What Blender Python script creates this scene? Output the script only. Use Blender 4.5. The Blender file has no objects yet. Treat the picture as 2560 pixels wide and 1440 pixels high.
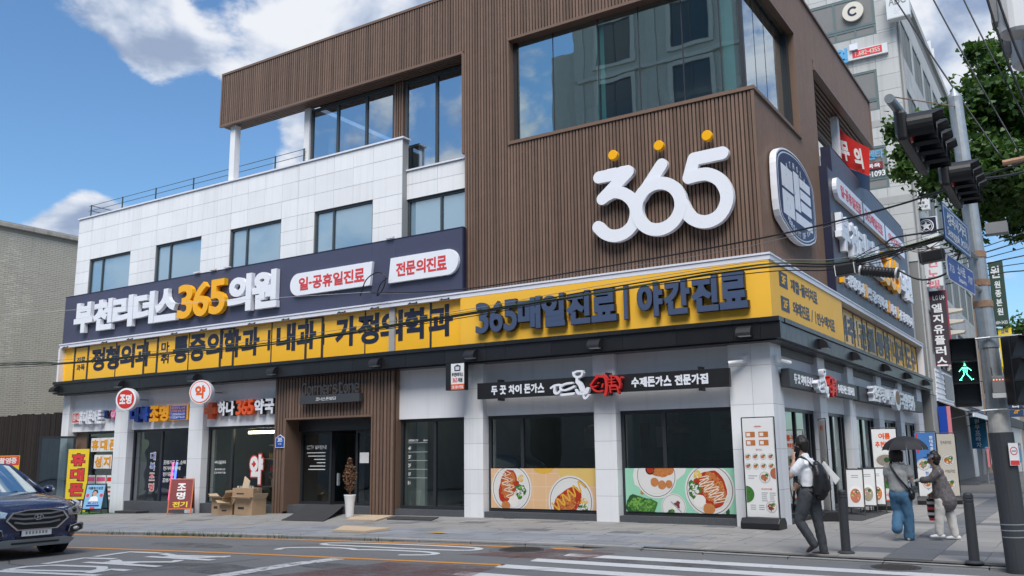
import bpy, bmesh, math, random
from mathutils import Vector, Matrix, noise
random.seed(7)
sc = bpy.context.scene
COL = sc.collection
R = math.radians

# ------------------------------------------------------------------ camera
cam_d = bpy.data.cameras.new('camera'); cam = bpy.data.objects.new('camera', cam_d); COL.objects.link(cam)
def cam_matrix(yaw, pitch, roll, loc):
    f = Vector((math.sin(yaw)*math.cos(pitch), math.cos(yaw)*math.cos(pitch), math.sin(pitch)))
    r = Vector((math.cos(yaw), -math.sin(yaw), 0)); u = r.cross(f)
    r2 = math.cos(roll)*r + math.sin(roll)*u; u2 = -math.sin(roll)*r + math.cos(roll)*u
    m = Matrix((r2, u2, -f)).transposed().to_4x4(); m.translation = loc
    return m
cam.matrix_world = cam_matrix(-.56921, .18318, -.012016, (0, 0, 1.5))
cam_d.sensor_width = 36; cam_d.lens = 31.337; cam_d.clip_end = 2000; cam_d.clip_start = .1
sc.camera = cam

# ------------------------------------------------------------------ sky and sun
SUN_EL, SUN_AZ = R(54), R(156)          # azimuth clockwise from +Y
w = bpy.data.worlds.new('World'); sc.world = w; w.use_nodes = True
nt = w.node_tree; nt.nodes.clear()
def N(t, **k):
    n = nt.nodes.new(t)
    for a, b in k.items(): setattr(n, a, b)
    return n
def L(a, b): nt.links.new(a, b)
def mth(op, a, b=None, c=None, clamp=False):
    n = N('ShaderNodeMath', operation=op, use_clamp=clamp)
    for i, x in enumerate((a, b, c)):
        if x is None: continue
        if isinstance(x, (int, float)): n.inputs[i].default_value = x
        else: L(x, n.inputs[i])
    return n.outputs[0]
def sstep(x, lo, hi):
    n = N('ShaderNodeMapRange', interpolation_type='SMOOTHSTEP'); L(x, n.inputs[0])
    n.inputs[1].default_value = lo; n.inputs[2].default_value = hi
    return n.outputs[0]
out = N('ShaderNodeOutputWorld'); bg = N('ShaderNodeBackground'); L(bg.outputs[0], out.inputs[0])
bg.inputs[1].default_value = .10
sky = N('ShaderNodeTexSky', sky_type='NISHITA', sun_disc=False)
sky.sun_elevation = SUN_EL; sky.sun_rotation = SUN_AZ; sky.air_density = 1.15; sky.dust_density = .6; sky.ozone_density = 2.5
tc = N('ShaderNodeTexCoord'); dirv = tc.outputs['Generated']
def noise3(vec, scale, detail=9, rough=.56, dist=.25):
    n = N('ShaderNodeTexNoise'); L(vec, n.inputs['Vector'])
    n.inputs['Scale'].default_value = scale; n.inputs['Detail'].default_value = detail
    n.inputs['Roughness'].default_value = rough; n.inputs['Distortion'].default_value = dist
    return n.outputs[0]
mp = N('ShaderNodeMapping'); L(dirv, mp.inputs[0]); mp.inputs['Scale'].default_value = (1, 1, 1.55); mp.inputs['Location'].default_value = (3.7, 1.2, .4)
cv = mp.outputs[0]
n1 = noise3(cv, 4.6)
sh = N('ShaderNodeVectorMath', operation='ADD'); L(cv, sh.inputs[0]); sh.inputs[1].default_value = (-.012, -.02, .045)
n2 = noise3(sh.outputs[0], 4.6, detail=5)
n3 = noise3(cv, 13., detail=7, rough=.6)
# where cloud banks stand (direction, angular radius in degrees, weight)
BANKS = [((-.776, .459, .436), 3.2, .30), ((-.748, .535, .385), 3.2, .20), ((-.70, .595, .40), 6.5, .20), ((-.758, .50, .425), 3.6, .16), ((-.61, .64, .46), 6, .26), ((-.840, .48, .250), 3.2, .36), ((-.803, .532, .258), 3.0, .40), ((-.82, .51, .225), 4.5, .28),
         ((-.776, .538, .335), 2.2, .22), ((-.047, .911, .42), 5.5, .32), ((-.03, .929, .355), 4.5, .3), ((-.728, .598, .36), 3.0, -.30), ((-.76, .552, .36), 2.2, -.25), ((-.705, .55, .447), 2.0, -.25),
         ((-.838, .41, .365), 6.6, -.46), ((-.833, .465, .318), 4.5, -.46), ((-.805, .515, .305), 3.2, -.5), ((-.764, .57, .298), 4.2, -.42), ((-.88, .40, .27), 4, -.3), ((-.645, .615, .462), 2.6, -.2),
         ((-.069, .918, .385), 3.2, -.4)]
dens = mth('MULTIPLY_ADD', n1, 1.15, -.515)
dens = mth('MULTIPLY_ADD', mth('SUBTRACT', n3, .5), .5, dens)
for d, rad, wt in BANKS:
    dv = Vector(d).normalized()
    vm = N('ShaderNodeVectorMath', operation='DOT_PRODUCT'); L(dirv, vm.inputs[0]); vm.inputs[1].default_value = dv
    dens = mth('MULTIPLY_ADD', sstep(vm.outputs['Value'], math.cos(R(rad*1.5)), math.cos(R(rad*.15))), wt, dens)
mask = sstep(dens, .02, .19)
lit = mth('MULTIPLY_ADD', mth('SUBTRACT', n1, n2), 3.6, .50)
lit = mth('MULTIPLY_ADD', mth('SUBTRACT', n3, .5), .55, lit)
lit = mth('SUBTRACT', lit, mth('MULTIPLY', sstep(dens, .26, .52), .22))
cr = N('ShaderNodeValToRGB'); L(sstep(lit, .12, .82), cr.inputs[0])
cr.color_ramp.elements[0].color = (.30, .38, .54, 1); cr.color_ramp.elements[1].color = (.80, .825, .88, 1)
e = cr.color_ramp.elements.new(.5); e.color = (.54, .61, .74, 1)
ccol = N('ShaderNodeVectorMath', operation='SCALE'); L(cr.outputs[0], ccol.inputs[0]); ccol.inputs[3].default_value = 5.7
skc = N('ShaderNodeMix', data_type='RGBA', blend_type='MULTIPLY'); skc.inputs[0].default_value = 1.; L(sky.outputs[0], skc.inputs[6]); skc.inputs[7].default_value = (.55, .72, .84, 1)
mx = N('ShaderNodeMix', data_type='RGBA'); L(mask, mx.inputs[0]); L(skc.outputs[2], mx.inputs[6]); L(ccol.outputs[0], mx.inputs[7])
L(mx.outputs[2], bg.inputs[0])

sun_d = bpy.data.lights.new('sun', 'SUN'); sun_d.energy = 2.3; sun_d.angle = R(38); sun_d.color = (1, .96, .9)
sun = bpy.data.objects.new('sun', sun_d); COL.objects.link(sun)
sd = Vector((math.sin(SUN_AZ)*math.cos(SUN_EL), math.cos(SUN_AZ)*math.cos(SUN_EL), math.sin(SUN_EL)))
sun.rotation_euler = sd.to_track_quat('Z', 'Y').to_euler(); sun.location = (0, 0, 40)
sc.view_settings.view_transform = 'Standard'; sc.view_settings.look = 'None'; sc.view_settings.gamma = 1; sc.view_settings.use_curve_mapping = False
sc.view_settings.exposure = .92
sc.cycles.max_bounces = 8; sc.cycles.transparent_max_bounces = 16; sc.cycles.caustics_reflective = False; sc.cycles.caustics_refractive = False
sc.cycles.use_denoising = True; sc.cycles.sample_clamp_indirect = 6

# ------------------------------------------------------------------ materials
def mat(name, rgb, rough=.6, metal=0., var=.08, vs=2.5, bump=0., bs=60., orand=0., streak=0., emit=None, es=1., spec=.5, coat=0., speck=0.):
    m = bpy.data.materials.new(name); m.use_nodes = True
    t = m.node_tree; p = t.nodes['Principled BSDF']
    def nn(k, **a):
        n = t.nodes.new(k)
        for x, y in a.items(): setattr(n, x, y)
        return n
    p.inputs['Roughness'].default_value = rough; p.inputs['Metallic'].default_value = metal
    p.inputs['Specular IOR Level'].default_value = spec
    if coat: p.inputs['Coat Weight'].default_value = coat; p.inputs['Coat Roughness'].default_value = .04
    geo = nn('ShaderNodeNewGeometry'); pos = geo.outputs['Position']
    def nz(scale, detail=4, mscale=None):
        v = pos
        if mscale:
            q = nn('ShaderNodeMapping'); t.links.new(pos, q.inputs[0]); q.inputs['Scale'].default_value = mscale; v = q.outputs[0]
        x = nn('ShaderNodeTexNoise'); t.links.new(v, x.inputs['Vector']); x.inputs['Scale'].default_value = scale; x.inputs['Detail'].default_value = detail
        return x.outputs[0]
    def ma(op, a, b):
        x = nn('ShaderNodeMath', operation=op)
        for i, y in enumerate((a, b)):
            if isinstance(y, (int, float)): x.inputs[i].default_value = y
            else: t.links.new(y, x.inputs[i])
        return x.outputs[0]
    f = ma('MULTIPLY_ADD', nz(vs), 2*var); f.node.inputs[2].default_value = 1-var
    if streak:
        s = nn('ShaderNodeMapRange'); t.links.new(nz(1., 5, (7, 7, .35)), s.inputs[0]); s.inputs[1].default_value = .52; s.inputs[2].default_value = .78
        s.inputs[3].default_value = 1; s.inputs[4].default_value = 1-streak; f = ma('MULTIPLY', f, s.outputs[0])
    if speck:
        s = nn('ShaderNodeMapRange'); t.links.new(nz(170., 2), s.inputs[0]); s.inputs[1].default_value = .35; s.inputs[2].default_value = .65
        s.inputs[3].default_value = 1-speck; s.inputs[4].default_value = 1+speck; f = ma('MULTIPLY', f, s.outputs[0])
    if orand:
        oi = nn('ShaderNodeObjectInfo'); s = ma('MULTIPLY_ADD', oi.outputs['Random'], 2*orand); s.node.inputs[2].default_value = 1-orand
        f = ma('MULTIPLY', f, s)
    vsn = nn('ShaderNodeVectorMath', operation='SCALE'); vsn.inputs[0].default_value = rgb; t.links.new(f, vsn.inputs[3])
    t.links.new(vsn.outputs[0], p.inputs['Base Color'])
    rr = ma('MULTIPLY_ADD', nz(vs*2.3), .16); rr.node.inputs[2].default_value = max(.02, rough-.08); t.links.new(rr, p.inputs['Roughness'])
    if bump:
        b = nn('ShaderNodeBump'); b.inputs['Strength'].default_value = bump; b.inputs['Distance'].default_value = .01
        t.links.new(nz(bs, 5), b.inputs['Height']); t.links.new(b.outputs[0], p.inputs['Normal'])
    if emit: p.inputs['Emission Color'].default_value = (*emit, 1); p.inputs['Emission Strength'].default_value = es
    return m
def glass(name, tint, refl, refl_col=(.9, .95, 1), wav=.02, edge=.5, wscale=1.1):
    m = bpy.data.materials.new(name); m.use_nodes = True; t = m.node_tree; t.nodes.clear()
    o = t.nodes.new('ShaderNodeOutputMaterial'); mixn = t.nodes.new('ShaderNodeMixShader'); tr = t.nodes.new('ShaderNodeBsdfTransparent'); gl = t.nodes.new('ShaderNodeBsdfGlossy')
    tr.inputs[0].default_value = (*tint, 1); gl.inputs[0].default_value = (*refl_col, 1); gl.inputs['Roughness'].default_value = .012
    lw = t.nodes.new('ShaderNodeLayerWeight'); lw.inputs[0].default_value = .25
    mr = t.nodes.new('ShaderNodeMapRange'); t.links.new(lw.outputs['Fresnel'], mr.inputs[0]); mr.inputs[3].default_value = refl; mr.inputs[4].default_value = max(refl, edge)
    geo = t.nodes.new('ShaderNodeNewGeometry'); nz = t.nodes.new('ShaderNodeTexNoise'); t.links.new(geo.outputs['Position'], nz.inputs['Vector']); nz.inputs['Scale'].default_value = wscale; nz.inputs['Detail'].default_value = 1
    b = t.nodes.new('ShaderNodeBump'); b.inputs['Strength'].default_value = wav; b.inputs['Distance'].default_value = .5; t.links.new(nz.outputs[0], b.inputs['Height']); t.links.new(b.outputs[0], gl.inputs['Normal'])
    t.links.new(mr.outputs[0], mixn.inputs[0]); t.links.new(tr.outputs[0], mixn.inputs[1]); t.links.new(gl.outputs[0], mixn.inputs[2]); t.links.new(mixn.outputs[0], o.inputs[0])
    return m
M = dict(
 stone=mat('white stone', (.79, .80, .82), .45, var=.04, orand=.04, streak=.13, bump=.08, bs=120),
 stone_joint=mat('stone joint', (.30, .31, .32), .8),
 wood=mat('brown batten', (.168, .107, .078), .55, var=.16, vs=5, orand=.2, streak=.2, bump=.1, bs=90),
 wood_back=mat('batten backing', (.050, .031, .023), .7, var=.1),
 wood_trim=mat('brown trim', (.175, .110, .078), .5, var=.08),
 frame=mat('dark aluminium', (.028, .031, .036), .4, var=.08),
 frame_grey=mat('grey aluminium', (.055, .065, .072), .4),
 black=mat('black stone', (.016, .0165, .019), .32, var=.2, orand=.2, bump=.05),
 plinth=mat('grey granite', (.085, .09, .10), .5, var=.12, speck=.35),
 fascia=mat('white fascia', (.80, .81, .84), .55, var=.05, vs=1.2, streak=.08),
 navy=mat('navy panel', (.060, .064, .112), .42, var=.05, orand=.05),
 navy_side=mat('navy side panel', (.070, .067, .092), .42, var=.05),
 navy_edge=mat('navy edge', (.012, .014, .04), .45),
 yellow=mat('yellow panel', (.90, .50, .045), .5, var=.05, vs=1.5),
 film=mat('yellow window film', (.95, .50, .02), .22, var=.05, vs=1.2, orand=.06),
 ink=mat('navy ink', (.014, .017, .040), .4),
 letter_w=mat('white acrylic', (.80, .82, .88), .3, var=.03),
 letter_y=mat('yellow acrylic', (.92, .44, .008), .3, var=.03),
 letter_n=mat('navy letter face', (.052, .080, .155), .5, var=.06),
 letter_n_side=mat('black return', (.012, .013, .018), .4),
 trim=mat('white flashing', (.72, .73, .80), .35, var=.04),
 red=mat('red vinyl', (.62, .035, .03), .4),
 redtxt=mat('red print', (.66, .05, .055), .4),
 orange=mat('orange acrylic', (.80, .115, .03), .35),
 blue=mat('blue acrylic', (.012, .06, .36), .35),
 amber=mat('amber acrylic', (.80, .34, .012), .35),
 pink=mat('pink acrylic', (.72, .10, .28), .35),
 white=mat('white print', (.80, .80, .80), .45, var=.02),
 dark=mat('black plastic', (.014, .014, .016), .42, var=.1),
 charcoal=mat('charcoal paint', (.045, .048, .055), .5, var=.1, bump=.06),
 grey=mat('mid grey', (.23, .235, .24), .55),
 pale=mat('pale grey print', (.62, .63, .64), .5),
 galv=mat('galvanised steel', (.40, .435, .46), .45, .55, var=.22, vs=14, bump=.05),
 rust=mat('rusty band', (.36, .22, .14), .7, .2, var=.5, vs=18),
 concrete=mat('concrete', (.36, .355, .345), .85, var=.12, vs=3, bump=.2, bs=40),
 int_wall=mat('interior wall', (.22, .235, .235), .8, var=.2),
 int_white=mat('interior white', (.42, .43, .42), .7),
 int_floor=mat('interior floor', (.12, .115, .11), .5),
 int_dark=mat('interior dark', (.03, .032, .035), .7),
 card=mat('cardboard', (.40, .27, .165), .8, var=.12, vs=6, orand=.12),
 card_l=mat('pale cardboard', (.56, .43, .30), .8, var=.1, vs=6),
 rubber=mat('rubber mat', (.045, .045, .047), .75, var=.15, bump=.2),
 wgreen=mat('green turf', (.05, .16, .035), .9, var=.3, vs=30, bump=.6, bs=200),
)
M['blind'] = mat('roller blind', (.60, .84, 1.0), .7, var=.05)
M['glass_blind'] = glass('office window', (.90, .96, 1.0), .26, (.72, .88, 1.0), .003, .7)
M['glass_sky'] = glass('coated window', (.78, .88, .92), .58, (.80, .89, .94), .003, .9)
M['glass_corner'] = glass('corner glazing', (.62, .82, .82), .52, (.80, .95, .96), .0025, .80, 1.3)
M['glass_shop'] = glass('shop glass', (.80, .90, .89), .11, (.85, .95, .95), .010, .5)
M['glass_side'] = glass('side shop glass', (.45, .55, .56), .45, (.85, .95, .97), .012, .6)

# ------------------------------------------------------------------ object helpers
WORLD = {}
def link(o, parent=None, local=False):
    COL.objects.link(o)
    if parent is not None:
        o.parent = parent
        if not local: o.matrix_parent_inverse = WORLD.get(parent, Matrix()).inverted()
    return o
def props(o, label=None, cat=None, group=None, kind=None):
    if label: o['label'] = label
    if cat: o['category'] = cat
    if group: o['group'] = group
    if kind: o['kind'] = kind
    return o
def thing(name, label, cat, loc=(0, 0, 0), rz=0, group=None, scale=1.):
    o = bpy.data.objects.new(name, None); o.empty_display_size = .2
    o.location = loc; o.rotation_euler = (0, 0, rz); o.scale = (scale,)*3
    COL.objects.link(o)
    WORLD[o] = Matrix.Translation(loc) @ Matrix.Rotation(rz, 4, 'Z') @ Matrix.Scale(scale, 4)
    return props(o, label, cat, group)
class Fr:
    """a wall frame: a along the wall, b up, d out of the wall"""
    def __init__(s, o, u, n, v=(0, 0, 1)): s.o, s.u, s.n, s.v = Vector(o), Vector(u).normalized(), Vector(n).normalized(), Vector(v).normalized()
    def p(s, a, b, d=0): return s.o + s.u*a + s.v*b + s.n*d
def FRONT(y): return Fr((0, y, 0), (1, 0, 0), (0, -1, 0))
def SIDE(x): return Fr((x, 0, 0), (0, 1, 0), (1, 0, 0))
class MB:
    def __init__(s): s.v, s.f = [], []
    def add(s, vs, fs):
        n = len(s.v); s.v += [tuple(x) for x in vs]; s.f += [tuple(i+n for i in f) for f in fs]; return s
    def hexa(s, c): return s.add(c, [(0, 3, 2, 1), (4, 5, 6, 7), (0, 1, 5, 4), (1, 2, 6, 5), (2, 3, 7, 6), (3, 0, 4, 7)])
    def box(s, x0, x1, y0, y1, z0, z1): return s.hexa([(x0, y0, z0), (x1, y0, z0), (x1, y1, z0), (x0, y1, z0), (x0, y0, z1), (x1, y0, z1), (x1, y1, z1), (x0, y1, z1)])
    def fbox(s, fr, a0, a1, b0, b1, d0, d1):
        return s.hexa([fr.p(a0, b0, d0), fr.p(a1, b0, d0), fr.p(a1, b0, d1), fr.p(a0, b0, d1), fr.p(a0, b1, d0), fr.p(a1, b1, d0), fr.p(a1, b1, d1), fr.p(a0, b1, d1)])
    def poly(s, pts): return s.add(pts, [tuple(range(len(pts)))])
    def frect(s, fr, a0, a1, b0, b1, d=0): return s.poly([fr.p(a0, b0, d), fr.p(a1, b0, d), fr.p(a1, b1, d), fr.p(a0, b1, d)])
    def prism(s, fr, pts, d0, d1):
        n = len(pts); vs = [fr.p(a, b, d1) for a, b in pts] + [fr.p(a, b, d0) for a, b in pts]
        return s.add(vs, [tuple(range(n)), tuple(range(2*n-1, n-1, -1))] + [(i, i+n, (i+1) % n+n, (i+1) % n) for i in range(n)])
    def ring(s, fr, outer, inner, d0, d1):
        n = len(outer); vs = []
        for d in (d1, d0):
            vs += [fr.p(a, b, d) for a, b in outer] + [fr.p(a, b, d) for a, b in inner]
        fs = []
        for i in range(n):
            j = (i+1) % n
            fs += [(i, j, n+j, n+i), (2*n+j, 2*n+i, 3*n+i, 3*n+j), (i, 2*n+i, 2*n+j, j), (n+j, 3*n+j, 3*n+i, n+i)]
        return s.add(vs, fs)
    def tube(s, pts, r, n=8, cap=True):
        pts = [Vector(p) for p in pts]; rs = r if isinstance(r, (list, tuple)) else [r]*len(pts)
        vs, fs = [], []; up = None
        for i, p in enumerate(pts):
            t = (pts[min(i+1, len(pts)-1)] - pts[max(i-1, 0)]).normalized()
            if up is None: up = Vector((0, 0, 1)) if abs(t.z) < .9 else Vector((1, 0, 0))
            a = t.cross(up).normalized(); up = a.cross(t).normalized()
            for k in range(n): vs.append(p + rs[i]*(math.cos(2*math.pi*k/n)*a + math.sin(2*math.pi*k/n)*up))
        for i in range(len(pts)-1):
            for k in range(n): fs.append((i*n+k, i*n+(k+1) % n, (i+1)*n+(k+1) % n, (i+1)*n+k))
        if cap: fs += [tuple(range(n-1, -1, -1)), tuple(range((len(pts)-1)*n, len(pts)*n))]
        return s.add(vs, fs)
    def lathe(s, prof, c=(0, 0, 0), n=20, axis='z'):
        vs, fs = [], []
        for r, z in prof:
            for k in range(n):
                a = 2*math.pi*k/n; q = (r*math.cos(a), r*math.sin(a), z)
                if axis == 'y': q = (q[0], q[2], q[1])
                if axis == 'x': q = (q[2], q[0], q[1])
                vs.append((c[0]+q[0], c[1]+q[1], c[2]+q[2]))
        m = len(prof)
        for i in range(m-1):
            for k in range(n): fs.append((i*n+k, i*n+(k+1) % n, (i+1)*n+(k+1) % n, (i+1)*n+k))
        fs += [tuple(range(n-1, -1, -1)), tuple(range((m-1)*n, m*n))]
        return s.add(vs, fs)
    def ball(s, c, r, n=10, m=7):
        r = r if isinstance(r, (list, tuple)) else (r, r, r)
        prof = [(max(1e-4, math.sin(math.pi*i/m)), -math.cos(math.pi*i/m)) for i in range(m+1)]
        k = len(s.v); s.lathe(prof, (0, 0, 0), n)
        for i in range(k, len(s.v)): x = s.v[i]; s.v[i] = (c[0]+x[0]*r[0], c[1]+x[1]*r[1], c[2]+x[2]*r[2])
        return s
    def mesh(s, name, smooth=False):
        me = bpy.data.meshes.new(name); me.from_pydata(s.v, [], s.f); me.validate()
        if smooth:
            for p in me.polygons: p.use_smooth = True
        return me
    def build(s, name, m, parent=None, local=False, smooth=False, bevel=0):
        me = s.mesh(name, smooth)
        if bevel or smooth == 'fix':
            bm = bmesh.new(); bm.from_mesh(me); bmesh.ops.recalc_face_normals(bm, faces=bm.faces)
            if bevel: bmesh.ops.bevel(bm, geom=[e for e in bm.edges if e.calc_face_angle(0) > .5], offset=bevel, segments=2, affect='EDGES', profile=.6)
            bm.to_mesh(me); bm.free()
        me.materials.append(M[m] if isinstance(m, str) else m)
        return link(bpy.data.objects.new(name, me), parent, local)
def one(name, mb, m, label, cat, group=None, **k): return props(mb.build(name, m, **k), label, cat, group)
CUBES = {}
def inst(name, m, lo, hi, parent, rot=None):
    """a rectangular piece; alike pieces share one mesh"""
    key = (m,)
    if key not in CUBES:
        me = MB().box(-.5, .5, -.5, .5, -.5, .5).mesh('piece_'+m); me.materials.append(M[m]); CUBES[key] = me
    o = bpy.data.objects.new(name, CUBES[key])
    o.location = [(a+b)/2 for a, b in zip(lo, hi)]; o.scale = [max(1e-4, b-a) for a, b in zip(lo, hi)]
    if rot: o.rotation_euler = rot
    return link(o, parent)
def copy_tree(o, parent=None, mpi=None):
    c = o.copy(); COL.objects.link(c)
    if parent is not None: c.parent = parent
    for ch in list(o.children): copy_tree(ch, c)
    return c
def sub_rects(rect, holes):
    rs = [rect]
    for (hx0, hx1, hz0, hz1) in holes:
        nr = []
        for (x0, x1, z0, z1) in rs:
            if hx1 <= x0 or hx0 >= x1 or hz1 <= z0 or hz0 >= z1: nr.append((x0, x1, z0, z1)); continue
            if hz1 < z1: nr.append((x0, x1, hz1, z1))
            if hz0 > z0: nr.append((x0, x1, z0, hz0))
            a, b = max(z0, hz0), min(z1, hz1)
            if hx0 > x0: nr.append((x0, hx0, a, b))
            if hx1 < x1: nr.append((hx1, x1, a, b))
        rs = nr
    return [r for r in rs if r[1]-r[0] > .03 and r[3]-r[2] > .03]
# lettering: glyph outlines of the built-in font, emboldened and extruded; signs queue up and are cut in one go
from mathutils.geometry import tessellate_polygon
OUTL, GLY, QUEUE = {}, {}, []
def load_outlines(chars):
    cu = bpy.data.curves.new('glyph', 'FONT'); ob = bpy.data.objects.new('glyph', cu); ts = bpy.data.scenes.new('glyph_scene'); ts.collection.objects.link(ob)
    cu.resolution_u = 4; cu.dimensions = '2D'; cu.space_line = 4.; cu.body = '\n'.join(chars)
    ts.view_layers[0].update(); me = bpy.data.meshes.new_from_object(ob.evaluated_get(ts.view_layers[0].depsgraph))
    cnt = {}; bands = {}
    ys = [v.co.y for v in me.vertices]
    for p in me.polygons:
        vs = list(p.vertices); k = int(round((.35-sum(ys[i] for i in vs)/len(vs))/4.)); flip = p.normal.z < 0
        if flip: vs.reverse()
        c = bands.setdefault(k, {})
        for i in range(len(vs)):
            e1, e2 = vs[i], vs[(i+1) % len(vs)]
            if (e2, e1) in c: del c[(e2, e1)]
            else: c[(e1, e2)] = 1
    for k, ed in bands.items():
        if not 0 <= k < len(chars): continue
        nxt = {}
        for e1, e2 in ed: nxt.setdefault(e1, []).append(e2)
        loops = []
        while nxt:
            st = next(iter(nxt)); lp = [st]; cur = nxt[st].pop()
            if not nxt[st]: del nxt[st]
            while cur != st and cur in nxt:
                lp.append(cur); n_ = nxt[cur].pop()
                if not nxt[cur]: del nxt[cur]
                cur = n_
            if len(lp) > 2: loops.append([(me.vertices[i].co.x, me.vertices[i].co.y+4.*k) for i in lp])
        OUTL[chars[k]] = loops
    bpy.data.meshes.remove(me); bpy.data.scenes.remove(ts); bpy.data.objects.remove(ob); bpy.data.curves.remove(cu)
def area2(lp): return sum(lp[i-1][0]*lp[i][1]-lp[i][0]*lp[i-1][1] for i in range(len(lp)))
def inside(pt, lp):
    r = False
    for i in range(len(lp)):
        (x0, y0), (x1, y1) = lp[i-1], lp[i]
        if (y0 > pt[1]) != (y1 > pt[1]) and pt[0] < (x1-x0)*(pt[1]-y0)/(y1-y0)+x0: r = not r
    return r
def grow(lp, d):
    q = []
    for p_ in lp:
        if not q or math.hypot(p_[0]-q[-1][0], p_[1]-q[-1][1]) > .012: q.append(p_)
    if len(q) > 2 and math.hypot(q[0][0]-q[-1][0], q[0][1]-q[-1][1]) < .012: q.pop()
    # drop points on straight runs
    r_ = [q[i] for i in range(len(q)) if abs((q[i][0]-q[i-1][0])*(q[(i+1) % len(q)][1]-q[i][1])-(q[i][1]-q[i-1][1])*(q[(i+1) % len(q)][0]-q[i][0])) > 2e-6] if len(q) > 4 else q
    if len(r_) > 2: q = r_
    o_ = []; n = len(q)
    for i in range(n):
        a_ = Vector((q[i][0]-q[i-1][0], q[i][1]-q[i-1][1])).normalized(); b_ = Vector((q[(i+1) % n][0]-q[i][0], q[(i+1) % n][1]-q[i][1])).normalized()
        na, nb = Vector((a_.y, -a_.x)), Vector((b_.y, -b_.x)); m_ = na+nb
        if m_.length < .3: o_.append((q[i][0]+na.x*d, q[i][1]+na.y*d)); o_.append((q[i][0]+nb.x*d, q[i][1]+nb.y*d)); continue
        lim = 1.5 if a_.x*b_.y-a_.y*b_.x >= 0 else 6.; k = min(2/m_.length_squared, lim/m_.length)
        o_.append((q[i][0]+m_.x*k*d, q[i][1]+m_.y*k*d))
    return o_
def glyph(ch, bold):
    if ch.isascii(): bold = bold*.45
    k = (ch, bold)
    if k not in GLY:
        loops = OUTL.get(ch, [])
        outs = [l for l in loops if area2(l) > 0]; hol = [l for l in loops if area2(l) <= 0]
        vs, fs, bd, comp = [], [], [], []
        for ci, o_ in enumerate(outs):
            mine = [h for h in hol if inside(h[0], o_)]
            gl = [grow(o_, bold)]+[h2 for h2 in (grow(h, bold) for h in mine) if area2(h2) < -.0005]
            base = len(vs); flat = [p_ for l in gl for p_ in l]
            for tri in tessellate_polygon([[Vector((x, y, 0)) for x, y in l] for l in gl]): 
                A, B_, C = (flat[i] for i in tri)
                fs.append(tuple(base+i for i in (tri if (B_[0]-A[0])*(C[1]-A[1])-(B_[1]-A[1])*(C[0]-A[0]) > 0 else tri[::-1])))
            off = base
            for l in gl:
                bd += [(off+i, off+(i+1) % len(l)) for i in range(len(l))]; off += len(l)
            vs += flat; comp += [ci]*len(flat)
        xs = [v[0] for v in vs] or [0, 1]; ys = [v[1] for v in vs] or [0, 1]
        GLY[k] = (vs, fs, bd, comp, min(xs), max(xs), min(ys), max(ys))
    return GLY[k]
def glyph_mb(ch, fr, a0, a1, b0, b1, d0, d1, bold, shear=0.):
    vs, fs, bd, comp, x0, x1, y0, y1 = glyph(ch, bold)
    sx = (a1-a0)/max(1e-6, x1-x0); sy = (b1-b0)/max(1e-6, y1-y0)
    def q(i, d): v = vs[i]; return fr.p(a0+(v[0]-x0)*sx + shear*(v[1]-y0)*sy, b0+(v[1]-y0)*sy, d+(comp[i]*.0004 if d != d0 or d0 == d1 else 0))
    mb = MB(); n = len(vs)
    mb.add([q(i, d1) for i in range(n)], fs)
    if d1 > d0: mb.add([q(i, d1) for i in range(n)]+[q(i, d0) for i in range(n)], [(b, a, a+n, b+n) for a, b in bd])
    return mb
def cw(ch):
    if ch in '|': return .34
    if ch in ' ': return .34
    if ch in '·.,-:': return .36
    if ch in '/()': return .5
    return 1. if ord(ch) > 0x1100 else .62
def letters(*a, **k): QUEUE.append((a, k))
def flush_letters():
    load_outlines(sorted({c for a, k in QUEUE for c in a[1] if c != ' '}))
    for a, k in QUEUE: cut_letters(*a, **k)
def cut_letters(parent, s, fr, a0, a1, b0, b1, m, d=.0, d0=.0, bold=.02, split=True, name='letter', gap=.06, local=False, shear=0.):
    tot = sum(cw(c) for c in s); a = a0; k = (a1-a0)/tot; joined = MB(); h = b1-b0
    for c in s:
        wd = cw(c)*k
        if c != ' ':
            lo, hi = b0, b1
            if c in '·-': lo, hi = b0+.42*h, b0+.58*h
            if c in '.,': lo, hi = b0-.02*h, b0+.14*h
            if c == ':': lo, hi = b0+.1*h, b0+.7*h
            if c.isascii() and c.islower() and c not in 'bdfhkltgjpqy': hi = b0+.74*h
            if c in 'gjpqy': lo, hi = b0-.2*h, b0+.74*h
            g = gap*k*min(1, cw(c)*1.2); x0, x1 = a+g/2, a+wd-g/2
            if c in '|Il1': x0, x1 = a+wd*.38, a+wd*.62
            mb = glyph_mb(c, fr, x0, x1, lo, hi, d0, d0+d, bold, shear)
            if split: mb.build(name, m, parent, local)
            else: joined.add(mb.v, mb.f)
        a += wd
    if not split: return joined.build('lettering' if name == 'letter' else name, m, parent, local)
def arc(cx, cy, r, a0, a1, n, ry=None):
    ry = r if ry is None else ry
    return [(cx+r*math.cos(R(a0+(a1-a0)*i/n)), cy+ry*math.sin(R(a0+(a1-a0)*i/n))) for i in range(n+1)]
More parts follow.
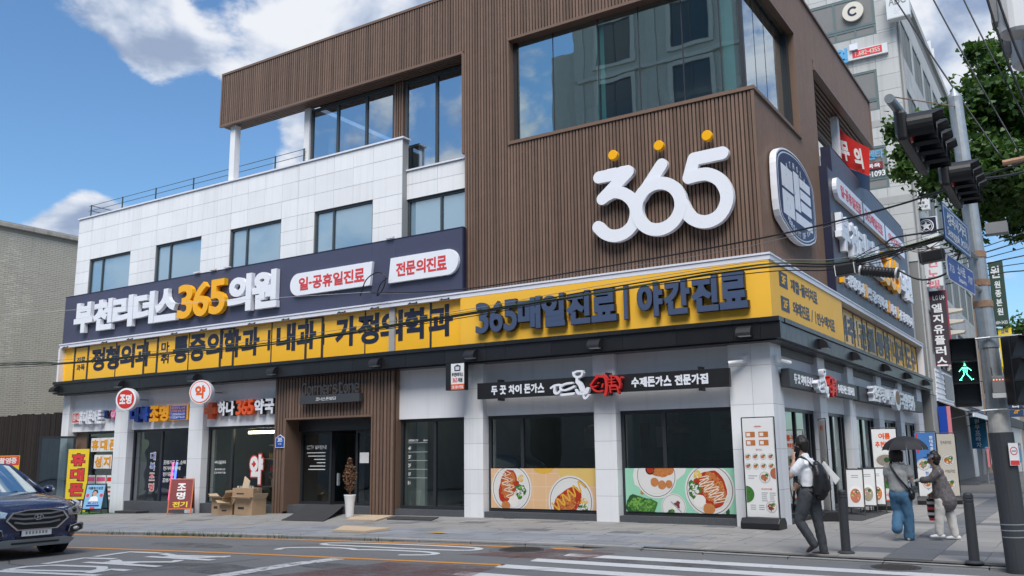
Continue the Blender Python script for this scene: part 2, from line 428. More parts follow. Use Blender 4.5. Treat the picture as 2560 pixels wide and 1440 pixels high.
def stroke(mb, fr, pts, wd, d0, d1, tilt=.0, round_cap=True):
    """a brush stroke of constant or tapering width, extruded"""
    ws = wd if isinstance(wd, (list, tuple)) else [wd]*len(pts)
    lft, rgt = [], []; n = len(pts)
    for i, (x, y) in enumerate(pts):
        t = Vector((pts[min(i+1, n-1)][0]-pts[max(i-1, 0)][0], pts[min(i+1, n-1)][1]-pts[max(i-1, 0)][1])).normalized()
        nx, ny = -t.y, t.x; h = ws[i]/2
        lft.append((x+nx*h, y+ny*h)); rgt.append((x-nx*h, y-ny*h))
    vs, fs = [], []
    for i in range(n):
        e = d1 + tilt*i/max(1, n-1)
        vs += [fr.p(*lft[i], e), fr.p(*rgt[i], e), fr.p(*lft[i], d0), fr.p(*rgt[i], d0)]
    for i in range(n-1):
        a, b = 4*i, 4*i+4
        fs += [(a+1, b+1, b, a), (a, b, b+2, a+2), (b+1, a+1, a+3, b+3)]
    fs += [(0, 2, 3, 1), (4*n-4, 4*n-3, 4*n-1, 4*n-2)]
    mb.add(vs, fs)
    if round_cap:
        for i, e in ((0, d1-.0007), (n-1, d1+tilt+.0007)):
            mb.prism(fr, arc(*pts[i], ws[i]/2, 0, 345, 23), d0, e)
    return mb
def smooth_pts(pts, k=6):
    out = []; P = [Vector(p) for p in pts]; n = len(P)
    for i in range(n-1):
        a, b, c, d = P[max(i-1, 0)], P[i], P[i+1], P[min(i+2, n-1)]
        for j in range(k):
            t = j/k; out.append(tuple(.5*((2*b)+(c-a)*t+(2*a-5*b+4*c-d)*t*t+(3*b-a-3*c+d)*t**3)))
    out.append(tuple(P[-1])); return out
def windowpart(parent, fr, a0, a1, b0, b1, muls=(), gm='glass_sky', fm='frame_grey', fw=.06, fd=.06, d=0., name='window', hmul=(), local=False):
    """a frame with one pane between each pair of mullions"""
    mb = MB(); xs = [a0]+list(muls)+[a1]
    mb.fbox(fr, a0, a1, b0, b0+fw, d-fd, d+.01).fbox(fr, a0, a1, b1-fw, b1, d-fd, d+.01).fbox(fr, a0, a0+fw, b0+fw, b1-fw, d-fd, d+.008).fbox(fr, a1-fw, a1, b0+fw, b1-fw, d-fd, d+.008)
    for x in muls: mb.fbox(fr, x-fw/2, x+fw/2, b0+fw, b1-fw, d-fd, d+.006)
    for z in hmul: mb.fbox(fr, a0+fw, a1-fw, z-fw/2, z+fw/2, d-fd, d+.004)
    w_ = mb.build(name, fm, parent, local)
    if not local: WORLD[w_] = Matrix()
    zs = [b0]+list(hmul)+[b1]
    for i in range(len(xs)-1):
        for j in range(len(zs)-1):
            MB().frect(fr, xs[i]+fw*.4, xs[i+1]-fw*.4, zs[j]+fw*.4, zs[j+1]-fw*.4, d-fd*.5).build('pane', gm, w_, local)
    return w_
def gz(x):
    t = min(0., x+8)
    return -.0008*t*t if x > -28 else -.32-.032*(-28-x)
CURB = [(-60, 7.85), (-18.2, 11.62), (-14.3, 12.05), (-10.4, 12.5), (-6.8, 12.98), (-4.5, 12.92), (6, 12.75)]
def curb_y(x):
    for (x0, y0), (x1, y1) in zip(CURB, CURB[1:]):
        if x <= x1: return y0+(y1-y0)*(x-x0)/(x1-x0)
    return CURB[-1][1]
def pave_z(x, y): return gz(x)+.06+.014*max(0, min(4.2, y-curb_y(x)))
# ================================================================== ground
def ground_strip(name, m, x0, x1, ylo, yhi, zf, nx=60, ny=2, parent=None):
    mb = MB()
    for i in range(nx+1):
        x = x0+(x1-x0)*i/nx; a, b = ylo(x), yhi(x)
        for j in range(ny+1):
            y = a+(b-a)*j/ny; mb.v.append((x, y, zf(x, y)))
    for i in range(nx):
        for j in range(ny):
            k = i*(ny+1)+j; mb.f.append((k, k+ny+1, k+ny+2, k+1))
    return props(mb.build(name, m, parent), kind='structure') if parent is None else mb.build(name, m, parent)
def asphalt_mat():
    m = mat('asphalt', (.165, .167, .172), .85, var=.16, vs=.9, bump=.5, bs=220, speck=.28)
    return m
M['asphalt'] = asphalt_mat()
M['asphalt_old'] = mat('asphalt patch', (.135, .137, .142), .85, var=.16, vs=1.4, bump=.5, bs=220, speck=.28)
M['paver'] = mat('granite paver', (.285, .275, .265), .8, var=.14, vs=1.6, orand=.10, speck=.10, bump=.15, bs=90)
M['paver_grey'] = mat('grey paver', (.25, .262, .285), .8, var=.14, vs=1.6, orand=.14, speck=.1, bump=.15, bs=90)
M['paver_dark'] = mat('dark paver', (.155, .16, .17), .8, var=.12, vs=2, orand=.12, speck=.12)
M['joint'] = mat('paver joint', (.12, .117, .112), .9, var=.2, vs=5)
M['kerb'] = mat('kerb granite', (.30, .30, .30), .8, var=.2, vs=6, orand=.1, speck=.2)
def worn(name, rgb, cover=.55, sc_=9., soft=.06):
    """road paint worn through to the asphalt in patches"""
    m = mat(name, rgb, .7, var=.08); t = m.node_tree; p = t.nodes['Principled BSDF']
    tr = t.nodes.new('ShaderNodeBsdfTransparent'); mx_ = t.nodes.new('ShaderNodeMixShader'); o = t.nodes['Material Output']
    geo = t.nodes.new('ShaderNodeNewGeometry'); nz = t.nodes.new('ShaderNodeTexNoise'); nz.inputs['Scale'].default_value = sc_; nz.inputs['Detail'].default_value = 10; nz.inputs['Roughness'].default_value = .72
    mr = t.nodes.new('ShaderNodeMapRange'); mr.inputs[1].default_value = 1-cover-soft; mr.inputs[2].default_value = 1-cover+soft
    t.links.new(geo.outputs['Position'], nz.inputs['Vector']); t.links.new(nz.outputs[0], mr.inputs[0]); t.links.new(mr.outputs[0], mx_.inputs[0])
    t.links.new(tr.outputs[0], mx_.inputs[1]); t.links.new(p.outputs[0], mx_.inputs[2]); t.links.new(mx_.outputs[0], o.inputs[0])
    return m
M['paint_w'] = worn('white road paint', (.60, .61, .62), .66)
M['paint_thin'] = worn('thin white road paint', (.56, .57, .58), .57, 5)
M['paint_o'] = worn('orange road paint', (.66, .27, .045), .68)
M['paint_r'] = worn('worn red road paint', (.185, .092, .088), .45, 1.7, .2)

mb = MB().poly([(-900, -900, -1.9), (900, -900, -1.9), (900, 900, -1.9), (-900, 900, -1.9)])
props(mb.build('ground', 'concrete'), kind='structure')
road = ground_strip('road', 'asphalt', -60, 40, lambda x: -14, lambda x: curb_y(x)+.02 if x < 1.5 else 90, lambda x, y: gz(x), nx=100, ny=1)
# road markings, sheets a few millimetres above the asphalt
def ground_poly(name, m, pts, dz=.004, parent=None):
    return MB().poly([(x, y, gz(x)+dz) for x, y in pts]).build(name, m, parent)
def ground_line(name, m, pts, wd, dz=.004, parent=None):
    mb = MB(); f_ = Fr((0, 0, 0), (1, 0, 0), (0, 0, 1), (0, 1, 0)); P = []
    n = len(pts)
    for i, (x, y) in enumerate(pts):
        t = Vector((pts[min(i+1, n-1)][0]-pts[max(i-1, 0)][0], pts[min(i+1, n-1)][1]-pts[max(i-1, 0)][1])).normalized(); h = (wd[i] if isinstance(wd, list) else wd)/2
        P.append(((x-t.y*h, y+t.x*h), (x+t.y*h, y-t.x*h)))
    for a, b in P: mb.v += [(*a, gz(a[0])+dz), (*b, gz(b[0])+dz)]
    mb.f = [(2*i+1, 2*i+3, 2*i+2, 2*i) for i in range(n-1)]
    return mb.build(name, m, parent)
def lin(pts, k=8):
    o = []
    for a, b in zip(pts, pts[1:]): o += [(a[0]+(b[0]-a[0])*i/k, a[1]+(b[1]-a[1])*i/k) for i in range(k)]
    return o+[pts[-1]]
ground_line('edge_line', 'paint_o', lin([(-50, 8.45), (-18.1, 11.36), (-14.3, 11.84), (-11.6, 12.19), (-9.1, 12.50), (-6.74, 12.78)]), .13, .004, road)
ground_line('centre_line', 'paint_o', lin([(-50, 6.0), (-15.28, 9.47), (-11.85, 9.91), (-9.29, 10.22), (-6.93, 10.55)]), .13, .004, road)
ground_line('lane_line', 'paint_thin', lin([(-9.55, 6.5), (-9.60, 8.4), (-9.66, 9.3), (-9.55, 10.1)]), [.30]*25, .004, road)
for dy, x0, x1 in ((0, -6.75, -.2), (-.78, -6.85, -.2), (-1.58, -6.92, .2), (-2.45, -6.98, .6), (-3.3, -7.0, .9)):
    ground_poly('crossing_stripe', 'paint_w', [(x0, 12.0+dy-.14), (x1-.1, 12.05+dy-.14), (x1, 12.05+dy+.20), (x0-.08, 12.0+dy+.20)], .004, road)
ground_poly('red_patch', 'paint_r', [(-9.2, 7.2), (-6.2, 7.4), (-6.9, 10.35), (-8.6, 10.1)], .006, road)
ground_poly('red_patch', 'paint_r', [(-8.3, 11.3), (-6.3, 11.45), (-6.2, 12.5), (-7.4, 12.6)], .006, road)
ground_poly('asphalt_patch', 'asphalt_old', [(-34, 3), (-11.2, 5.6), (-10.6, 9.6), (-34, 7.3)], .002, road)
# a number and a word painted across the lane
P30 = smooth_pts([(-11.2, 11.55), (-11.42, 11.68), (-11.3, 11.88), (-10.2, 12.14), (-8.85, 12.24), (-8.44, 12.13), (-8.52, 11.84), (-9.4, 11.66), (-10.88, 11.58), (-11.2, 11.55)], 6)
ground_line('road_number', 'paint_w', P30, .13, .0045, road)
P3 = smooth_pts([(-11.42, 10.62), (-11.5, 10.90), (-11.0, 11.18), (-10.5, 11.26), (-10.2, 11.16), (-10.12, 11.18), (-9.7, 11.32), (-9.0, 11.38), (-8.66, 11.28), (-8.66, 11.06), (-9.05, 10.86)], 6)
ground_line('road_number', 'paint_w', P3, .13, .0045, road)
for pts in ([(-12.95, 7.05), (-13.05, 7.40), (-12.85, 7.68), (-11.95, 7.86), (-11.72, 7.72), (-11.58, 7.48), (-12.7, 7.12), (-12.95, 7.05)], [(-13.16, 7.72), (-13.35, 8.47), (-12.75, 8.60)], [(-13.36, 8.66), (-13.5, 9.36), (-12.84, 9.45)],
            [(-12.62, 8.5), (-12.3, 8.35), (-11.5, 8.72), (-11.65, 8.92)], [(-12.75, 8.12), (-11.2, 8.25)], [(-12.5, 8.3), (-11.9, 8.35)], [(-12.75, 9.42), (-12.3, 9.3), (-11.3, 9.52)], [(-12.55, 9.02), (-11.15, 9.12)], [(-12.3, 9.2), (-11.6, 9.25), (-11.35, 9.62)],
            [(-11.46, 7.33), (-11.55, 7.75), (-11.2, 7.77)], [(-13.2, 6.86), (-11.1, 7.26)]):
    ground_line('road_letter_stroke', 'paint_w', lin(pts, 3), .15, .0045 + random.random()*.002, road)
ground_poly('direction_mark', 'paint_thin', [(-5.0, 12.02), (-4.72, 12.30), (-4.55, 12.16), (-4.35, 12.2), (-4.62, 12.02)], .0065, road)

# cracks, stains and wear
M['crack'] = mat('tarred crack', (.035, .035, .037), .6); M['stain'] = worn('oil stain', (.115, .115, .118), .40, 1.8, .22)
rnd = random.Random(17)
for x0, y0, ang, n in ((-12.6, 10.9, -.1, 14), (-9.0, 8.9, .35, 16), (-5.6, 9.2, .1, 18), (-7.3, 11.2, 1.2, 10), (-15.5, 8.6, .05, 12), (-3.6, 10.4, .5, 12), (-10.4, 7.4, -.2, 14)):
    pts = [(x0, y0)]
    for i in range(n): ang += rnd.uniform(-.45, .45); pts.append((pts[-1][0]+.22*math.cos(ang), pts[-1][1]+.22*math.sin(ang)))
    ground_line('road_crack', 'crack', pts, [rnd.uniform(.006, .022) for _ in pts], .0075, road)
for cx, cy, r_ in ((-13.5, 10.6, .7), (-8.8, 9.4, .6), (-5.2, 11.6, .8), (-10.6, 8.4, .9), (-4.2, 9.8, .7)): ground_poly('oil_stain', 'stain', [(cx+r_*1.6*math.cos(R(a))*rnd.uniform(.8, 1.1), cy+r_*.5*math.sin(R(a))*rnd.uniform(.8, 1.1)) for a in range(0, 360, 20)], .003, road)
# kerb stones, each its own piece
kerb = props(ground_strip('kerb', 'joint', -60, 6, lambda x: curb_y(x)-.005, lambda x: curb_y(x)+.15, lambda x, y: gz(x)+.03, nx=80), kind='structure')
x = -33.
while x < 5.5:
    ln = 1.0 if x < -5.5 else 1.25; y0, y1 = curb_y(x), curb_y(x+ln-.012); drop = .0 if x < -6.2 else .028
    mb = MB(); a, b = Vector((x, y0, gz(x))), Vector((x+ln-.012, y1, gz(x+ln))); j = random.uniform(-.003, .003)
    mb.hexa([a+Vector((0, 0, -.1)), b+Vector((0, 0, -.1)), b+Vector((0, .16, -.1)), a+Vector((0, .16, -.1)), a+Vector((0, 0, .058-drop+j)), b+Vector((0, 0, .058-drop+j)), b+Vector((0, .16, .064-drop+j)), a+Vector((0, .16, .064-drop+j))])
    mb.build('kerb_stone', 'kerb', kerb, bevel=.006); x += ln
# pavement: joint bed, slabs laid on it
pave = ground_strip('pavement', 'joint', -60, 1.6, lambda x: curb_y(x)+.12, lambda x: 60 if x > -4.95 else 18.5, lambda x, y: pave_z(x, y)-.012, nx=90, ny=3)
slabs = []
row_h = [.42]*11
def slab_row(xa, xb, y0f, y1f, ln, kind):
    x = xa
    while x < xb:
        x1 = min(x+ln, xb); slabs.append((x+.004, x1-.004, y0f, y1f, kind)); x = x1
for r_ in range(12):                                   # front pavement runs with the kerb
    off = .17+r_*.40
    for k in range(46):
        x0 = -29.5+.58*k+(r_ % 2)*.29; x1 = x0+.572
        if x0 > -5.05: continue
        x1 = min(x1, -4.94)
        y0a, y0b = curb_y(x0)+off, curb_y(x1)+off
        if min(y0a, y0b)+.395 > 16.95: continue
        kind = 'paver_grey' if (r_ < 4 and x0 < -5.9) else 'paver'
        if random.random() < .05: kind = 'paver_dark' if kind == 'paver' else 'paver'
        slabs.append(((x0, y0a), (x1, y0b), (x1, y0b+.392), (x0, y0a+.392), kind))
for r_ in range(30):                                   # side pavement
    y0 = 13.1+r_*.60
    for k in range(11):
        x0 = -4.93+k*.60
        if x0 > 1.1: continue
        ya = max(y0, curb_y(x0)+.17)
        kind = 'paver'
        if k == 4: kind = 'paver_dark'
        if r_ in (1, 9, 17, 25): kind = 'paver_dark' if k > 2 else kind
        slabs.append(((x0, ya), (x0+.594, ya), (x0+.594, y0+.594), (x0, y0+.594), kind))
slabs = [s for s in slabs if len(s) == 5]
def sdist(s): return math.hypot(s[0][0], s[0][1]) + (6 if s[0][0] < -22 else 0)
slabs.sort(key=sdist)
def slab_mb(s, mb):
    j = random.uniform(-.0025, .0025); tx = random.uniform(-.0015, .0015)
    top = [(x, y, pave_z(x, y)+.002+j+(tx if i in (0, 3) else -tx)) for i, (x, y) in enumerate(s[:4])]
    return mb.hexa([(x, y, z-.03) for x, y, z in top]+top)
for s in slabs[:290]: slab_mb(s, MB()).build('paving_slab', s[4], pave)
for kd in ('paver', 'paver_grey', 'paver_dark'):
    mb = MB()
    for s in slabs[290:]:
        if s[4] == kd: slab_mb(s, mb)
    if mb.v: props(mb.build('far_paving', kd, pave), kind='stuff')

rnd = random.Random(23); mb = MB()
for i in range(150):
    x = rnd.uniform(-22, 0); y = rnd.uniform(curb_y(x)+.25, 16.4 if x < -5.2 else 19); r_ = rnd.uniform(.008, .028); z = pave_z(x, y)+.0072; mb.poly([(x+r_*math.cos(R(a)), y+r_*math.sin(R(a)), z) for a in range(0, 360, 45)])
props(mb.build('gum_spots', 'joint', pave), kind='stuff')
# ================================================================== the corner building
M['opening_white'] = mat('bright opening white', (.86, .87, .88), .6, var=.03)  # brightness of the penthouse's far openings, put into a white colour
B = thing('commercial_building', 'four storey corner building with white stone panels and brown batten cladding', 'building', (-16.4, 22, .1))
FZ = .16
ST = dict(head=2.30)
# --- cores: walls behind the cladding, floors, roof
def core(name, m, *a): return MB().box(*a).build(name, m, B)
core('floor', 'int_floor', -28.0, -5.0, 16.9, 34.8, -.6, .2)
core('floor', 'int_wall', -27.9, -5.0, 16.95, 34.8, 3.35, 3.62)
core('floor', 'int_wall', -27.9, -5.25, 17.0, 34.8, 6.2, 6.5)
core('floor', 'int_wall', -17.3, -5.3, 17.2, 34.0, 8.3, 8.52)
core('ceiling', 'int_white', -17.4, -5.3, 17.2, 22.0, 11.2, 11.4)
core('interior_wall', 'int_wall', -27.9, -8.6, 20.6, 20.8, .2, 3.35)
core('interior_wall', 'int_wall', -8.8, -8.6, 20.8, 34.6, .2, 3.35)
core('interior_wall', 'int_wall', -27.9, -5.6, 19.6, 19.8, 3.62, 8.3)
core('interior_wall', 'int_white', -17.2, -9.0, 21.6, 21.8, 8.52, 11.2)
core('interior_wall', 'int_white', -9.0, -8.8, 20.4, 21.6, 8.52, 11.2)
for x in (-24.8, -21.3, -18.05, -14.02, -11.7): core('partition', 'int_wall', x-.06, x+.06, 17.0, 20.6, .2, 3.35)
core('back_wall', 'concrete', -28.0, -5.0, 34.7, 34.95, -.5, 9.3)
core('end_wall', 'stone', -28.0, -27.7, 17.0, 34.7, -.6, 9.35)
core('roof', 'concrete', -27.7, -17.4, 16.95, 34.6, 8.9, 9.1)
core('roof', 'concrete', -17.45, -5.5, 17.3, 29.0, 12.2, 12.4)
core('roof', 'concrete', -17.4, -5.2, 22.2, 34.6, 8.6, 8.8)
# --- white stone wall, panel by panel
Wn = [(-27.22, -25.03), (-23.75, -21.6), (-20.33, -18.24), (-16.97, -14.9)]
holes = [(a, b, 6.3, 7.95) for a, b in Wn]
def panel_wall(xs, zs, y, rect, holes, depth=.06):
    for r_ in sub_rects(rect, holes): inst('wall_core', 'stone_joint', (r_[0]+.001, y+.012, r_[2]), (r_[1]-.001, y+.22, r_[3]), B)
    for i in range(len(xs)-1):
        for j in range(len(zs)-1):
            for r_ in sub_rects((xs[i], xs[i+1], zs[j], zs[j+1]), holes):
                e = random.uniform(-.0015, .0015)
                inst('stone_panel', 'stone', (r_[0]+.0045, y+e, r_[2]+.0045), (r_[1]-.0045, y+.06, r_[3]-.0045), B)
xs = [-27.98, -27.22, -26.49, -25.76, -25.03, -24.6, -23.75, -23.03, -22.32, -21.6, -20.95, -20.33, -19.63, -18.94, -18.24, -17.6, -16.97, -16.28, -15.59, -14.9, -13.93]
zs = [5.1, 5.9, 6.35, 6.8, 7.18, 7.56, 7.95, 8.44, 8.93, 9.40]
panel_wall(xs, zs, 16.70, (-27.98, -13.93, 5.1, 9.40), holes)
panel_wall([-13.93, -12.95, -11.99], [5.1, 6.4, 7.82, 8.2, 8.56], 16.88, (-13.93, -11.99, 5.1, 8.56), [(-13.93, -11.99, 6.0, 7.82)])
inst('stone_panel', 'stone', (-13.96, 16.765, 5.2), (-13.932, 16.93, 9.39), B)
MB().box(-28.02, -13.88, 16.66, 16.98, 9.402, 9.445).build('coping', 'trim', B)
MB().box(-13.93, -11.99, 16.84, 17.1, 8.562, 8.60).build('coping', 'trim', B)
for a, b in Wn: MB().box(a+.03, b-.03, 16.80, 16.81, 6.3, 7.93).build('blind', 'blind', windowpart(B, FRONT(16.76), a, b, 6.3, 7.95, [a+.66], gm='glass_blind'))
MB().box(-13.9, -12.02, 17.0, 17.01, 6.0, 7.8).build('blind', 'blind', windowpart(B, FRONT(16.95), -13.93, -11.99, 6.0, 7.82, [-12.88], gm='glass_blind'))
# penthouse windows under the batten beam
windowpart(B, FRONT(17.12), -17.62, -14.55, 9.0, 11.12, [-16.60, -15.55], fw=.075)
windowpart(B, FRONT(17.12), -14.2, -12.0, 8.56, 11.12, [-13.17], fw=.075)
MB().box(-17.83, -17.62, 17.05, 22, 8.9, 11.2).build('penthouse_wall', 'stone', B)
for x in (-14.5, -14.42, -14.34, -14.26): inst('slat', 'wood', (x-.022, 17.06, 8.5), (x+.022, 17.14, 11.14), B)
core('slat_backing', 'wood_back', -14.545, -14.205, 17.14, 17.2, 8.5, 11.14)
MB().box(-20.63, -20.42, 16.78, 16.99, 9.05, 11.2).build('roof_post', 'stone', B, bevel=.01)
# --- brown batten cladding (front)
P_ = .0829
def slats(x0, x1, z0, z1, y, back=True, dep=.045):
    n = int(round((x1-x0)/P_)); st = (x1-x0)/n
    for i in range(n):
        xc = x0+(i+.5)*st
        inst('slat', 'wood', (xc-.0265, y, z0), (xc+.0265, y+dep, z1), B)
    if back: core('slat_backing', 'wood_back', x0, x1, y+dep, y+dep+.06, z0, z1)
slats(-20.9, -11.97, 11.24, 12.80, 16.65)
slats(-11.97, -10.66, 5.1, 12.80, 16.65)
slats(-10.66, -4.98, 5.1, 8.55, 16.65)
slats(-10.66, -4.98, 11.2, 12.80, 16.65)
core('roof_trim', 'wood_trim', -20.96, -4.90, 16.63, 17.2, 12.803, 12.87)
core('beam_trim', 'wood_trim', -20.96, -11.99, 16.632, 16.70, 11.17, 11.237)
core('beam_trim', 'wood_trim', -20.96, -20.902, 16.634, 17.2, 11.239, 12.80)
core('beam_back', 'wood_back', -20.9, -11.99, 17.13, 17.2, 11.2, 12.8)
mb = MB()
for k in range(5): mb.box(-20.9, -12.0, 16.71+k*.085, 16.765+k*.085, 11.18, 11.215)
props(mb.build('soffit_slats', 'wood', B), kind='stuff')
core('soffit_backing', 'wood_back', -20.9, -12.0, 16.70, 17.12, 11.218, 11.235)
core('reveal_trim', 'wood_trim', -12.03, -11.96, 16.63, 17.05, 8.6, 11.17)
# window surround of the corner glazing
core('window_trim', 'wood_trim', -10.71, -10.655, 16.622, 16.95, 8.54, 11.2)
core('window_trim', 'wood_trim', -10.71, -4.895, 16.620, 16.95, 8.551, 8.625)
core('window_trim', 'wood_trim', -10.71, -4.895, 16.620, 16.95, 11.135, 11.198)
core('jamb', 'frame', -10.654, -10.56, 16.83, 16.95, 8.63, 11.13)
# --- corner glazing
gw = MB()
GF, GS = FRONT(16.86), SIDE(-5.13)
for x in (-9.58, -8.42, -7.42, -6.42, -5.60): gw.fbox(GF, x-.012, x+.012, 8.626, 11.13, -.05, .004)
for y in (17.65, 18.4, 19.15): gw.fbox(GS, y-.012, y+.012, 8.626, 11.13, -.05, .004)
gw.box(-5.20, -5.118, 16.848, 16.93, 8.626, 11.13)
gw.box(-10.56, -5.2, 16.9, 16.94, 8.626, 8.66)
cg = gw.build('corner_window', 'frame', B)
for a, b in zip((-10.56, -9.58, -8.42, -7.42, -6.42, -5.60), (-9.58, -8.42, -7.42, -6.42, -5.60, -5.12)): MB().frect(GF, a+.013, b-.013, 8.626, 11.13).build('pane', 'glass_corner', cg)
for a, b in zip((16.86, 17.65, 18.4, 19.15), (17.65, 18.4, 19.15, 20.0)): MB().frect(GS, a+.013, b-.013, 8.626, 11.13).build('pane', 'glass_sky', cg)
M['fin'] = mat('turquoise glass fin', (.30, .78, .78), .2, var=.03)
for x, w_ in ((-8.50, .05), (-8.40, .10), (-5.58, .24)): MB().box(x, x+w_, 16.93, 16.95, 8.63, 11.13).build('glass_fin', 'fin', cg)
for i in range(7): core('interior_upright', 'opening_white', -17.35+i*.47, -17.15+i*.47, 17.55+.12*i, 17.6+.12*i, 8.55, 10.55-.14*i)  # white boxes added to look like bright openings behind the penthouse glass
# --- brown batten cladding (side face)
mb = MB(); SX = -4.98
def side_slats(mb, y0, y1, z0, z1):
    n = int(round((y1-y0)/P_)); st = (y1-y0)/n
    for i in range(n): yc = y0+(i+.5)*st; mb.box(SX, SX+.045, yc-.0265, yc+.0265, z0, z1)
side_slats(mb, 16.70, 21.9, 5.1, 8.55); side_slats(mb, 20.15, 21.9, 8.55, 11.1); side_slats(mb, 16.70, 29.2, 11.2, 12.5)
side_slats(mb, 20.15, 21.9, 11.1, 11.2); side_slats(mb, 22.0, 29.2, 10.98, 11.2)
props(mb.build('side_slats', 'wood', B), kind='stuff')
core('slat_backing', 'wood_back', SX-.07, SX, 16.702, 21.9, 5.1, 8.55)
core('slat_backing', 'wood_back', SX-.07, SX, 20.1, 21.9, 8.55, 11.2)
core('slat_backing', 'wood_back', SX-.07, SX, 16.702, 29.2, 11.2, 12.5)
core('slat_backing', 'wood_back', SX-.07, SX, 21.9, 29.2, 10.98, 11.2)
core('corner_trim', 'wood_trim', -4.975, -4.915, 16.64, 16.70, 5.1, 8.549)
core('window_trim', 'wood_trim', -5.05, -4.893, 16.952, 20.1, 8.551, 8.625)
core('window_trim', 'wood_trim', -5.05, -4.893, 16.952, 20.1, 11.135, 11.198)
core('window_trim', 'wood_trim', -5.05, -4.891, 20.08, 20.15, 8.551, 11.2)
core('jamb', 'frame', -5.3, -5.05, 19.95, 20.08, 8.63, 11.13)
core('roof_trim', 'wood_trim', -5.3, -4.892, 17.202, 29.25, 12.502, 12.56)
core('beam_trim', 'wood_trim', -5.02, -4.892, 21.92, 29.25, 10.92, 10.978)
core('beam_end', 'wood_trim', -6.2, -4.894, 29.202, 29.25, 10.98, 12.5)
mb = MB()
for k in range(11): mb.box(-5.08-k*.1, -5.02-k*.1, 21.95, 29.2, 10.93, 10.96)
props(mb.build('soffit_slats', 'wood', B), kind='stuff')
core('soffit_backing', 'wood_back', -6.2, -5.02, 21.95, 29.2, 10.962, 10.976)
core('beam_back', 'wood_back', -6.2, -6.1, 21.95, 29.2, 10.98, 12.4)
core('terrace_wall', 'stone', -5.25, -5.0, 22.0, 34.7, 5.2, 8.7)
MB().box(-5.4, -5.2, 25.6, 25.8, 8.7, 10.95).build('roof_post', 'stone', B, bevel=.01)
core('penthouse_wall', 'stone', -9.0, -5.05, 21.92, 22.05, 8.7, 11.0)
mb = MB().tube([(-5.1, 22.4, 8.7), (-5.1, 22.4, 9.5), (-5.1, 34.5, 9.5), (-5.1, 34.5, 8.7)], .025, 6)
for y in (25, 28, 31): mb.tube([(-5.1, y, 8.7), (-5.1, y, 9.5)], .02, 6)
mb.build('terrace_railing', 'frame', B)
# --- yellow window strip of the first floor
SF = FRONT(16.56)
zb0, zb1 = 3.93, 5.12
bars = [(-27.41, .07), (-26.68, .07), (-25.2, .025), (-23.79, .07), (-23.16, .07), (-21.72, .025), (-20.34, .07), (-19.8, .07), (-18.29, .025), (-17.0, .07), (-16.41, .07), (-14.95, .025), (-12.89, .05)]
edges = [-28.05]+[b for b, _ in bars]+[-11.95]
strip = MB()
for x, wd in bars: strip.fbox(SF, x-wd/2, x+wd/2, zb0, zb1, -.08, .012)
strip.fbox(SF, -28.05, -11.95, zb1, zb1+.09, -.3, .05)
for x0, x1 in ((-27.41, -26.68), (-23.79, -23.16), (-20.34, -19.8), (-17.0, -16.41)): strip.fbox(SF, x0+.035, x1-.035, zb0, zb0+.05, -.05, .011).fbox(SF, x0+.035, x1-.035, zb1-.12, zb1, -.05, .011)
strip = strip.build('strip_window', 'frame', B)
for a, b in zip(edges, edges[1:]): inst('film_pane', 'film', (a+.01, 16.565, zb0), (b-.01, 16.60, zb1), strip)
MB().box(-14.13, -13.96, 16.50, 16.75, zb0, zb1).build('mullion_pillar', 'concrete', B)
core('wall_core', 'int_wall', -28.0, -12.0, 16.74, 16.85, 3.6, 5.3)
LF = FRONT(16.562)
for s, a0, a1, z0, z1 in (('정형외과', -26.52, -23.48, 4.20, 4.93), ('통증의학과', -22.45, -18.75, 4.2, 4.98), ('내과', -18.12, -16.62, 4.22, 4.96), ('가정의학과', -15.98, -12.22, 4.2, 4.96)):
    letters(strip, s, LF, a0, a1, z0, z1, 'ink', d=.002, d0=.003, bold=.04, gap=.05)
for s, a0, a1, z0, z1 in (('|', -23.2, -23.1, 4.3, 4.8), ('|', -18.5, -18.28, 4.3, 4.85), ('|', -16.5, -16.28, 4.3, 4.85)): letters(strip, s, LF, a0-.1, a1+.1, z0, z1, 'ink', d=.002, d0=.004, bold=.03)
letters(strip, '마', LF, -23.0, -22.6, 4.56, 4.86, 'ink', d=.002, d0=.003, bold=.025); letters(strip, '취', LF, -23.0, -22.6, 4.22, 4.50, 'ink', d=.002, d0=.003, bold=.025)
letters(strip, '진료', LF, -27.28, -26.82, 4.52, 4.70, 'ink', d=.002, d0=.003, bold=.02); letters(strip, '과목', LF, -27.28, -26.82, 4.27, 4.46, 'ink', d=.002, d0=.003, bold=.02)
for x in (-27.7, -25.6, -24.3, -22.2, -20.9, -18.9, -17.6, -15.6, -14.5, -13.3, -12.35):     # clip-on brackets under the sign
    mb = MB().tube([(x-.1, 16.6, 5.12), (x-.1, 16.38, 5.06)], .012, 5).tube([(x+.1, 16.6, 5.12), (x+.1, 16.38, 5.06)], .012, 5).tube([(x-.14, 16.38, 5.04), (x+.14, 16.38, 5.04)], .014, 5)
    mb.build('strip_lamp', 'frame', B)
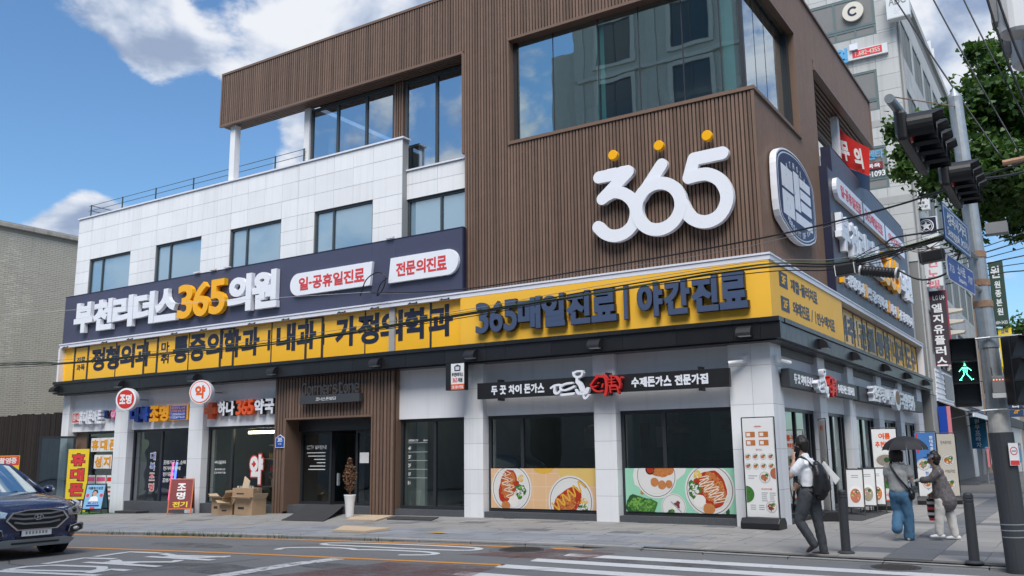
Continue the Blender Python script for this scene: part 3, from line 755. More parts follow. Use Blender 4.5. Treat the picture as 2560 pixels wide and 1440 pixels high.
# --- black stone band above the shops
core('band_core', 'joint', -28.0, -4.72, 16.36, 16.9, 3.545, 3.90)
core('band_core', 'joint', -5.3, -4.72, 16.9, 35.0, 3.545, 3.90)
x = -28.05; k = 0
while x < -4.66:
    x1 = min(x+(1.15 if k % 3 else .52), -4.60)
    if -4.60-x1 < .3: x1 = -4.60
    inst('band_stone', 'black', (x+.003, 16.30, 3.53), (x1-.003, 16.40, 3.835), B)
    inst('band_cap', 'black', (x+.003, 16.26, 3.84), (x1-.003, 16.62, 3.925), B); x = x1; k += 1
y = 16.402; k = 0
while y < 35.0:
    y1 = min(y+(1.3 if k % 3 else .62), 35.1)
    inst('band_stone', 'black', (-4.74, y+.003, 3.53), (-4.63, y1-.003, 3.835), B); inst('band_cap', 'black', (-5.0, y+(.22 if k == 0 else .003), 3.84), (-4.59, y1-.003, 3.925), B); y = y1; k += 1
core('band_soffit', 'black', -28.0, -4.72, 16.42, 16.95, 3.50, 3.54)
core('band_soffit', 'black', -5.4, -4.73, 16.955, 35.0, 3.50, 3.54)
# --- shop front: pillars of stacked stone blocks
def pillar(x0, x1, y0, y1, z0, joints=(1.35, 2.28, 3.05), vj=None, top=3.5):
    zz = [z0]+[j for j in joints]+[top]
    for a, b in zip(zz, zz[1:]):
        if vj: inst('pillar_block', 'stone', (x0, y0, a+.003), (vj-.003, y1, b-.003), B); inst('pillar_block', 'stone', (vj+.003, y0, a+.003), (x1, y1, b-.003), B)
        else: inst('pillar_block', 'stone', (x0, y0, a+.003), (x1, y1, b-.003), B)
    inst('pillar_core', 'stone_joint', (x0+.01, y0+.01, z0), (x1-.01, y1-.01, top), B)
PJ = (.62, 1.15, 1.72, 2.28, 2.95)
pillar(-28.0, -27.62, 16.65, 17.1, -.5, (.9, 2.2, 2.9)); pillar(-25.15, -24.5, 16.65, 17.1, -.35, (.75, 1.5, 2.25, 2.9)); pillar(-21.65, -21.05, 16.65, 17.1, -.25, (.65, 1.45, 2.25, 2.9))
pillar(-11.99, -11.47, 16.65, 17.1, -.1, PJ); pillar(-8.67, -8.17, 16.65, 17.1, -.1, PJ)
pillar(-5.74, -4.92, 16.65, 17.35, -.1, (.78, 1.52, 2.35, 3.08), vj=-5.30)
for y0, y1 in ((20.1, 20.72), (22.95, 23.6), (26.5, 27.2), (29.8, 30.5), (33.3, 34.3)): pillar(-5.42, -4.92, y0, y1, -.1, (.72, 1.5, 2.3, 3.05))
# fascia panels above each shop window, granite plinth below
BAYS = [(-27.62, -25.15), (-24.5, -21.65), (-21.05, -18.1), (-14.05, -11.99), (-11.47, -8.67), (-8.17, -5.74)]
for a, b in BAYS: inst('shop_fascia', 'fascia', (a+.002, 16.80, 2.33), (b-.002, 16.92, 3.5), B); inst('plinth', 'plinth', (a+.002, 16.68, gz((a+b)/2)-.1), (b-.002, 17.1, .24), B)
SB = [(17.35, 20.1), (20.72, 22.95), (23.6, 26.5), (27.2, 29.8), (30.5, 33.3)]
for a, b in SB: inst('shop_fascia', 'fascia', (-5.20, a+.002, 2.33), (-5.06, b-.002, 3.5), B); inst('plinth', 'plinth', (-5.3, a+.002, -.1), (-4.97, b-.002, .2), B)
# shop windows: frame, panes
win_kw = dict(gm='glass_shop', fm='frame', fw=.075)
GFm = FRONT(16.88)
wi_info = windowpart(B, GFm, -14.03, -11.99, .24, 2.33, [-13.0], **win_kw)
wi_l = windowpart(B, GFm, -11.47, -8.67, .24, 2.33, [-10.58], **win_kw)
wi_r = windowpart(B, GFm, -8.17, -5.74, .24, 2.33, [-7.22], **win_kw)
wi_ph = windowpart(B, GFm, -21.05, -18.1, .2, 2.33, [-20.05], **win_kw)
wi_li = windowpart(B, GFm, -24.5, -21.65, .15, 2.33, [-23.15], **win_kw)
wi_mo = windowpart(B, GFm, -26.9, -25.15, -.1, 2.33, [], **win_kw)
for a, b in SB:
    wf = windowpart(B, SIDE(-5.09), a, b, .2, 2.33, [a+(b-a)*.48, a+(b-a)*.86], gm='glass_side', fm='frame', fw=.07)
# a swung-open glass door of the phone shop
dr = MB(); dfr = Fr((-27.3, 16.75, 0), (-.62, -.78, 0), (.78, -.62, 0))
dw = windowpart(B, dfr, 0, 1.05, -.12, 2.2, [], gm='glass_side', fm='frame', fw=.07, name='door')
core('wood_post', 'wood_trim', -27.6, -26.95, 16.95, 17.1, -.2, 2.33)
# --- timber porch of the entrance
ex0, ex1, ox0, ox1, oz = -18.12, -14.03, -17.66, -14.72, 2.42
PP = .108
def porch(x0, x1, z0, z1, y=16.60):
    n = max(1, int(round((x1-x0)/PP))); st = (x1-x0)/n
    for i in range(n): xc = x0+(i+.5)*st; inst('slat', 'wood', (xc-.036, y, z0), (xc+.036, y+.05, z1), B)
    core('slat_backing', 'wood_back', x0, x1, y+.05, y+.09, z0, z1)
porch(ex0, ox0-.04, .0, 3.5); porch(ox1+.04, ex1, .0, 3.5); porch(ox0-.04, ox1+.04, oz+.05, 3.5)
core('porch_trim', 'wood_trim', ox0-.04, ox1+.04, 16.575, 17.3, oz, oz+.048)
core('porch_trim', 'wood_trim', ox0-.04, ox0, 16.577, 17.3, .1, oz); core('porch_trim', 'wood_trim', ox1, ox1+.04, 16.577, 17.3, .1, oz)
core('porch_return', 'wood_trim', ex1-.05, ex1+.01, 16.69, 16.9, .1, 3.5)
core('step', 'plinth', ox0, ox1, 16.72, 17.6, -.1, .26)
EF = FRONT(17.15)
d1 = windowpart(B, EF, ox0, -16.55, .26, oz-.3, [], gm='glass_shop', fm='frame', fw=.07, name='door_panel')
d2 = windowpart(B, EF, -15.72, ox1, .26, oz-.3, [], gm='glass_shop', fm='frame', fw=.06, name='door_panel')
core('door_header', 'frame', ox0, ox1, 17.05, 17.2, oz-.298, oz)
dl = windowpart(B, Fr((-16.55, 17.2, 0), (.15, 1, 0), (1, -.15, 0)), 0, .8, .26, oz-.3, [], gm='glass_shop', fm='frame', fw=.07, name='door')
core('lobby_wall', 'int_white', -17.6, -14.6, 20.2, 20.4, .2, 3.0)
core('lobby_shelf', 'int_dark', -16.45, -16.1, 17.9, 18.3, .2, 2.0)
MB().box(-16.2, -16.15, 16.99, 17.05, .75, 1.05).build('door_handle', 'galv', d1)
# --- window decals that name the shops
def decal(parent, s, y, a0, a1, z0, z1, m='white', bold=.015, split=False): return letters(parent, s, FRONT(y), a0, a1, z0, z1, m, d=0, d0=.0, bold=bold, split=split)
for i, t_ in enumerate(('대', '복', '조', '명')):
    decal(wi_li, t_, 16.855, -23.62, -23.34, 1.42-i*.3, 1.66-i*.3, 'white', .05); decal(wi_li, t_, 16.852, -23.60, -23.36, 1.44-i*.3, 1.64-i*.3, 'blue' if i < 2 else 'redtxt', .015)
for i, t_ in enumerate(('조명기구 도,소매', '전기자재판매', '전기공사', '조명기구 납품 및 시공')):
    decal(wi_li, t_, 16.855, -22.98, -22.98+.105*sum(cw(c) for c in t_)*1.25, 1.30-i*.17, 1.41-i*.17)
decal(wi_ph, '+하나365약국', 16.855, -20.72, -20.25, 1.30, 1.39); decal(wi_ph, '월-금 9:00-21:00', 16.855, -20.70, -20.27, 1.13, 1.18); decal(wi_ph, '토,일 9:00-17:00', 16.855, -20.72, -20.25, 1.04, 1.09)
decal(wi_ph, '병 의원 처방조제', 16.855, -19.75, -19.1, .62, .72)
g1 = letters(wi_ph, '약', FRONT(16.85), -19.32, -18.70, .72, 1.58, 'red', d=0, d0=.004, bold=.085, split=False); g2 = letters(wi_ph, '약', FRONT(16.85), -19.28, -18.74, .76, 1.54, 'white', d=0, d0=.008, bold=.055, split=False)
MB().fbox(FRONT(16.84), -19.19, -19.03, 1.27, 1.32, 0, .003).fbox(FRONT(16.84), -19.135, -19.085, 1.215, 1.375, 0, .0035).build('cross', 'red', wi_ph)
decal(d1, 'CCTV 설치안내', 17.12, -17.42, -16.72, 1.66, 1.76)
for i, w_ in enumerate((.66, .62, .4, .3, .55, .6)): inst('notice_line', 'white', (-16.74-w_, 17.115, 1.56-i*.085), (-16.74, 17.118, 1.58-i*.085), d1)
inst('notice_paper', 'white', (-15.55, 17.11, 1.3), (-15.25, 17.115, 1.56), d2)
decal(wi_info, 'INFORMATION', 16.852, -13.78, -13.48, 1.80, 1.85); decal(wi_info, '층별안내', 16.852, -13.33, -13.2, 1.80, 1.84)
for i, t_ in enumerate(('4F', '3F', '2F', '1F', 'B1')):
    decal(wi_info, t_, 16.852, -13.78, -13.69, 1.60-i*.2, 1.68-i*.2); 
    if i < 4: inst('rule', 'pale', (-13.78, 16.85, 1.55-i*.2), (-13.2, 16.852, 1.557-i*.2), wi_info)
inst('rule', 'pale', (-13.78, 16.85, 1.765), (-13.2, 16.852, 1.772), wi_info)
def label_cells(parent, s, cells, y, z0, z1, fg, bg_):
    for c, (a0, a1) in zip(s, cells):
        inst('letter_board', bg_, (a0, 16.835, z0), (a1, 16.85, z1), parent); letters(parent, c, FRONT(16.834), a0+.03, a1-.03, z0+.05, z1-.05, fg, d=.01, d0=.0, bold=.035)
label_cells(wi_mo, '휴대폰', [(-26.6+i*.46, -26.16+i*.46) for i in range(3)], 0, 1.70, 2.12, 'amber', 'white'); label_cells(wi_mo, '성지', [(-26.38+i*.46, -25.94+i*.46) for i in range(2)], 0, 1.18, 1.60, 'amber', 'white')
for i, (a, m_) in enumerate(((-26.75, 'pale'), (-26.2, 'white'), (-25.66, 'white'))):
    inst('poster', m_, (a, 16.83, .05), (a+.5, 16.835, .98), wi_mo); inst('poster_head', 'red' if i == 2 else 'pink', (a+.03, 16.826, .80), (a+.47, 16.83, .92), wi_mo)
    for q in range(4): inst('poster_line', 'grey' if q % 2 else 'redtxt', (a+.05, 16.826, .2+q*.13), (a+random.uniform(.3, .44), 16.829, .26+q*.13), wi_mo)
# inside the shops: what shows through the glass
def pend(x, y, z):
    t = thing('pendant_lamp', 'woven pendant lamp hanging inside the restaurant window %s' % ('near the corner' if x > -7 else 'left of the corner pillar' if x > -8.6 else 'beside the middle pillar'), 'lamp', (x, y, z))
    MB().lathe([(.05, .16), (.24, .10), (.27, -.06), (.25, -.07)], (x, y, z), 16).build('lamp_shade', 'wood_trim', t, smooth=True); MB().tube([(x, y, z+.16), (x, y, 3.35)], .006, 5).build('cord', 'dark', t)
    MB().ball((x, y, z-.02), .05).build('bulb', mat('warm bulb', (1, .8, .5), emit=(1, .72, .38), es=6.), t)
pend(-9.6, 18.6, 2.0); pend(-7.7, 18.9, 1.98); pend(-6.3, 18.4, 2.02)
core('counter', 'int_dark', -11.2, -9.2, 19.4, 20.0, .2, 1.15); core('counter', 'int_dark', -8.2, -6.2, 20.0, 20.5, .2, 1.3)
core('wall_menu', 'int_white', -7.6, -6.0, 20.55, 20.59, 1.5, 2.4); core('interior_upright', 'int_white', -9.3, -8.9, 19.0, 19.4, .2, 3.35)
for i in range(4): core('shelf', 'int_white', -20.7, -18.3, 18.6+.2*(i % 2), 18.95, .6+i*.4, .64+i*.4)
M['tube_warm'] = mat('strip lamp', (1, .9, .6), emit=(1, .86, .6), es=9.)
core('strip_light', 'tube_warm', -19.9, -18.3, 17.3, 17.34, 2.12, 2.19)
M['neon_b'] = mat('blue neon', (.1, .2, 1), emit=(.05, .12, 1), es=3.); M['neon_p'] = mat('pink neon', (1, .2, .4), emit=(1, .1, .3), es=1.)
MB().tube([(-22.95, 17.2, .25), (-22.82, 17.2, 1.35)], .03, 8).build('neon_tube', 'neon_b', B); MB().tube([(-23.1, 17.2, .25), (-22.98, 17.2, 1.35)], .03, 8).build('neon_tube', 'neon_p', B)
core('display_case', 'int_white', -22.6, -21.75, 17.3, 18.0, .2, .95)
for x, y in ((-13.4, 17.6), (-12.6, 18.3), (-10.4, 18.4), (-23.5, 18.2), (-22.2, 18.0)): MB().lathe([(.001, 3.32), (.09, 3.32), (.09, 3.35), (.001, 3.35)], (x, y, 0), 14).build('downlight', 'tube_warm', B)  # restaurant and lighting shop ones are added, to brighten those interiors
core('curtain', 'int_white', -14.0, -13.7, 17.4, 17.5, .25, 2.3)
rnd = random.Random(4)
for i in range(46):
    x = rnd.uniform(-20.6, -18.4); k = rnd.randrange(4); inst('product', ('white', 'lightbox', 'redtxt', 'letter_y', 'pale')[rnd.randrange(5)] if False else ('white', 'redtxt', 'letter_y', 'pale')[rnd.randrange(4)], (x, 18.66, .645+k*.4), (x+.09, 18.8, .645+k*.4+rnd.uniform(.1, .25)), B)
for i in range(7): MB().ball((-24.2+i*.38, 18.4+.3*(i % 2), 2.45+.2*(i % 3)), (.13, .13, .09), 12, 8).build('shop_lamp', 'pale', B, smooth=True)
for x in (-10.9, -10.1, -7.6, -6.7): core('dining_table', 'wood_trim', x-.3, x+.3, 17.6, 18.2, .92, .96); core('table_leg', 'int_dark', x-.03, x+.03, 17.87, 17.93, .2, .92)
for i in range(5): core('wall_picture', 'wood_trim' if i % 2 else 'int_white', -11.0+i*.5, -10.7+i*.5, 20.55, 20.59, 1.6, 2.1+.1*(i % 2))
core('menu_board', 'int_white', -13.5, -12.3, 20.54, 20.59, .9, 2.2)
# ================================================================== signs on the corner building
def board(t, fr, a0, a1, b0, b1, d0, d1, m, name='board', cuts=()):
    xs = [a0]+list(cuts)+[a1]
    for p, q in zip(xs, xs[1:]): MB().fbox(fr, p+(.002 if p != a0 else 0), q-(.002 if q != a1 else 0), b0, b1, d0, d1).build(name, m, t)
# --- long navy sign over the strip window
F = FRONT(16.50)
t = thing('clinic_sign', 'long navy sign board with raised white and yellow clinic lettering under the third floor windows', 'sign', (-20, 16.5, 5.1))
board(t, F, -28.08, -11.92, 5.10, 6.72, -.1, 0, 'navy', cuts=(-24.9, -21.7, -18.3, -14.72, -13.95))
MB().fbox(F, -11.918, -11.88, 5.1, 6.72, -.11, .01).build('edge_trim', 'navy_edge', t)
MB().fbox(F, -28.10, -11.9, 6.722, 6.75, -.1, .005).build('edge_trim', 'navy_edge', t)
letters(t, '부천리더스', F, -27.30, -22.12, 5.44, 6.42, 'letter_w', d=.13, d0=.02, bold=.052, gap=.03)
letters(t, '365', F, -22.08, -19.98, 5.44, 6.44, 'letter_y', d=.14, d0=.02, bold=.06, gap=.03)
letters(t, '의원', F, -19.92, -17.93, 5.42, 6.46, 'letter_w', d=.13, d0=.02, bold=.052, gap=.03)
for x in (-21.4, -20.7, -20.1, -14.1): inst('lamp_bracket', 'trim', (x-.12, 16.42, 6.755), (x+.12, 16.5, 6.79), t)
def pill(label, a0, a1, b0, b1, left, txt, ta, tb):
    p = thing('pill_sign', label, 'sign', ((a0+a1)/2, 16.49, b0)); h = (b1-b0)/2; c = (b0+b1)/2
    if left: pts = arc(a0+h, c, h, 90, 270, 14)+[(a1-.07, b0), (a1, b1)]
    else: pts = [(a0, b0)]+arc(a1-h, c, h, -90, 90, 14)+[(a0+.07, b1)]
    MB().prism(F, pts, .005, .09).build('panel', 'letter_w', p, bevel=.006)
    letters(p, txt, F, ta, tb, c-.17, c+.17, 'redtxt', d=.004, d0=.092, bold=.03)
pill('white pill shaped panel with red lettering on the navy sign, rounded at its left end', -17.50, -14.62, 5.64, 6.24, True, '일·공휴일진료', -17.18, -14.86)
pill('white pill shaped panel with red lettering on the navy sign, rounded at its right end', -14.10, -11.98, 5.62, 6.24, False, '전문의진료', -13.86, -12.30)
# --- white flashing around the building
t = thing('sign_flashing', 'white metal flashing running along both streets below the navy sign', 'flashing', (-16, 16.4, 5.03))
MB().box(-28.08, -4.745, 16.42, 16.66, 5.035, 5.13).build('flashing', 'trim', t); MB().box(-28.10, -4.73, 16.40, 16.66, 5.132, 5.17).build('flashing_lip', 'trim', t)
MB().box(-4.99, -4.745, 16.662, 34.6, 5.03, 5.13).build('flashing', 'trim', t); MB().box(-4.99, -4.73, 16.662, 34.6, 5.132, 5.165).build('flashing_lip', 'trim', t)
MB().box(-28.10, -28.0, 16.40, 16.6, 3.93, 5.028).build('flashing_end', 'trim', t); MB().box(-4.95, -4.75, 34.4, 34.55, 3.93, 5.028).build('flashing_end', 'trim', t)
# --- yellow corner sign
t = thing('corner_sign', 'yellow sign board wrapping the building corner with navy lettering', 'sign', (-8.3, 16.4, 3.93))
MB().box(-11.88, -4.77, 16.42, 16.60, 3.93, 5.028).build('board', 'yellow', t); MB().box(-4.95, -4.768, 16.602, 22.25, 3.93, 5.028).build('board', 'yellow', t)
MB().box(-11.93, -11.882, 16.43, 16.6, 3.93, 5.03).build('edge_trim', 'yellow', t)
Fy = FRONT(16.42)
for s, a0, a1 in (('365매일진료', -11.42, -7.88), ('|', -7.88, -7.50), ('야간진료', -7.45, -5.15)):
    letters(t, s, Fy, a0, a1, 4.13, 4.84, 'letter_n_side', d=.10, d0=.03, bold=.055, gap=.03); letters(t, s, Fy, a0+.008, a1-.008, 4.138, 4.832, 'letter_n', d=.004, d0=.131, bold=.048, gap=.05, name='letter_face')
Sy = SIDE(-4.768)
for s, a0, b0, b1 in (('3F', 17.03, 4.62, 4.92), ('2F', 17.06, 4.15, 4.43)):
    MB().fbox(Sy, a0, a0+.55, b0, b1, 0, .006).build('floor_tag', 'ink', t); letters(t, s, Sy, a0+.12, a0+.43, b0+.06, b1-.06, 'yellow', d=.003, d0=.008, bold=.03)
letters(t, '재활·물리치료', Sy, 17.80, 19.9, 4.63, 4.89, 'ink', d=.004, d0=.001, bold=.03); letters(t, '외래진료 / 1인수액치료', Sy, 17.85, 21.35, 4.17, 4.44, 'ink', d=.004, d0=.001, bold=.03)
# --- the big number
F = FRONT(16.60)
t = thing('number_sign', 'large white rounded 365 sign with three yellow dots on the brown battens', 'sign', (-6.9, 16.6, 5.8))
W_ = .265
mb = MB()
stroke(mb, F, [(-8.29, 7.28), (-7.60, 7.28)], W_, .04, .150, .002); stroke(mb, F, [(-7.60, 7.28), (-8.22, 6.79)], W_, .04, .154, .002)
stroke(mb, F, smooth_pts([(-8.22, 6.79), (-8.08, 6.86), (-7.90, 6.885), (-7.69, 6.80), (-7.52, 6.62), (-7.46, 6.40), (-7.53, 6.14), (-7.72, 5.98), (-7.96, 5.945), (-8.18, 6.03), (-8.34, 6.19)], 6), W_, .04, .158, .003); mb.build('digit', 'letter_w', t)
mb = MB(); stroke(mb, F, [(-6.85, 7.29), (-7.36, 6.66)], W_, .04, .152, .002)
stroke(mb, F, arc(-6.95, 6.42, .485, 0, 361, 48), W_, .04, .166, .003, False); mb.build('digit', 'letter_w', t)
mb = MB(); stroke(mb, F, [(-5.56, 7.29), (-6.15, 7.28)], W_, .04, .149, .002); stroke(mb, F, [(-6.15, 7.28), (-6.27, 6.91)], W_, .04, .153, .002)
stroke(mb, F, smooth_pts([(-6.27, 6.91), (-6.05, 6.925), (-5.86, 6.90), (-5.64, 6.75), (-5.52, 6.50), (-5.53, 6.26), (-5.66, 6.05), (-5.85, 5.955), (-6.05, 5.96), (-6.24, 6.06), (-6.36, 6.22), (-6.44, 6.40)], 6), W_, .04, .161, .003); mb.build('digit', 'letter_w', t)
for x in (-7.94, -6.89, -5.85):
    MB().lathe([(.108, 0), (.108, -.10), (.1, -.11)], (x, 16.54, 7.71), 24, 'y').build('dot', 'letter_y', t)
    MB().tube([(x+.03, 16.62, 7.6), (x+.05, 16.62, 7.42)], .006, 5).build('wire', 'dark', t)
for x in (-8.0, -7.7): inst('fixing_bar', 'trim', (x-.12, 16.50, 7.415), (x+.10, 16.56, 7.44), t)
# --- crest on the side face
F = SIDE(-4.93)
t = thing('crest_sign', 'white and navy university crest panel on the brown side wall', 'sign', (-4.9, 18.8, 5.9))
def crest(s): # s shrinks towards the centre
    c = (18.78, 6.78); pts = [(17.35, 6.22), (17.75, 5.98), (18.3, 5.84), (18.78, 5.80), (19.3, 5.84), (19.85, 5.98), (20.22, 6.22), (20.25, 7.15), (20.1, 7.42), (19.6, 7.66), (18.9, 7.76), (18.1, 7.70), (17.55, 7.52), (17.32, 7.2)]
    q = smooth_pts([pts[-1]]+pts+pts[:2], 4)[4:-4]
    return [(c[0]+(x-c[0])*s, c[1]+(y-c[1])*s) for x, y in q[:-1]]
MB().prism(F, crest(1.), .04, .17).build('panel', 'letter_w', t, bevel=.01)
M['crest'] = mat('crest navy', (.030, .042, .110), .4, var=.05)
MB().ring(F, crest(.965), crest(.93), .17, .173).build('crest_line', 'crest', t); MB().prism(F, crest(.90), .17, .1745).build('crest_field', 'crest', t)
for x0, x1, y0, y1 in ((17.66, 18.5, 6.80, 7.28), (17.66, 18.5, 6.22, 6.74), (18.58, 19.0, 6.50, 7.34), (19.05, 19.9, 7.10, 7.30), (19.05, 19.9, 6.84, 7.04), (19.05, 19.9, 6.56, 6.78), (18.58, 19.9, 6.22, 6.44)):
    MB().fbox(F, x0, x1, y0, y1, .1745, .177).build('crest_block', 'letter_w', t)
for word, cy, ry, a_0, a_1, up in (('CATHOLIC', 6.72, .74, 140, 40, 1), ('UNIVERSITY OF KOREA', 6.76, -.78, 155, 25, -1)):
    n = len(word)
    for i, c in enumerate(word):
        if c == ' ': continue
        a = R(a_0+(a_1-a_0)*i/(n-1)); px, py = 18.78+1.16*math.cos(a), cy+ry*math.sin(a)
        g = -(math.pi/2-a)*.45*up; u = Vector((0, math.cos(g), math.sin(g))); v = Vector((0, -math.sin(g), math.cos(g)))
        letters(t, c, Fr(F.p(px, py, .1745), u, (1, 0, 0), v), -.055, .055, -.065, .065, 'letter_w', d=.002, bold=.015, split=False)
# --- navy sign on the side street
t = thing('side_clinic_sign', 'tall navy sign board with crowded white lettering on the side street', 'sign', (-4.7, 27, 5.2))
MB().box(-4.98, -4.75, 21.75, 32.9, 5.17, 8.3).build('board', 'navy_side', t); MB().box(-4.98, -4.752, 22.3, 32.6, 8.302, 8.95).build('board', 'navy_side', t)
MB().box(-4.985, -4.74, 21.70, 21.748, 5.17, 8.32).build('edge_trim', 'navy_edge', t); MB().box(-4.985, -4.742, 22.24, 22.298, 8.322, 8.97).build('edge_trim', 'navy_edge', t)
F = SIDE(-4.75)
pts = arc(22.35, 7.87, .27, 90, 270, 10)+[(31.6, 7.72), (31.6, 8.24)]
MB().prism(F, pts, .01, .12).build('panel', 'letter_w', t)
letters(t, '일·공휴일진료', F, 22.5, 24.9, 7.72, 8.02, 'redtxt', d=.004, d0=.121, bold=.03); letters(t, '365매일진료', F, 25.4, 27.9, 7.76, 8.06, 'redtxt', d=.004, d0=.121, bold=.03); letters(t, '야간진료', F, 28.8, 31.1, 7.8, 8.1, 'redtxt', d=.004, d0=.121, bold=.03)
for a in (25.15, 28.3): MB().fbox(F, a-.06, a+.06, 7.58, 8.24, .1, .125).build('gap_strip', 'navy_side', t)
letters(t, '부천리더스', F, 21.95, 27.2, 6.28, 7.20, 'letter_w', d=.15, d0=.02, bold=.05); letters(t, '365', F, 27.3, 29.9, 6.22, 7.24, 'letter_y', d=.16, d0=.02, bold=.055); letters(t, '의원', F, 30.0, 32.2, 6.28, 7.2, 'letter_w', d=.15, d0=.02, bold=.05)
for s, a0, a1 in (('정형외과', 22.6, 24.7), ('통증의학과', 25.1, 27.9), ('내과', 28.3, 29.3), ('가정의학과', 29.7, 32.3)): letters(t, s, F, a0, a1, 5.46, 5.80, 'letter_w', d=.08, d0=.01, bold=.045)
for a in (22.2, 24.88, 28.08, 29.5): MB().fbox(F, a-.12, a+.12, 5.46, 5.82, .01, .1).build('separator', 'letter_y', t)
# --- yellow strip window on the side street
SS = SIDE(-4.97)
yb = [22.4, 23.2, 24.4, 25.5, 26.1, 27.3, 28.5, 29.1, 30.3, 31.6, 32.2, 33.4, 34.4]
st_ = MB().fbox(SS, 22.3, 34.45, 5.0, 5.03, -.05, .01).build('strip_window', 'frame', B)
for y in yb: inst('mullion', 'frame', (-5.02, y-.035, 3.93), (-4.958, y+.035, 4.998), st_)
for a, b in zip(yb, yb[1:]): inst('film_pane', 'film', (-4.995, a+.03, 3.93), (-4.972, b-.03, 5.03), st_)
letters(st_, '척추|관절|통증|내과|도수', SIDE(-4.97), 22.6, 34.2, 4.18, 4.86, 'ink', d=.002, d0=.004, bold=.04)
# --- pork cutlet restaurant signs: front and side
def brush_logo(t, fr, A):
    """hand-brushed white lettering and a red brush emblem; A maps sign metres to wall metres"""
    d0, d1 = .03, .13
    mb = MB()
    for pts, wd in (([(-9.49, 2.84), (-9.40, 2.885), (-9.29, 2.895)], .045), ([(-9.40, 2.86), (-9.405, 2.74), (-9.33, 2.72), (-9.25, 2.79)], .045), ([(-9.21, 2.89), (-9.10, 2.915), (-8.98, 2.92)], .042), ([(-9.215, 2.885), (-9.27, 2.85), (-9.24, 2.79), (-9.14, 2.78), (-9.03, 2.81), (-8.93, 2.845)], .042), ([(-9.24, 2.685), (-9.09, 2.69), (-8.95, 2.70)], .05),
                    ([(-8.95, 3.13), (-8.925, 3.06), (-8.85, 3.035), (-8.76, 3.055), (-8.73, 3.12)], .045), ([(-8.92, 3.13), (-8.85, 3.155), (-8.74, 3.15)], .038), ([(-8.86, 3.02), (-8.86, 2.95), (-8.80, 2.88), (-8.75, 2.76)], [.06, .085, .085, .08]), ([(-8.89, 2.77), (-8.85, 2.71), (-8.74, 2.70), (-8.65, 2.72), (-8.62, 2.78)], [.05, .07, .08, .08, .07]), ([(-8.72, 2.64), (-8.70, 2.59), (-8.65, 2.60), (-8.60, 2.65)], .04)):
        sp = smooth_pts([A(*p) for p in pts], 5); ws = wd if not isinstance(wd, list) else [wd[min(len(wd)-1, i//5)] for i in range(len(sp))]
        stroke(mb, fr, sp, ws, d0, d1+random.uniform(0, .004), .002)
    mb.build('brush_word', 'letter_w', t)
    mb = MB()
    for pts, wd in (([(-8.55, 2.86), (-8.50, 2.91), (-8.44, 2.975), (-8.39, 3.0)], .035), ([(-8.42, 3.035), (-8.36, 3.03), (-8.30, 3.02), (-8.24, 3.02)], .05), ([(-8.25, 3.03), (-8.20, 2.96), (-8.185, 2.85), (-8.19, 2.74), (-8.22, 2.64)], .06), ([(-8.50, 2.78), (-8.45, 2.735), (-8.37, 2.715), (-8.28, 2.725)], .035), ([(-8.54, 2.85), (-8.52, 2.81), (-8.45, 2.82), (-8.41, 2.835)], .025), ([(-8.38, 2.885), (-8.375, 2.888)], .03), ([(-8.27, 2.86), (-8.285, 2.80)], .03),
                    ([(-8.14, 2.94), (-8.0, 2.95)], .024), ([(-8.13, 2.885), (-7.99, 2.89)], .024), ([(-8.14, 2.825), (-7.98, 2.83)], .024), ([(-8.07, 3.0), (-8.07, 2.82)], .026), ([(-8.11, 2.80), (-8.10, 2.69)], .03), ([(-8.11, 2.80), (-7.96, 2.80), (-7.925, 2.66)], .034), ([(-8.09, 2.745), (-7.97, 2.745)], .022), ([(-8.10, 3.02), (-7.99, 3.0), (-7.92, 2.92), (-7.885, 2.84), (-7.90, 2.76)], .036), ([(-7.87, 2.95), (-7.85, 2.985), (-7.83, 2.965)], .02)):
        stroke(mb, fr, smooth_pts([A(*p) for p in pts], 4), wd, d0, d1+random.uniform(0, .004), .002)
    mb.build('brush_emblem', 'red', t)
t = thing('cutlet_sign', 'long black sign with white brush lettering over the restaurant windows on the main street', 'sign', (-8.5, 16.5, 2.69))
F = FRONT(16.43)
MB().fbox(F, -11.47, -5.66, 2.69, 3.045, -.1, .0).build('board', 'dark', t, bevel=.004)
letters(t, '두 꿋 차이 돈가스', F, -11.09, -9.72, 2.765, 2.965, 'letter_w', d=.012, bold=.04); letters(t, '수제돈가스 전문가집', F, -7.69, -6.07, 2.765, 2.965, 'letter_w', d=.012, bold=.045)
brush_logo(t, F, lambda x, z: (x, z))
for x in (-10.9, -8.25, -6.25): inst('bracket', 'dark', (x-.03, 16.44, 2.64), (x+.03, 16.64, 3.10), t)
t = thing('cutlet_sign', 'short looking black sign with white brush lettering just round the corner on the side street', 'sign', (-4.7, 20, 2.69))
F = SIDE(-4.72)
MB().fbox(F, 17.12, 22.93, 2.68, 3.03, -.16, .0).build('board', 'charcoal', t, bevel=.004)
letters(t, '두 꿋 차이 돈가스', F, 17.42, 18.87, 2.755, 2.945, 'letter_w', d=.012, bold=.04); letters(t, '수제돈가스 전문가집', F, 20.95, 22.6, 2.755, 2.945, 'letter_w', d=.012, bold=.045)
brush_logo(t, F, lambda x, z: (28.15+x, z-.01))
t = thing('noodle_sign', 'black sign with crowded white standing letters and a tan oval farther along the side street', 'sign', (-4.7, 28, 2.65))
MB().fbox(F, 23.2, 33.0, 2.67, 3.03, -.16, .0).build('board', 'charcoal', t, bevel=.004)
letters(t, '전주콩나물', F, 24.0, 27.0, 2.70, 3.10, 'letter_w', d=.14, d0=.02, bold=.03); letters(t, '국밥명가', F, 28.0, 30.4, 2.64, 3.10, 'letter_w', d=.14, d0=.02, bold=.03); letters(t, '원종점', F, 30.7, 31.4, 2.79, 2.9, 'letter_w', d=.01, bold=.03)
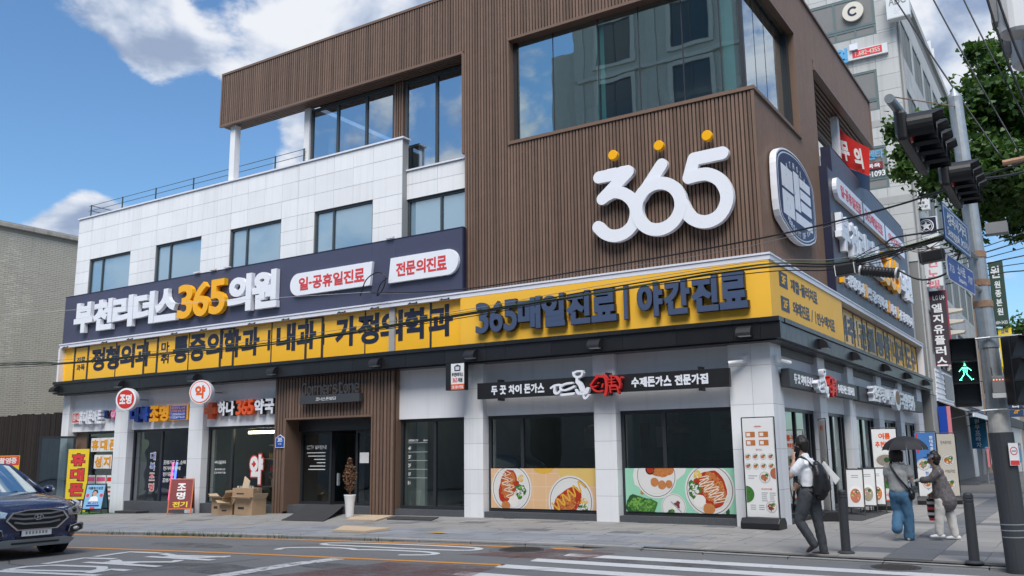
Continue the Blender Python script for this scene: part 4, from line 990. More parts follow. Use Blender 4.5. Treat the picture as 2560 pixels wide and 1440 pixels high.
MB().prism(F, arc(27.5, 2.86, .42, 0, 345, 23, .30), .02, .16).build('oval_panel', 'letter_w', t); MB().prism(F, arc(27.5, 2.92, .34, 0, 345, 23, .2), .16, .164).build('oval_face', 'card', t)
# --- shop names, left part
F = FRONT(16.80)
t = thing('phone_shop_sign', 'raised white lettering with carrier badges above the phone shop', 'sign', (-26.4, 16.7, 2.5))
MB().fbox(F, -27.55, -27.12, 2.60, 2.95, .03, .09).build('badge', 'white', t); MB().fbox(F, -27.52, -27.15, 2.63, 2.92, .09, .094).build('badge_face', 'redtxt', t); letters(t, '동네', F, -27.49, -27.18, 2.67, 2.88, 'white', d=.003, d0=.095, bold=.02)
letters(t, '휴대폰마트', F, -27.08, -25.86, 2.56, 2.98, 'letter_w', d=.14, d0=.02, bold=.035)
letters(t, 'T', F, -25.86, -25.70, 2.72, 2.96, 'blue', d=.08, d0=.03, bold=.05); letters(t, 'kt', F, -25.70, -25.42, 2.70, 2.95, 'ink', d=.08, d0=.03, bold=.03)
MB().lathe([(.15, 0), (.15, -.10), (.13, -.12)], (-25.27, 16.76, 2.82), 20, 'y').build('badge', 'pink', t); letters(t, 'U', FRONT(16.64), -25.34, -25.2, 2.74, 2.90, 'white', d=.006, bold=.04)
t = thing('lighting_shop_sign', 'blue and amber raised letters with a blue phone panel above the lighting shop', 'sign', (-23, 16.7, 2.5))
letters(t, '대복', F, -24.42, -23.50, 2.54, 3.0, 'blue', d=.16, d0=.02, bold=.05); letters(t, '조명', F, -23.46, -22.55, 2.54, 3.0, 'amber', d=.16, d0=.02, bold=.05)
MB().fbox(F, -22.52, -21.70, 2.55, 2.98, .03, .16).build('panel', 'amber', t); MB().fbox(F, -22.5, -21.78, 2.57, 2.96, .16, .166).build('panel_face', 'blue', t)
for i, (s, m_) in enumerate((('LED조명 도,소매', 'amber'), ('공사현장 납품,시공', 'amber'), ('T.032)676-6124', 'white'), ('F.032)677-6124', 'white'))): letters(t, s, F, -22.46, -21.84, 2.87-i*.09, 2.935-i*.09, m_, d=.001, d0=.168, bold=.01, split=False)
t = thing('pharmacy_sign', 'black backed white and orange raised letters with an orange cross above the pharmacy', 'sign', (-19.5, 16.7, 2.5))
MB().fbox(F, -20.95, -20.5, 2.68, 2.86, .03, .2).build('cross', 'orange', t); MB().fbox(F, -20.81, -20.63, 2.54, 3.0, .03, .196).build('cross', 'orange', t)
letters(t, 'PHARMACY', F, -20.92, -20.53, 2.755, 2.79, 'amber', d=.002, d0=.201, bold=.01, split=False)
for s, a0, a1, m_ in (('하나', -20.45, -19.72, 'letter_w'), ('365', -19.70, -18.98, 'orange'), ('약국', -18.96, -18.16, 'letter_w')):
    letters(t, s, F, a0, a1, 2.60, 3.02, m_ if m_ == 'orange' else 'dark', d=.13, d0=.03, bold=.055, name='letter_return'); letters(t, s, F, a0+.012, a1-.012, 2.612, 3.008, m_, d=.012, d0=.161, bold=.045)
def round_sign(x, z, txt, face, ink, rim, label):
    t = thing('round_sign', label, 'sign', (x, 16.2, z-.3))
    fr = Fr((x, 16.12, z), (.92, .38, 0), (.38, -.92, 0))
    for r_, d0, d1, m_, nm in ((.33, -.18, .0, 'letter_w', 'drum'), (.30, .0, .006, rim, 'rim'), (.275, .006, .010, face, 'face')): MB().prism(fr, arc(0, 0, r_, 0, 350, 35), d0, d1).build(nm, m_, t)
    letters(t, txt, fr, -.2 if len(txt) > 1 else -.16, .2 if len(txt) > 1 else .16, -.14 if len(txt) > 1 else -.18, .14 if len(txt) > 1 else .18, ink, d=.004, d0=.011, bold=.045)
    MB().tube([(x+.05, 16.25, z), (x+.1, 16.8, z)], .02, 6).build('arm', 'galv', t)
round_sign(-23.9, 3.2, '조명', 'red', 'white', 'white', 'round red drum sign with white lettering projecting beside the lighting shop')
round_sign(-20.55, 3.26, '약', 'letter_w', 'orange', 'orange', 'round white drum sign with an orange letter projecting above the pharmacy')
# --- entrance name, address plate, projecting clinic sign
t = thing('entrance_sign', 'dark standing letters on a black bar over the timber entrance', 'sign', (-16, 16.5, 2.75))
F = FRONT(16.52)
MB().fbox(F, -17.02, -14.98, 2.79, 3.0, -.04, .1).build('bar', 'charcoal', t, bevel=.004)
letters(t, 'Cornerstone', F, -17.0, -15.02, 3.01, 3.34, 'charcoal', d=.03, d0=.03, bold=.0); letters(t, '코너스톤빌딩', F, -16.45, -15.75, 2.86, 2.94, 'pale', d=.003, d0=.101, bold=.01)
t = thing('address_plate', 'small blue house number plate shaped like a house on the timber entrance', 'plate', (-17.85, 16.58, 1.7))
F = FRONT(16.585); M['plate'] = mat('plate blue', (.016, .075, .36), .35)
pts = [(-18.02, 1.71), (-17.68, 1.71), (-17.68, 1.96), (-17.85, 2.05), (-18.02, 1.96)]; c = (-17.85, 1.86)
MB().prism(F, pts, 0, .01).build('rim', 'white', t); MB().prism(F, [(c[0]+(x-c[0])*.9, c[1]+(z-c[1])*.9) for x, z in pts], .01, .013).build('face', 'plate', t)
letters(t, '385', F, -17.94, -17.76, 1.86, 1.97, 'white', d=.002, d0=.013, bold=.03, split=False); letters(t, '소사로', F, -17.91, -17.79, 1.79, 1.83, 'white', d=.002, d0=.013, bold=.01, split=False)
t = thing('projecting_sign', 'small white lightbox of the clinic projecting from the wall above the notice window', 'sign', (-11.85, 16.2, 2.9))
fr = FRONT(16.14)
MB().box(-12.13, -11.62, 16.14, 16.30, 2.90, 3.50).build('case', 'dark', t); MB().fbox(fr, -11.98, -11.62, 3.03, 3.49, 0, .004).build('face', 'white', t); MB().fbox(fr, -11.98, -11.62, 2.905, 3.028, 0, .005).build('face', 'orange', t)
MB().prism(fr, [(-11.88, 3.32), (-11.72, 3.32), (-11.71, 3.43), (-11.8, 3.47), (-11.89, 3.43)], .004, .007).build('crest', 'crest', t)
MB().prism(fr, [(-11.85, 3.345), (-11.75, 3.345), (-11.745, 3.42), (-11.855, 3.42)], .007, .009).build('crest_field', 'pale', t)
letters(t, '부천리더스', fr, -11.96, -11.64, 3.20, 3.29, 'ink', d=.002, d0=.005, bold=.04, split=False); letters(t, '365', fr, -11.94, -11.80, 3.07, 3.17, 'redtxt', d=.002, d0=.005, bold=.04, split=False); letters(t, '의원', fr, -11.79, -11.66, 3.07, 3.17, 'ink', d=.002, d0=.005, bold=.04, split=False); letters(t, '2층 접수/진료', fr, -11.96, -11.64, 2.93, 3.0, 'white', d=.002, d0=.006, bold=.03, split=False)
MB().box(-11.95, -11.9, 16.30, 16.68, 3.4, 3.44).build('arm', 'dark', t)
# --- hooded wall lamps on the black band
def wall_lamp(x, y, side, label):
    t = thing('wall_lamp', label, 'lamp', (x, y, 3.6), group='hooded lamps along the black band')
    fr = Fr((x, y, 0), (0, 1, 0), (1, 0, 0)) if side else Fr((x, y, 0), (1, 0, 0), (0, -1, 0))
    prof = [(0, 3.60), (.19, 3.60)]+[(.19*math.cos(R(a)), 3.60+.19*math.sin(R(a))) for a in range(15, 91, 15)]
    mb = MB(); n = len(prof)
    for a in (-.14, .14): mb.v += [tuple(fr.p(a, z, d)) for d, z in prof]
    mb.f = [tuple(range(n)), tuple(range(2*n-1, n-1, -1))]+[(i, i+n, (i+1) % n+n, (i+1) % n) for i in range(n)]
    mb.build('hood', 'dark', t); MB().fbox(fr, -.11, .11, 3.585, 3.599, .02, .16).build('lens', 'pale', t)
for x, w_ in ((-27.85, 'at the left end above the phone shop'), (-24.45, 'beside the round red drum sign'), (-21.05, 'beside the round white drum sign'), (-17.85, 'above the left edge of the timber entrance'), (-14.3, 'above the right edge of the timber entrance'), (-11.5, 'beside the projecting clinic lightbox'), (-8.38, 'above the middle restaurant pillar'), (-5.25, 'nearest the building corner on the main street')):
    wall_lamp(x, 16.295, False, 'dark hooded wall lamp on the black band '+w_)
for i, y in enumerate((19.3, 22.4, 26.2, 29.6, 33.2)): wall_lamp(-4.625, y, True, 'dark hooded wall lamp on the side street band, %s from the corner' % ('first', 'second', 'third', 'fourth', 'fifth')[i])
# --- security cameras on the corner pillar
for x, y, dx, dy, w_ in ((-5.42, 16.64, -.25, -.12, 'left one on the corner pillar pointing along the main street'), (-4.91, 16.9, .12, .25, 'right one on the corner pillar pointing along the side street')):
    t = thing('security_camera', 'white bullet security camera, '+w_, 'camera', (x, y, 3.15))
    MB().box(x-.06, x+.06, y-.06, y+.02, 3.13, 3.27).build('mount_box', 'white', t); d = Vector((dx, dy, -.03)); p = Vector((x, y-.08, 3.16)) if y < 16.8 else Vector((x+.09, y, 3.16))
    MB().tube([p, p+d], .04, 10).build('barrel', 'white', t); MB().tube([p+d*1.0, p+d*1.03], .032, 10).build('lens', 'dark', t)
# --- restaurant window posters: flat prints on the glass
def cmat(n, c, **k): M[n] = mat(n, c, **k); return n
cmat('sauce', (.42, .035, .012), rough=.35, var=.35, vs=28); cmat('cutlet', (.50, .16, .035), rough=.6, var=.4, vs=40, bump=.2); cmat('bun', (.52, .20, .06), rough=.5, var=.2, vs=12); cmat('rice', (.78, .76, .72), rough=.6, var=.06, vs=40); cmat('leaf', (.045, .17, .025), rough=.6, var=.6, vs=34)
cmat('leaf_d', (.018, .075, .020), rough=.6, var=.6, vs=30); cmat('corn', (.75, .48, .06), rough=.6, var=.3, vs=50); cmat('plate_w', (.72, .71, .69), rough=.4, var=.03); cmat('plate_line', (.10, .05, .035)); cmat('mint', (.30, .62, .45), rough=.5, var=.03); cmat('peach', (.74, .47, .26), rough=.5, var=.03); cmat('peach_line', (.80, .62, .46)); cmat('mustard', (.72, .50, .16), rough=.5, var=.03); cmat('mayo', (.80, .72, .60), rough=.4); cmat('honey', (.74, .42, .05), rough=.4); cmat('bean', (.20, .03, .03), var=.3, vs=60)
def blob(fr, cx, cy, rx, ry, d, m, t, name, clip, rot=0., wob=.06, n=26, seed=0):
    rnd = random.Random(seed+int(cx*97)+int(cy*31)); ph = [rnd.uniform(0, 6.28) for _ in range(3)]
    pts = []
    for i in range(n):
        a = 2*math.pi*i/n; k = 1+wob*(math.sin(3*a+ph[0])+.6*math.sin(5*a+ph[1])+.4*math.sin(9*a+ph[2]))
        x, y = rx*k*math.cos(a), ry*k*math.sin(a); x, y = x*math.cos(rot)-y*math.sin(rot), x*math.sin(rot)+y*math.cos(rot)
        pts.append((min(max(cx+x, clip[0]), clip[1]), min(max(cy+y, clip[2]), clip[3])))
    return MB().poly([fr.p(x, y, d) for x, y in pts]).build(name, m, t)
def plate(fr, cx, cy, r, clip, t, d, dish):
    blob(fr, cx, cy, r, r, d, 'plate_w', t, 'plate', clip, wob=0, n=40); blob(fr, cx, cy, r*.93, r*.93, d+.0006, 'plate_line', t, 'plate_line', clip, wob=0, n=40); blob(fr, cx, cy, r*.905, r*.905, d+.0012, 'plate_w', t, 'plate', clip, wob=0, n=40); blob(fr, cx, cy, r*.80, r*.80, d+.0018, 'pale', t, 'plate', clip, wob=0, n=40); blob(fr, cx, cy, r*.785, r*.785, d+.0024, 'plate_w', t, 'plate', clip, wob=0, n=40)
    for k, (m_, dx, dy, rx, ry, rot, wob) in enumerate(dish): blob(fr, cx+dx*r, cy+dy*r, rx*r, ry*r, d+.003+k*.0005, m_, t, 'dish', clip, rot, wob)
def speckle(fr, t, cx, cy, rx, ry, n, size, mats, d, clip, seed=1):
    rnd = random.Random(seed)
    for q, m_ in enumerate(mats):
        mb = MB()
        for i in range(n):
            a, k = rnd.uniform(0, 6.28), math.sqrt(rnd.random()); x, y = cx+rx*k*math.cos(a), cy+ry*k*math.sin(a); r_ = size*rnd.uniform(.5, 1.3); ph = rnd.uniform(0, 6.28)
            if not (clip[0]+r_ < x < clip[1]-r_ and clip[2]+r_ < y < clip[3]-r_): continue
            mb.poly([fr.p(x+r_*rnd.uniform(.55, 1.1)*math.cos(ph+R(b)), y+r_*rnd.uniform(.55, 1.1)*math.sin(ph+R(b)), d+q*.0002+i*.000002) for b in range(0, 360, 60)])
        if mb.v: props(mb.build('print_detail', m_, t), kind='stuff')
cmat('leaf_l', (.16, .36, .06), rough=.6, var=.4, vs=60); cmat('sauce_d', (.24, .016, .008), rough=.4); cmat('sauce_l', (.62, .10, .03), rough=.35); cmat('crumb', (.62, .26, .07), rough=.6)
def zig(fr, t, pts, wd, m, d):
    mb = MB(); stroke(mb, fr, smooth_pts(pts, 5), wd, d-.0004, d, .0002, False); mb.build('sauce_line', m, t)
F = FRONT(16.853)
t = thing('window_poster', 'printed window poster of food plates on peach tiles, left restaurant window', 'poster', (-10, 16.85, .3))
cl = (-11.40, -8.74, .315, 1.17)
MB().frect(F, *cl, .001).build('print', 'peach', t)
for x in [-11.3+.33*i for i in range(8)]: MB().frect(F, x, x+.008, cl[2], cl[3], .0016).build('tile_line', 'peach_line', t)
for z in (.5, .78, 1.06): MB().frect(F, cl[0], cl[1], z, z+.008, .0019).build('tile_line', 'peach_line', t)
blob(F, -9.1, 1.1, .55, .3, .0024, 'mustard', t, 'cloth', cl, wob=.05)
blob(F, -10.03, 1.2, .26, .14, .003, 'honey', t, 'bowl', cl, wob=0)
plate(F, -10.86, .74, .52, cl, t, .004, (('sauce', -.18, .1, .42, .72, -.35, .05), ('cutlet', -.15, .15, .30, .55, -.35, .08), ('bun', -.28, -.72, .22, .2, 0, .03), ('rice', .12, -.52, .23, .25, 0, .04), ('leaf', .45, -.1, .26, .3, 0, .16), ('rice', .40, -.12, .13, .14, 0, .1), ('sauce', .28, .22, .12, .1, 0, .05), ('corn', .48, .42, .14, .15, 0, .1)))
zig(F, t, [(-11.12+.26*(i/9)+(.10 if i % 2 else -.10), 1.12-.62*i/9) for i in range(10)], .018, 'mayo', .0094)
zig(F, t, [(-10.98+.2*(i/8)+(.08 if i % 2 else -.10), 1.14-.58*i/8) for i in range(9)], .014, 'mayo', .0099)
plate(F, -9.38, .48, .54, cl, t, .004, (('sauce', -.12, .0, .70, .46, .6, .05), ('cutlet', -.2, -.08, .48, .3, .6, .08), ('corn', .58, .02, .16, .15, 0, .12), ('leaf', .52, -.26, .22, .2, 0, .18), ('sauce', .60, -.2, .1, .1, 0, .05), ('rice', .42, -.3, .12, .1, 0, .1)))
zig(F, t, [(-9.78+.72*(i/11)+(.06 if i % 2 else -.06), .36+.5*(i/11)+(-.09 if i % 2 else .09)) for i in range(12)], .034, 'honey', .0094)
speckle(F, t, -10.95, .79, .20, .30, 70, .016, ('sauce_d', 'sauce_l', 'crumb'), .0078, cl, 2); speckle(F, t, -10.62, .69, .10, .13, 34, .022, ('leaf_l', 'leaf_d', 'plate_w'), .0112, cl, 3); speckle(F, t, -10.61, .96, .06, .06, 24, .012, ('corn', 'mayo'), .0124, cl, 4)
speckle(F, t, -9.46, .46, .28, .20, 70, .016, ('sauce_d', 'sauce_l', 'crumb'), .0078, cl, 5); speckle(F, t, -9.09, .36, .10, .09, 30, .02, ('leaf_l', 'leaf_d', 'plate_w'), .0112, cl, 6); speckle(F, t, -9.07, .50, .07, .07, 24, .013, ('corn', 'mayo'), .0124, cl, 7)
t = thing('window_poster', 'printed window poster of food plates on mint green, right restaurant window', 'poster', (-7, 16.85, .3))
cl = (-8.10, -5.80, .315, 1.17)
MB().frect(F, *cl, .001).build('print', 'mint', t)
blob(F, -7.38, 1.12, .58, .34, .0024, 'plate_w', t, 'lace', cl, wob=.05, rot=.2)
plate(F, -7.42, 1.02, .44, cl, t, .004, (('cutlet', .25, .35, .6, .42, 0, .08), ('dark', -.28, .28, .23, .23, 0, 0), ('sauce', -.28, .28, .17, .17, 0, .03), ('bun', -.08, -.28, .2, .2, 0, .03), ('bun', .28, -.40, .2, .2, 0, .03), ('bun', .62, -.36, .16, .18, 0, .03)))
blob(F, -7.70, .74, .10, .055, .0032, 'bun', t, 'board_handle', cl, rot=1.0, wob=.02); blob(F, -7.72, .72, .02, .02, .0036, 'mint', t, 'hole', cl, wob=0)
plate(F, -6.32, .76, .50, cl, t, .005, (('sauce', .08, .05, .60, .72, .5, .05), ('cutlet', .15, .08, .45, .58, .5, .08), ('bun', -.05, -.72, .24, .22, 0, .03), ('rice', -.42, -.42, .25, .24, 0, .04), ('leaf', -.62, .02, .25, .32, 0, .16), ('rice', -.60, .0, .13, .14, 0, .1), ('sauce', -.5, .34, .13, .1, 0, .05), ('corn', -.45, .58, .16, .15, 0, .1)))
for k in range(2): zig(F, t, [(-6.5+.42*(i/9)+(.14 if i % 2 else -.12), 1.02-.45*i/9-.05*k+(.05 if i % 2 else -.05)) for i in range(10)], .016, 'mayo', .0104+.0005*k)
blob(F, -7.82, .42, .30, .22, .004, 'leaf_d', t, 'greens', cl, wob=.1); blob(F, -7.62, .40, .20, .18, .0046, 'leaf', t, 'greens', cl, wob=.14); blob(F, -7.95, .36, .16, .14, .0050, 'leaf_d', t, 'greens', cl, wob=.2)
plate(F, -7.07, .42, .26, cl, t, .004, (('leaf', -.2, -.5, .4, .3, 0, .15), ('bean', .3, .2, .22, .26, 0, .2), ('rice', .1, -.05, .2, .16, 0, .2)))
MB().poly([F.p(-7.13, .52, .009), F.p(-7.11, .53, .009), F.p(-6.9, .33, .009), F.p(-6.92, .32, .009)]).build('fork', 'galv', t)
blob(F, -5.98, .36, .04, .07, .003, 'leaf_d', t, 'leaf', cl, wob=.02)
speckle(F, t, -6.27, .79, .24, .30, 90, .017, ('sauce_d', 'sauce_l', 'crumb'), .0089, cl, 8); speckle(F, t, -6.63, .77, .10, .13, 34, .022, ('leaf_l', 'leaf_d', 'plate_w'), .0122, cl, 9); speckle(F, t, -6.55, 1.04, .06, .06, 20, .012, ('corn', 'mayo'), .0136, cl, 10)
speckle(F, t, -7.28, 1.16, .24, .14, 80, .014, ('crumb', 'bun', 'cutlet'), .0074, cl, 11); speckle(F, t, -7.80, .43, .26, .16, 60, .035, ('leaf_d', 'leaf', 'leaf_l'), .0058, cl, 12); speckle(F, t, -7.60, .41, .15, .13, 50, .024, ('leaf_l', 'leaf'), .0066, cl, 13); speckle(F, t, -7.12, .31, .08, .06, 30, .018, ('leaf_l', 'leaf_d'), .0078, cl, 14)
# rooftop railing
t = thing('roof_railing', 'thin green rooftop railing along the white parapet', 'railing', (-23, 17.0, 9.45))
M['rail'] = mat('railing green', (.045, .07, .05), .5)
px_ = [-28.0+.15, -26.1, -24.35, -22.5, -20.5, -18.9, -17.75]
for x in px_: MB().box(x-.016, x+.016, 16.985, 17.015, 9.2, 9.98).build('post', 'rail', t)
for z in (9.96, 9.78): MB().tube([(-27.98, 17.0, z), (-17.7, 17.0, z)], .009, 6).build('rail', 'rail', t)
for z in (9.96, 9.78): MB().tube([(-27.85, 17.0, z), (-27.85, 20, z)], .012, 6).build('rail', 'rail', t)
# ================================================================== neighbours on the left
M['brick'] = mat('cream brick', (.60, .56, .465), .85, var=.10, vs=1.2, orand=.10, streak=.12)
M['mortar'] = mat('mortar', (.36, .33, .27), .9)
t = thing('brick_building', 'cream brick building with a weathered roof edge left of the white building', 'building', (-37, 21, -.5))
BX = -34.0
MB().box(-44, BX-.012, 12.5, 30, -1, 10.2).build('wall', 'mortar', t)
bricks = []; rnd = random.Random(3)
for r_ in range(108):
    z = 1.9+r_*.0755
    if z > 10.1: break
    for k in range(21):
        y0 = 16.1+k*.235+(r_ % 2)*.117
        if y0 > 20.7: continue
        bricks.append((y0, z))
bricks.sort(key=lambda b: abs(b[0]-17.6)+abs(b[1]-7.4)*.35)
def brick_mb(mb, y, z): e = rnd.uniform(-.004, .004); return mb.box(BX-.03, BX+e, y, y+.222, z, z+.062)
for y, z in bricks[:290]: inst('brick', 'brick', (BX-.03, y, z), (BX+rnd.uniform(-.004, .004), y+.222, z+.062), t)
mb = MB()
for y, z in bricks[290:]: brick_mb(mb, y, z)
props(mb.build('brickwork', 'brick', t), kind='stuff')
M['coping'] = mat('weathered coping', (.42, .39, .34), .9, var=.4, vs=5, streak=.3)
MB().box(-44.1, BX+.12, 12.4, 30.1, 10.2, 10.36).build('roof_edge', 'coping', t, bevel=.02); MB().box(-44.05, BX+.05, 12.45, 30.05, 10.36, 10.42).build('roof_edge', 'concrete', t)
t = thing('timber_fence', 'dark timber plank fence between the brick building and the phone shop', 'fence', (-31, 17, -.4))
M['plank'] = mat('dark plank', (.018, .0125, .011), .7, var=.3, vs=6, orand=.35, streak=.2)
x = -37.5
while x < -28.1:
    h = 3.0+random.uniform(-.03, .03); inst('plank', 'plank', (x, 17.0+random.uniform(-.006, .006), gz(x)-.1), (x+.135, 17.03, h), t); x += .15
for z in (.6, 2.4): inst('fence_rail', 'plank', (-37.5, 17.04, z), (-28.1, 17.1, z+.1), t)
t = thing('camera_notice', 'red and yellow notice board about camera recording on the timber fence', 'sign', (-31, 16.98, 1.1))
F = FRONT(16.985); M['yprint'] = mat('yellow print', (.80, .58, .03), .5)
MB().fbox(F, -33.3, -30.9, .92, 1.62, 0, .012).build('board', 'yprint', t); MB().fbox(F, -33.28, -30.92, 1.30, 1.60, .012, .015).build('header', 'redtxt', t)
letters(t, 'CCTV촬영중', F, -33.1, -31.05, 1.35, 1.55, 'white', d=.002, d0=.016, bold=.03); letters(t, '입니다', F, -32.2, -31.4, 1.0, 1.2, 'ink', d=.002, d0=.013, bold=.03)
# ================================================================== across the street, behind the camera (shows in the glass)
M['opp_stone'] = mat('grey green stone', (.42, .43, .40), .7, var=.12, orand=.05, streak=.1)
M['opp_trim'] = mat('stone moulding', (.48, .485, .455), .7, var=.08)
def opposite(name, label, x0, x1, y0, y1, h, cols, rows, m, wz=(2.0, 2.6), moul=True, z1=5.0, step=3.6):
    t = thing(name, label, 'building', ((x0+x1)/2, y0, -.5)); fr = Fr((0, y0, 0), (-1, 0, 0), (0, 1, 0))
    MB().box(x0, x1, y1, y0-.06, -1, h).build('wall', m, t); MB().box(x0-.2, x1+.2, y1, y0+.25, h, h+.5).build('cornice', 'opp_trim' if moul else m, t)
    for j in range(rows):
        z = z1+j*step
        if moul: MB().box(x0-.05, x1+.05, y0-.06, y0+.10, z-.75, z-.55).build('string_course', 'opp_trim', t)
        for i in range(cols):
            xc = x0+(x1-x0)*(i+.5)/cols
            if moul:
                for dx in (-.5, .5): inst('pilaster', 'opp_stone', (xc+dx*(x1-x0)/cols-.3, y0-.06, z-.55), (xc+dx*(x1-x0)/cols+.3, y0-.005, z+step-.76), t)
                MB().ring(fr, [(-xc-wz[0]/2-.25, z-.2), (-xc+wz[0]/2+.25, z-.2), (-xc+wz[0]/2+.25, z+wz[1]+.25), (-xc-wz[0]/2-.25, z+wz[1]+.25)], [(-xc-wz[0]/2, z), (-xc+wz[0]/2, z), (-xc+wz[0]/2, z+wz[1]), (-xc-wz[0]/2, z+wz[1])], -.06, .06).build('window_surround', 'opp_trim', t)
                MB().prism(fr, [(-xc-wz[0]/2-.4, z+wz[1]+.3), (-xc+wz[0]/2+.4, z+wz[1]+.3), (-xc, z+wz[1]+.55)], -.06, .12).build('pediment', 'opp_trim', t)
            w_ = windowpart(t, fr, -xc-wz[0]/2, -xc+wz[0]/2, z, z+wz[1], [-xc], gm='glass_opp', fm='frame_grey', fw=.08, d=-.02 if moul else .0, fd=.03)
    return t
M['glass_opp'] = mat('dark glazing', (.02, .035, .045), .08, var=.1, spec=.9)
o_ = opposite('stone_block', 'tall grey stone office block across the street, seen only in the glass', -22.6, 9, -9, -24, 26.0, 7, 6, 'opp_stone', (2.1, 2.5))
MB().box(-24.6, -22.62, -22, -9.4, -1, 24.5).build('wing', 'opp_stone', o_)
opposite('low_shop_block', 'low shop block across the street left of the office block, seen only in the glass', -62, -27, -10, -22, 8.2, 8, 2, 'concrete', (2.6, 1.6), False, 4.6, 2.6)
opposite('far_corner_block', 'block on the far corner across the crossing, seen only in the glass', 14, 44, -10, -26, 13, 6, 3, 'concrete', (2.6, 1.6), False, 4.6, 2.9)
M['offw'] = mat('pale render', (.5, .49, .46), .8, streak=.15)
t = thing('side_block', 'plain block across the side street, seen only in the glass', 'building', (22, 35, 0)); MB().box(19, 34, 14, 70, -1, 8.0).build('wall', 'offw', t)
for j in range(2):
    for i in range(9): windowpart(t, Fr((19, 0, 0), (0, -1, 0), (-1, 0, 0)), -(17+i*5.6+2.4), -(17+i*5.6), 1.0+j*3.5, 2.9+j*3.5, [], gm='glass_opp', fm='frame', fd=.03, d=.02)
props(ground_strip('opposite_pavement', 'paver', -60, 40, lambda x: -14, lambda x: -5.2, lambda x, y: gz(x)+.1, nx=50, ny=1), kind='structure')

# ================================================================== street clutter in front of the shops
def pz(x, y): return pave_z(x, y)+.006
def a_board(name, label, p, ang, wd, h, spread, frame_m, face, txts, extra=None):
    z = pz(*p); t = thing(name, label, 'board', (p[0], p[1], z), ang)
    lean = math.atan2(spread/2, h); fr = Fr((0, -spread/2, 0), (1, 0, 0), (0, -math.cos(lean), math.sin(lean)), (0, math.sin(lean), math.cos(lean)))
    bk = Fr((0, spread/2, 0), (-1, 0, 0), (0, math.cos(lean), math.sin(lean)), (0, -math.sin(lean), math.cos(lean)))
    L_ = math.hypot(h, spread/2)
    for f_, nm in ((fr, 'front'), (bk, 'back')):
        mb = MB()
        mb.fbox(f_, -wd/2, -wd/2+.03, 0, L_, -.015, .015).fbox(f_, wd/2-.03, wd/2, 0, L_, -.015, .015).fbox(f_, -wd/2+.03, wd/2-.03, L_-.03, L_, -.014, .014).fbox(f_, -wd/2+.03, wd/2-.03, .13, .16, -.014, .014)
        mb.build(nm+'_frame', frame_m, t, True); MB().fbox(f_, -wd/2+.03, wd/2-.03, .16, L_-.03, -.006, .006).build(nm+'_panel', face, t, True)
    MB().box(-wd/2+.005, -wd/2+.02, -spread*.3, spread*.3, h*.4, h*.4+.02).build('stay', frame_m, t, True)
    for s, a0, a1, b0, b1, m_ in txts: letters(t, s, fr, a0, a1, b0, b1, m_, d=.002, d0=.007, bold=.03, local=True)
    if extra: extra(t, fr)
    return t
M['maroon'] = mat('maroon panel', (.20, .018, .022), .45); M['orange_frame'] = mat('orange frame', (.55, .14, .04), .5)
a_board('sandwich_board', 'orange framed maroon sandwich board with white and yellow lettering outside the lighting shop', (-21.1, 16.12), R(42), .62, .93, .55, 'orange_frame', 'maroon', [('조', -.12, .12, .64, .84, 'white'), ('명', -.12, .12, .40, .60, 'white'), ('전기', -.2, .2, .19, .34, 'yprint')])
M['poster_blue'] = mat('sky blue print', (.22, .46, .68), .5, var=.25, vs=5)
M['skin'] = mat('skin', (.52, .30, .21), .55, var=.06); M['hair'] = mat('dark hair', (.012, .009, .008), .55, var=.3, vs=60)
def phone_extra(t, fr):
    MB().prism(fr, arc(0, .60, .06, 0, 340, 18, .075), .007, .0085).build('print_face', 'skin', t, True); MB().prism(fr, arc(.01, .63, .085, 0, 200, 14, .09)+[(-.08, .45), (-.05, .5)], .0062, .0072).build('print_hair', 'hair', t, True)
    MB().prism(fr, [(-.14, .38), (.14, .38), (.1, .5), (0, .54), (-.1, .5)], .0062, .0078).build('print_shirt', 'white', t, True)
    for b, wd, m_ in ((.33, .3, 'blue'), (.25, .38, 'blue'), (.185, .14, 'redtxt')): MB().fbox(fr, -wd/2, wd/2, b-.025, b+.025, .007, .009).build('print_band', m_, t, True)
    for x in (-.2, .2): MB().prism(fr, arc(x, .55, .05, 0, 340, 12), .007, .009).build('print_heart', 'redtxt', t, True)
a_board('sandwich_board', 'black framed sandwich board with a sky blue phone advert on the turf mat', (-24.85, 16.0), R(32), .60, .86, .5, 'dark', 'poster_blue', [('여름휴가보조', -.22, .22, .72, .80, 'ink'), ('여름세일', -.13, .13, .315, .345, 'white')], phone_extra)
one('turf_mat', MB().box(-25.9, -24.2, 15.6, 16.5, pz(-25, 16)-.02, pz(-25, 16)+.006), 'wgreen', 'green artificial turf mat outside the phone shop', 'mat')
t = thing('banner_flag', 'tall yellow banner stand with big red lettering outside the phone shop', 'banner', (-26.2, 16.2, pz(-26.2, 16.2)))
fr = Fr((-26.2, 16.2, pz(-26.2, 16.2)), (.93, .36, 0), (.36, -.93, 0))
MB().fbox(fr, -.36, .36, .05, 1.92, -.008, .008).build('sheet', 'yprint', t); MB().fbox(fr, -.32, .32, .12, .42, .008, .01).build('print_panel', 'ink', t)
for i, c in enumerate('휴대폰'): letters(t, c, fr, -.27, .27, 1.40-i*.45, 1.80-i*.45, 'ink', d=.002, d0=.009, bold=.09, name='letter_outline'); letters(t, c, fr, -.25, .25, 1.42-i*.45, 1.78-i*.45, 'redtxt', d=.002, d0=.0125, bold=.055)
letters(t, '할인', fr, -.26, .26, .17, .38, 'white', d=.002, d0=.011, bold=.04)
for a in (-.36, .36): MB().tube([fr.p(a, -.02, -.02), fr.p(a, 1.95, -.02)], .012, 6).build('pole', 'dark', t)
MB().fbox(fr, -.4, .4, -.02, .03, -.2, .2).build('foot', 'dark', t)
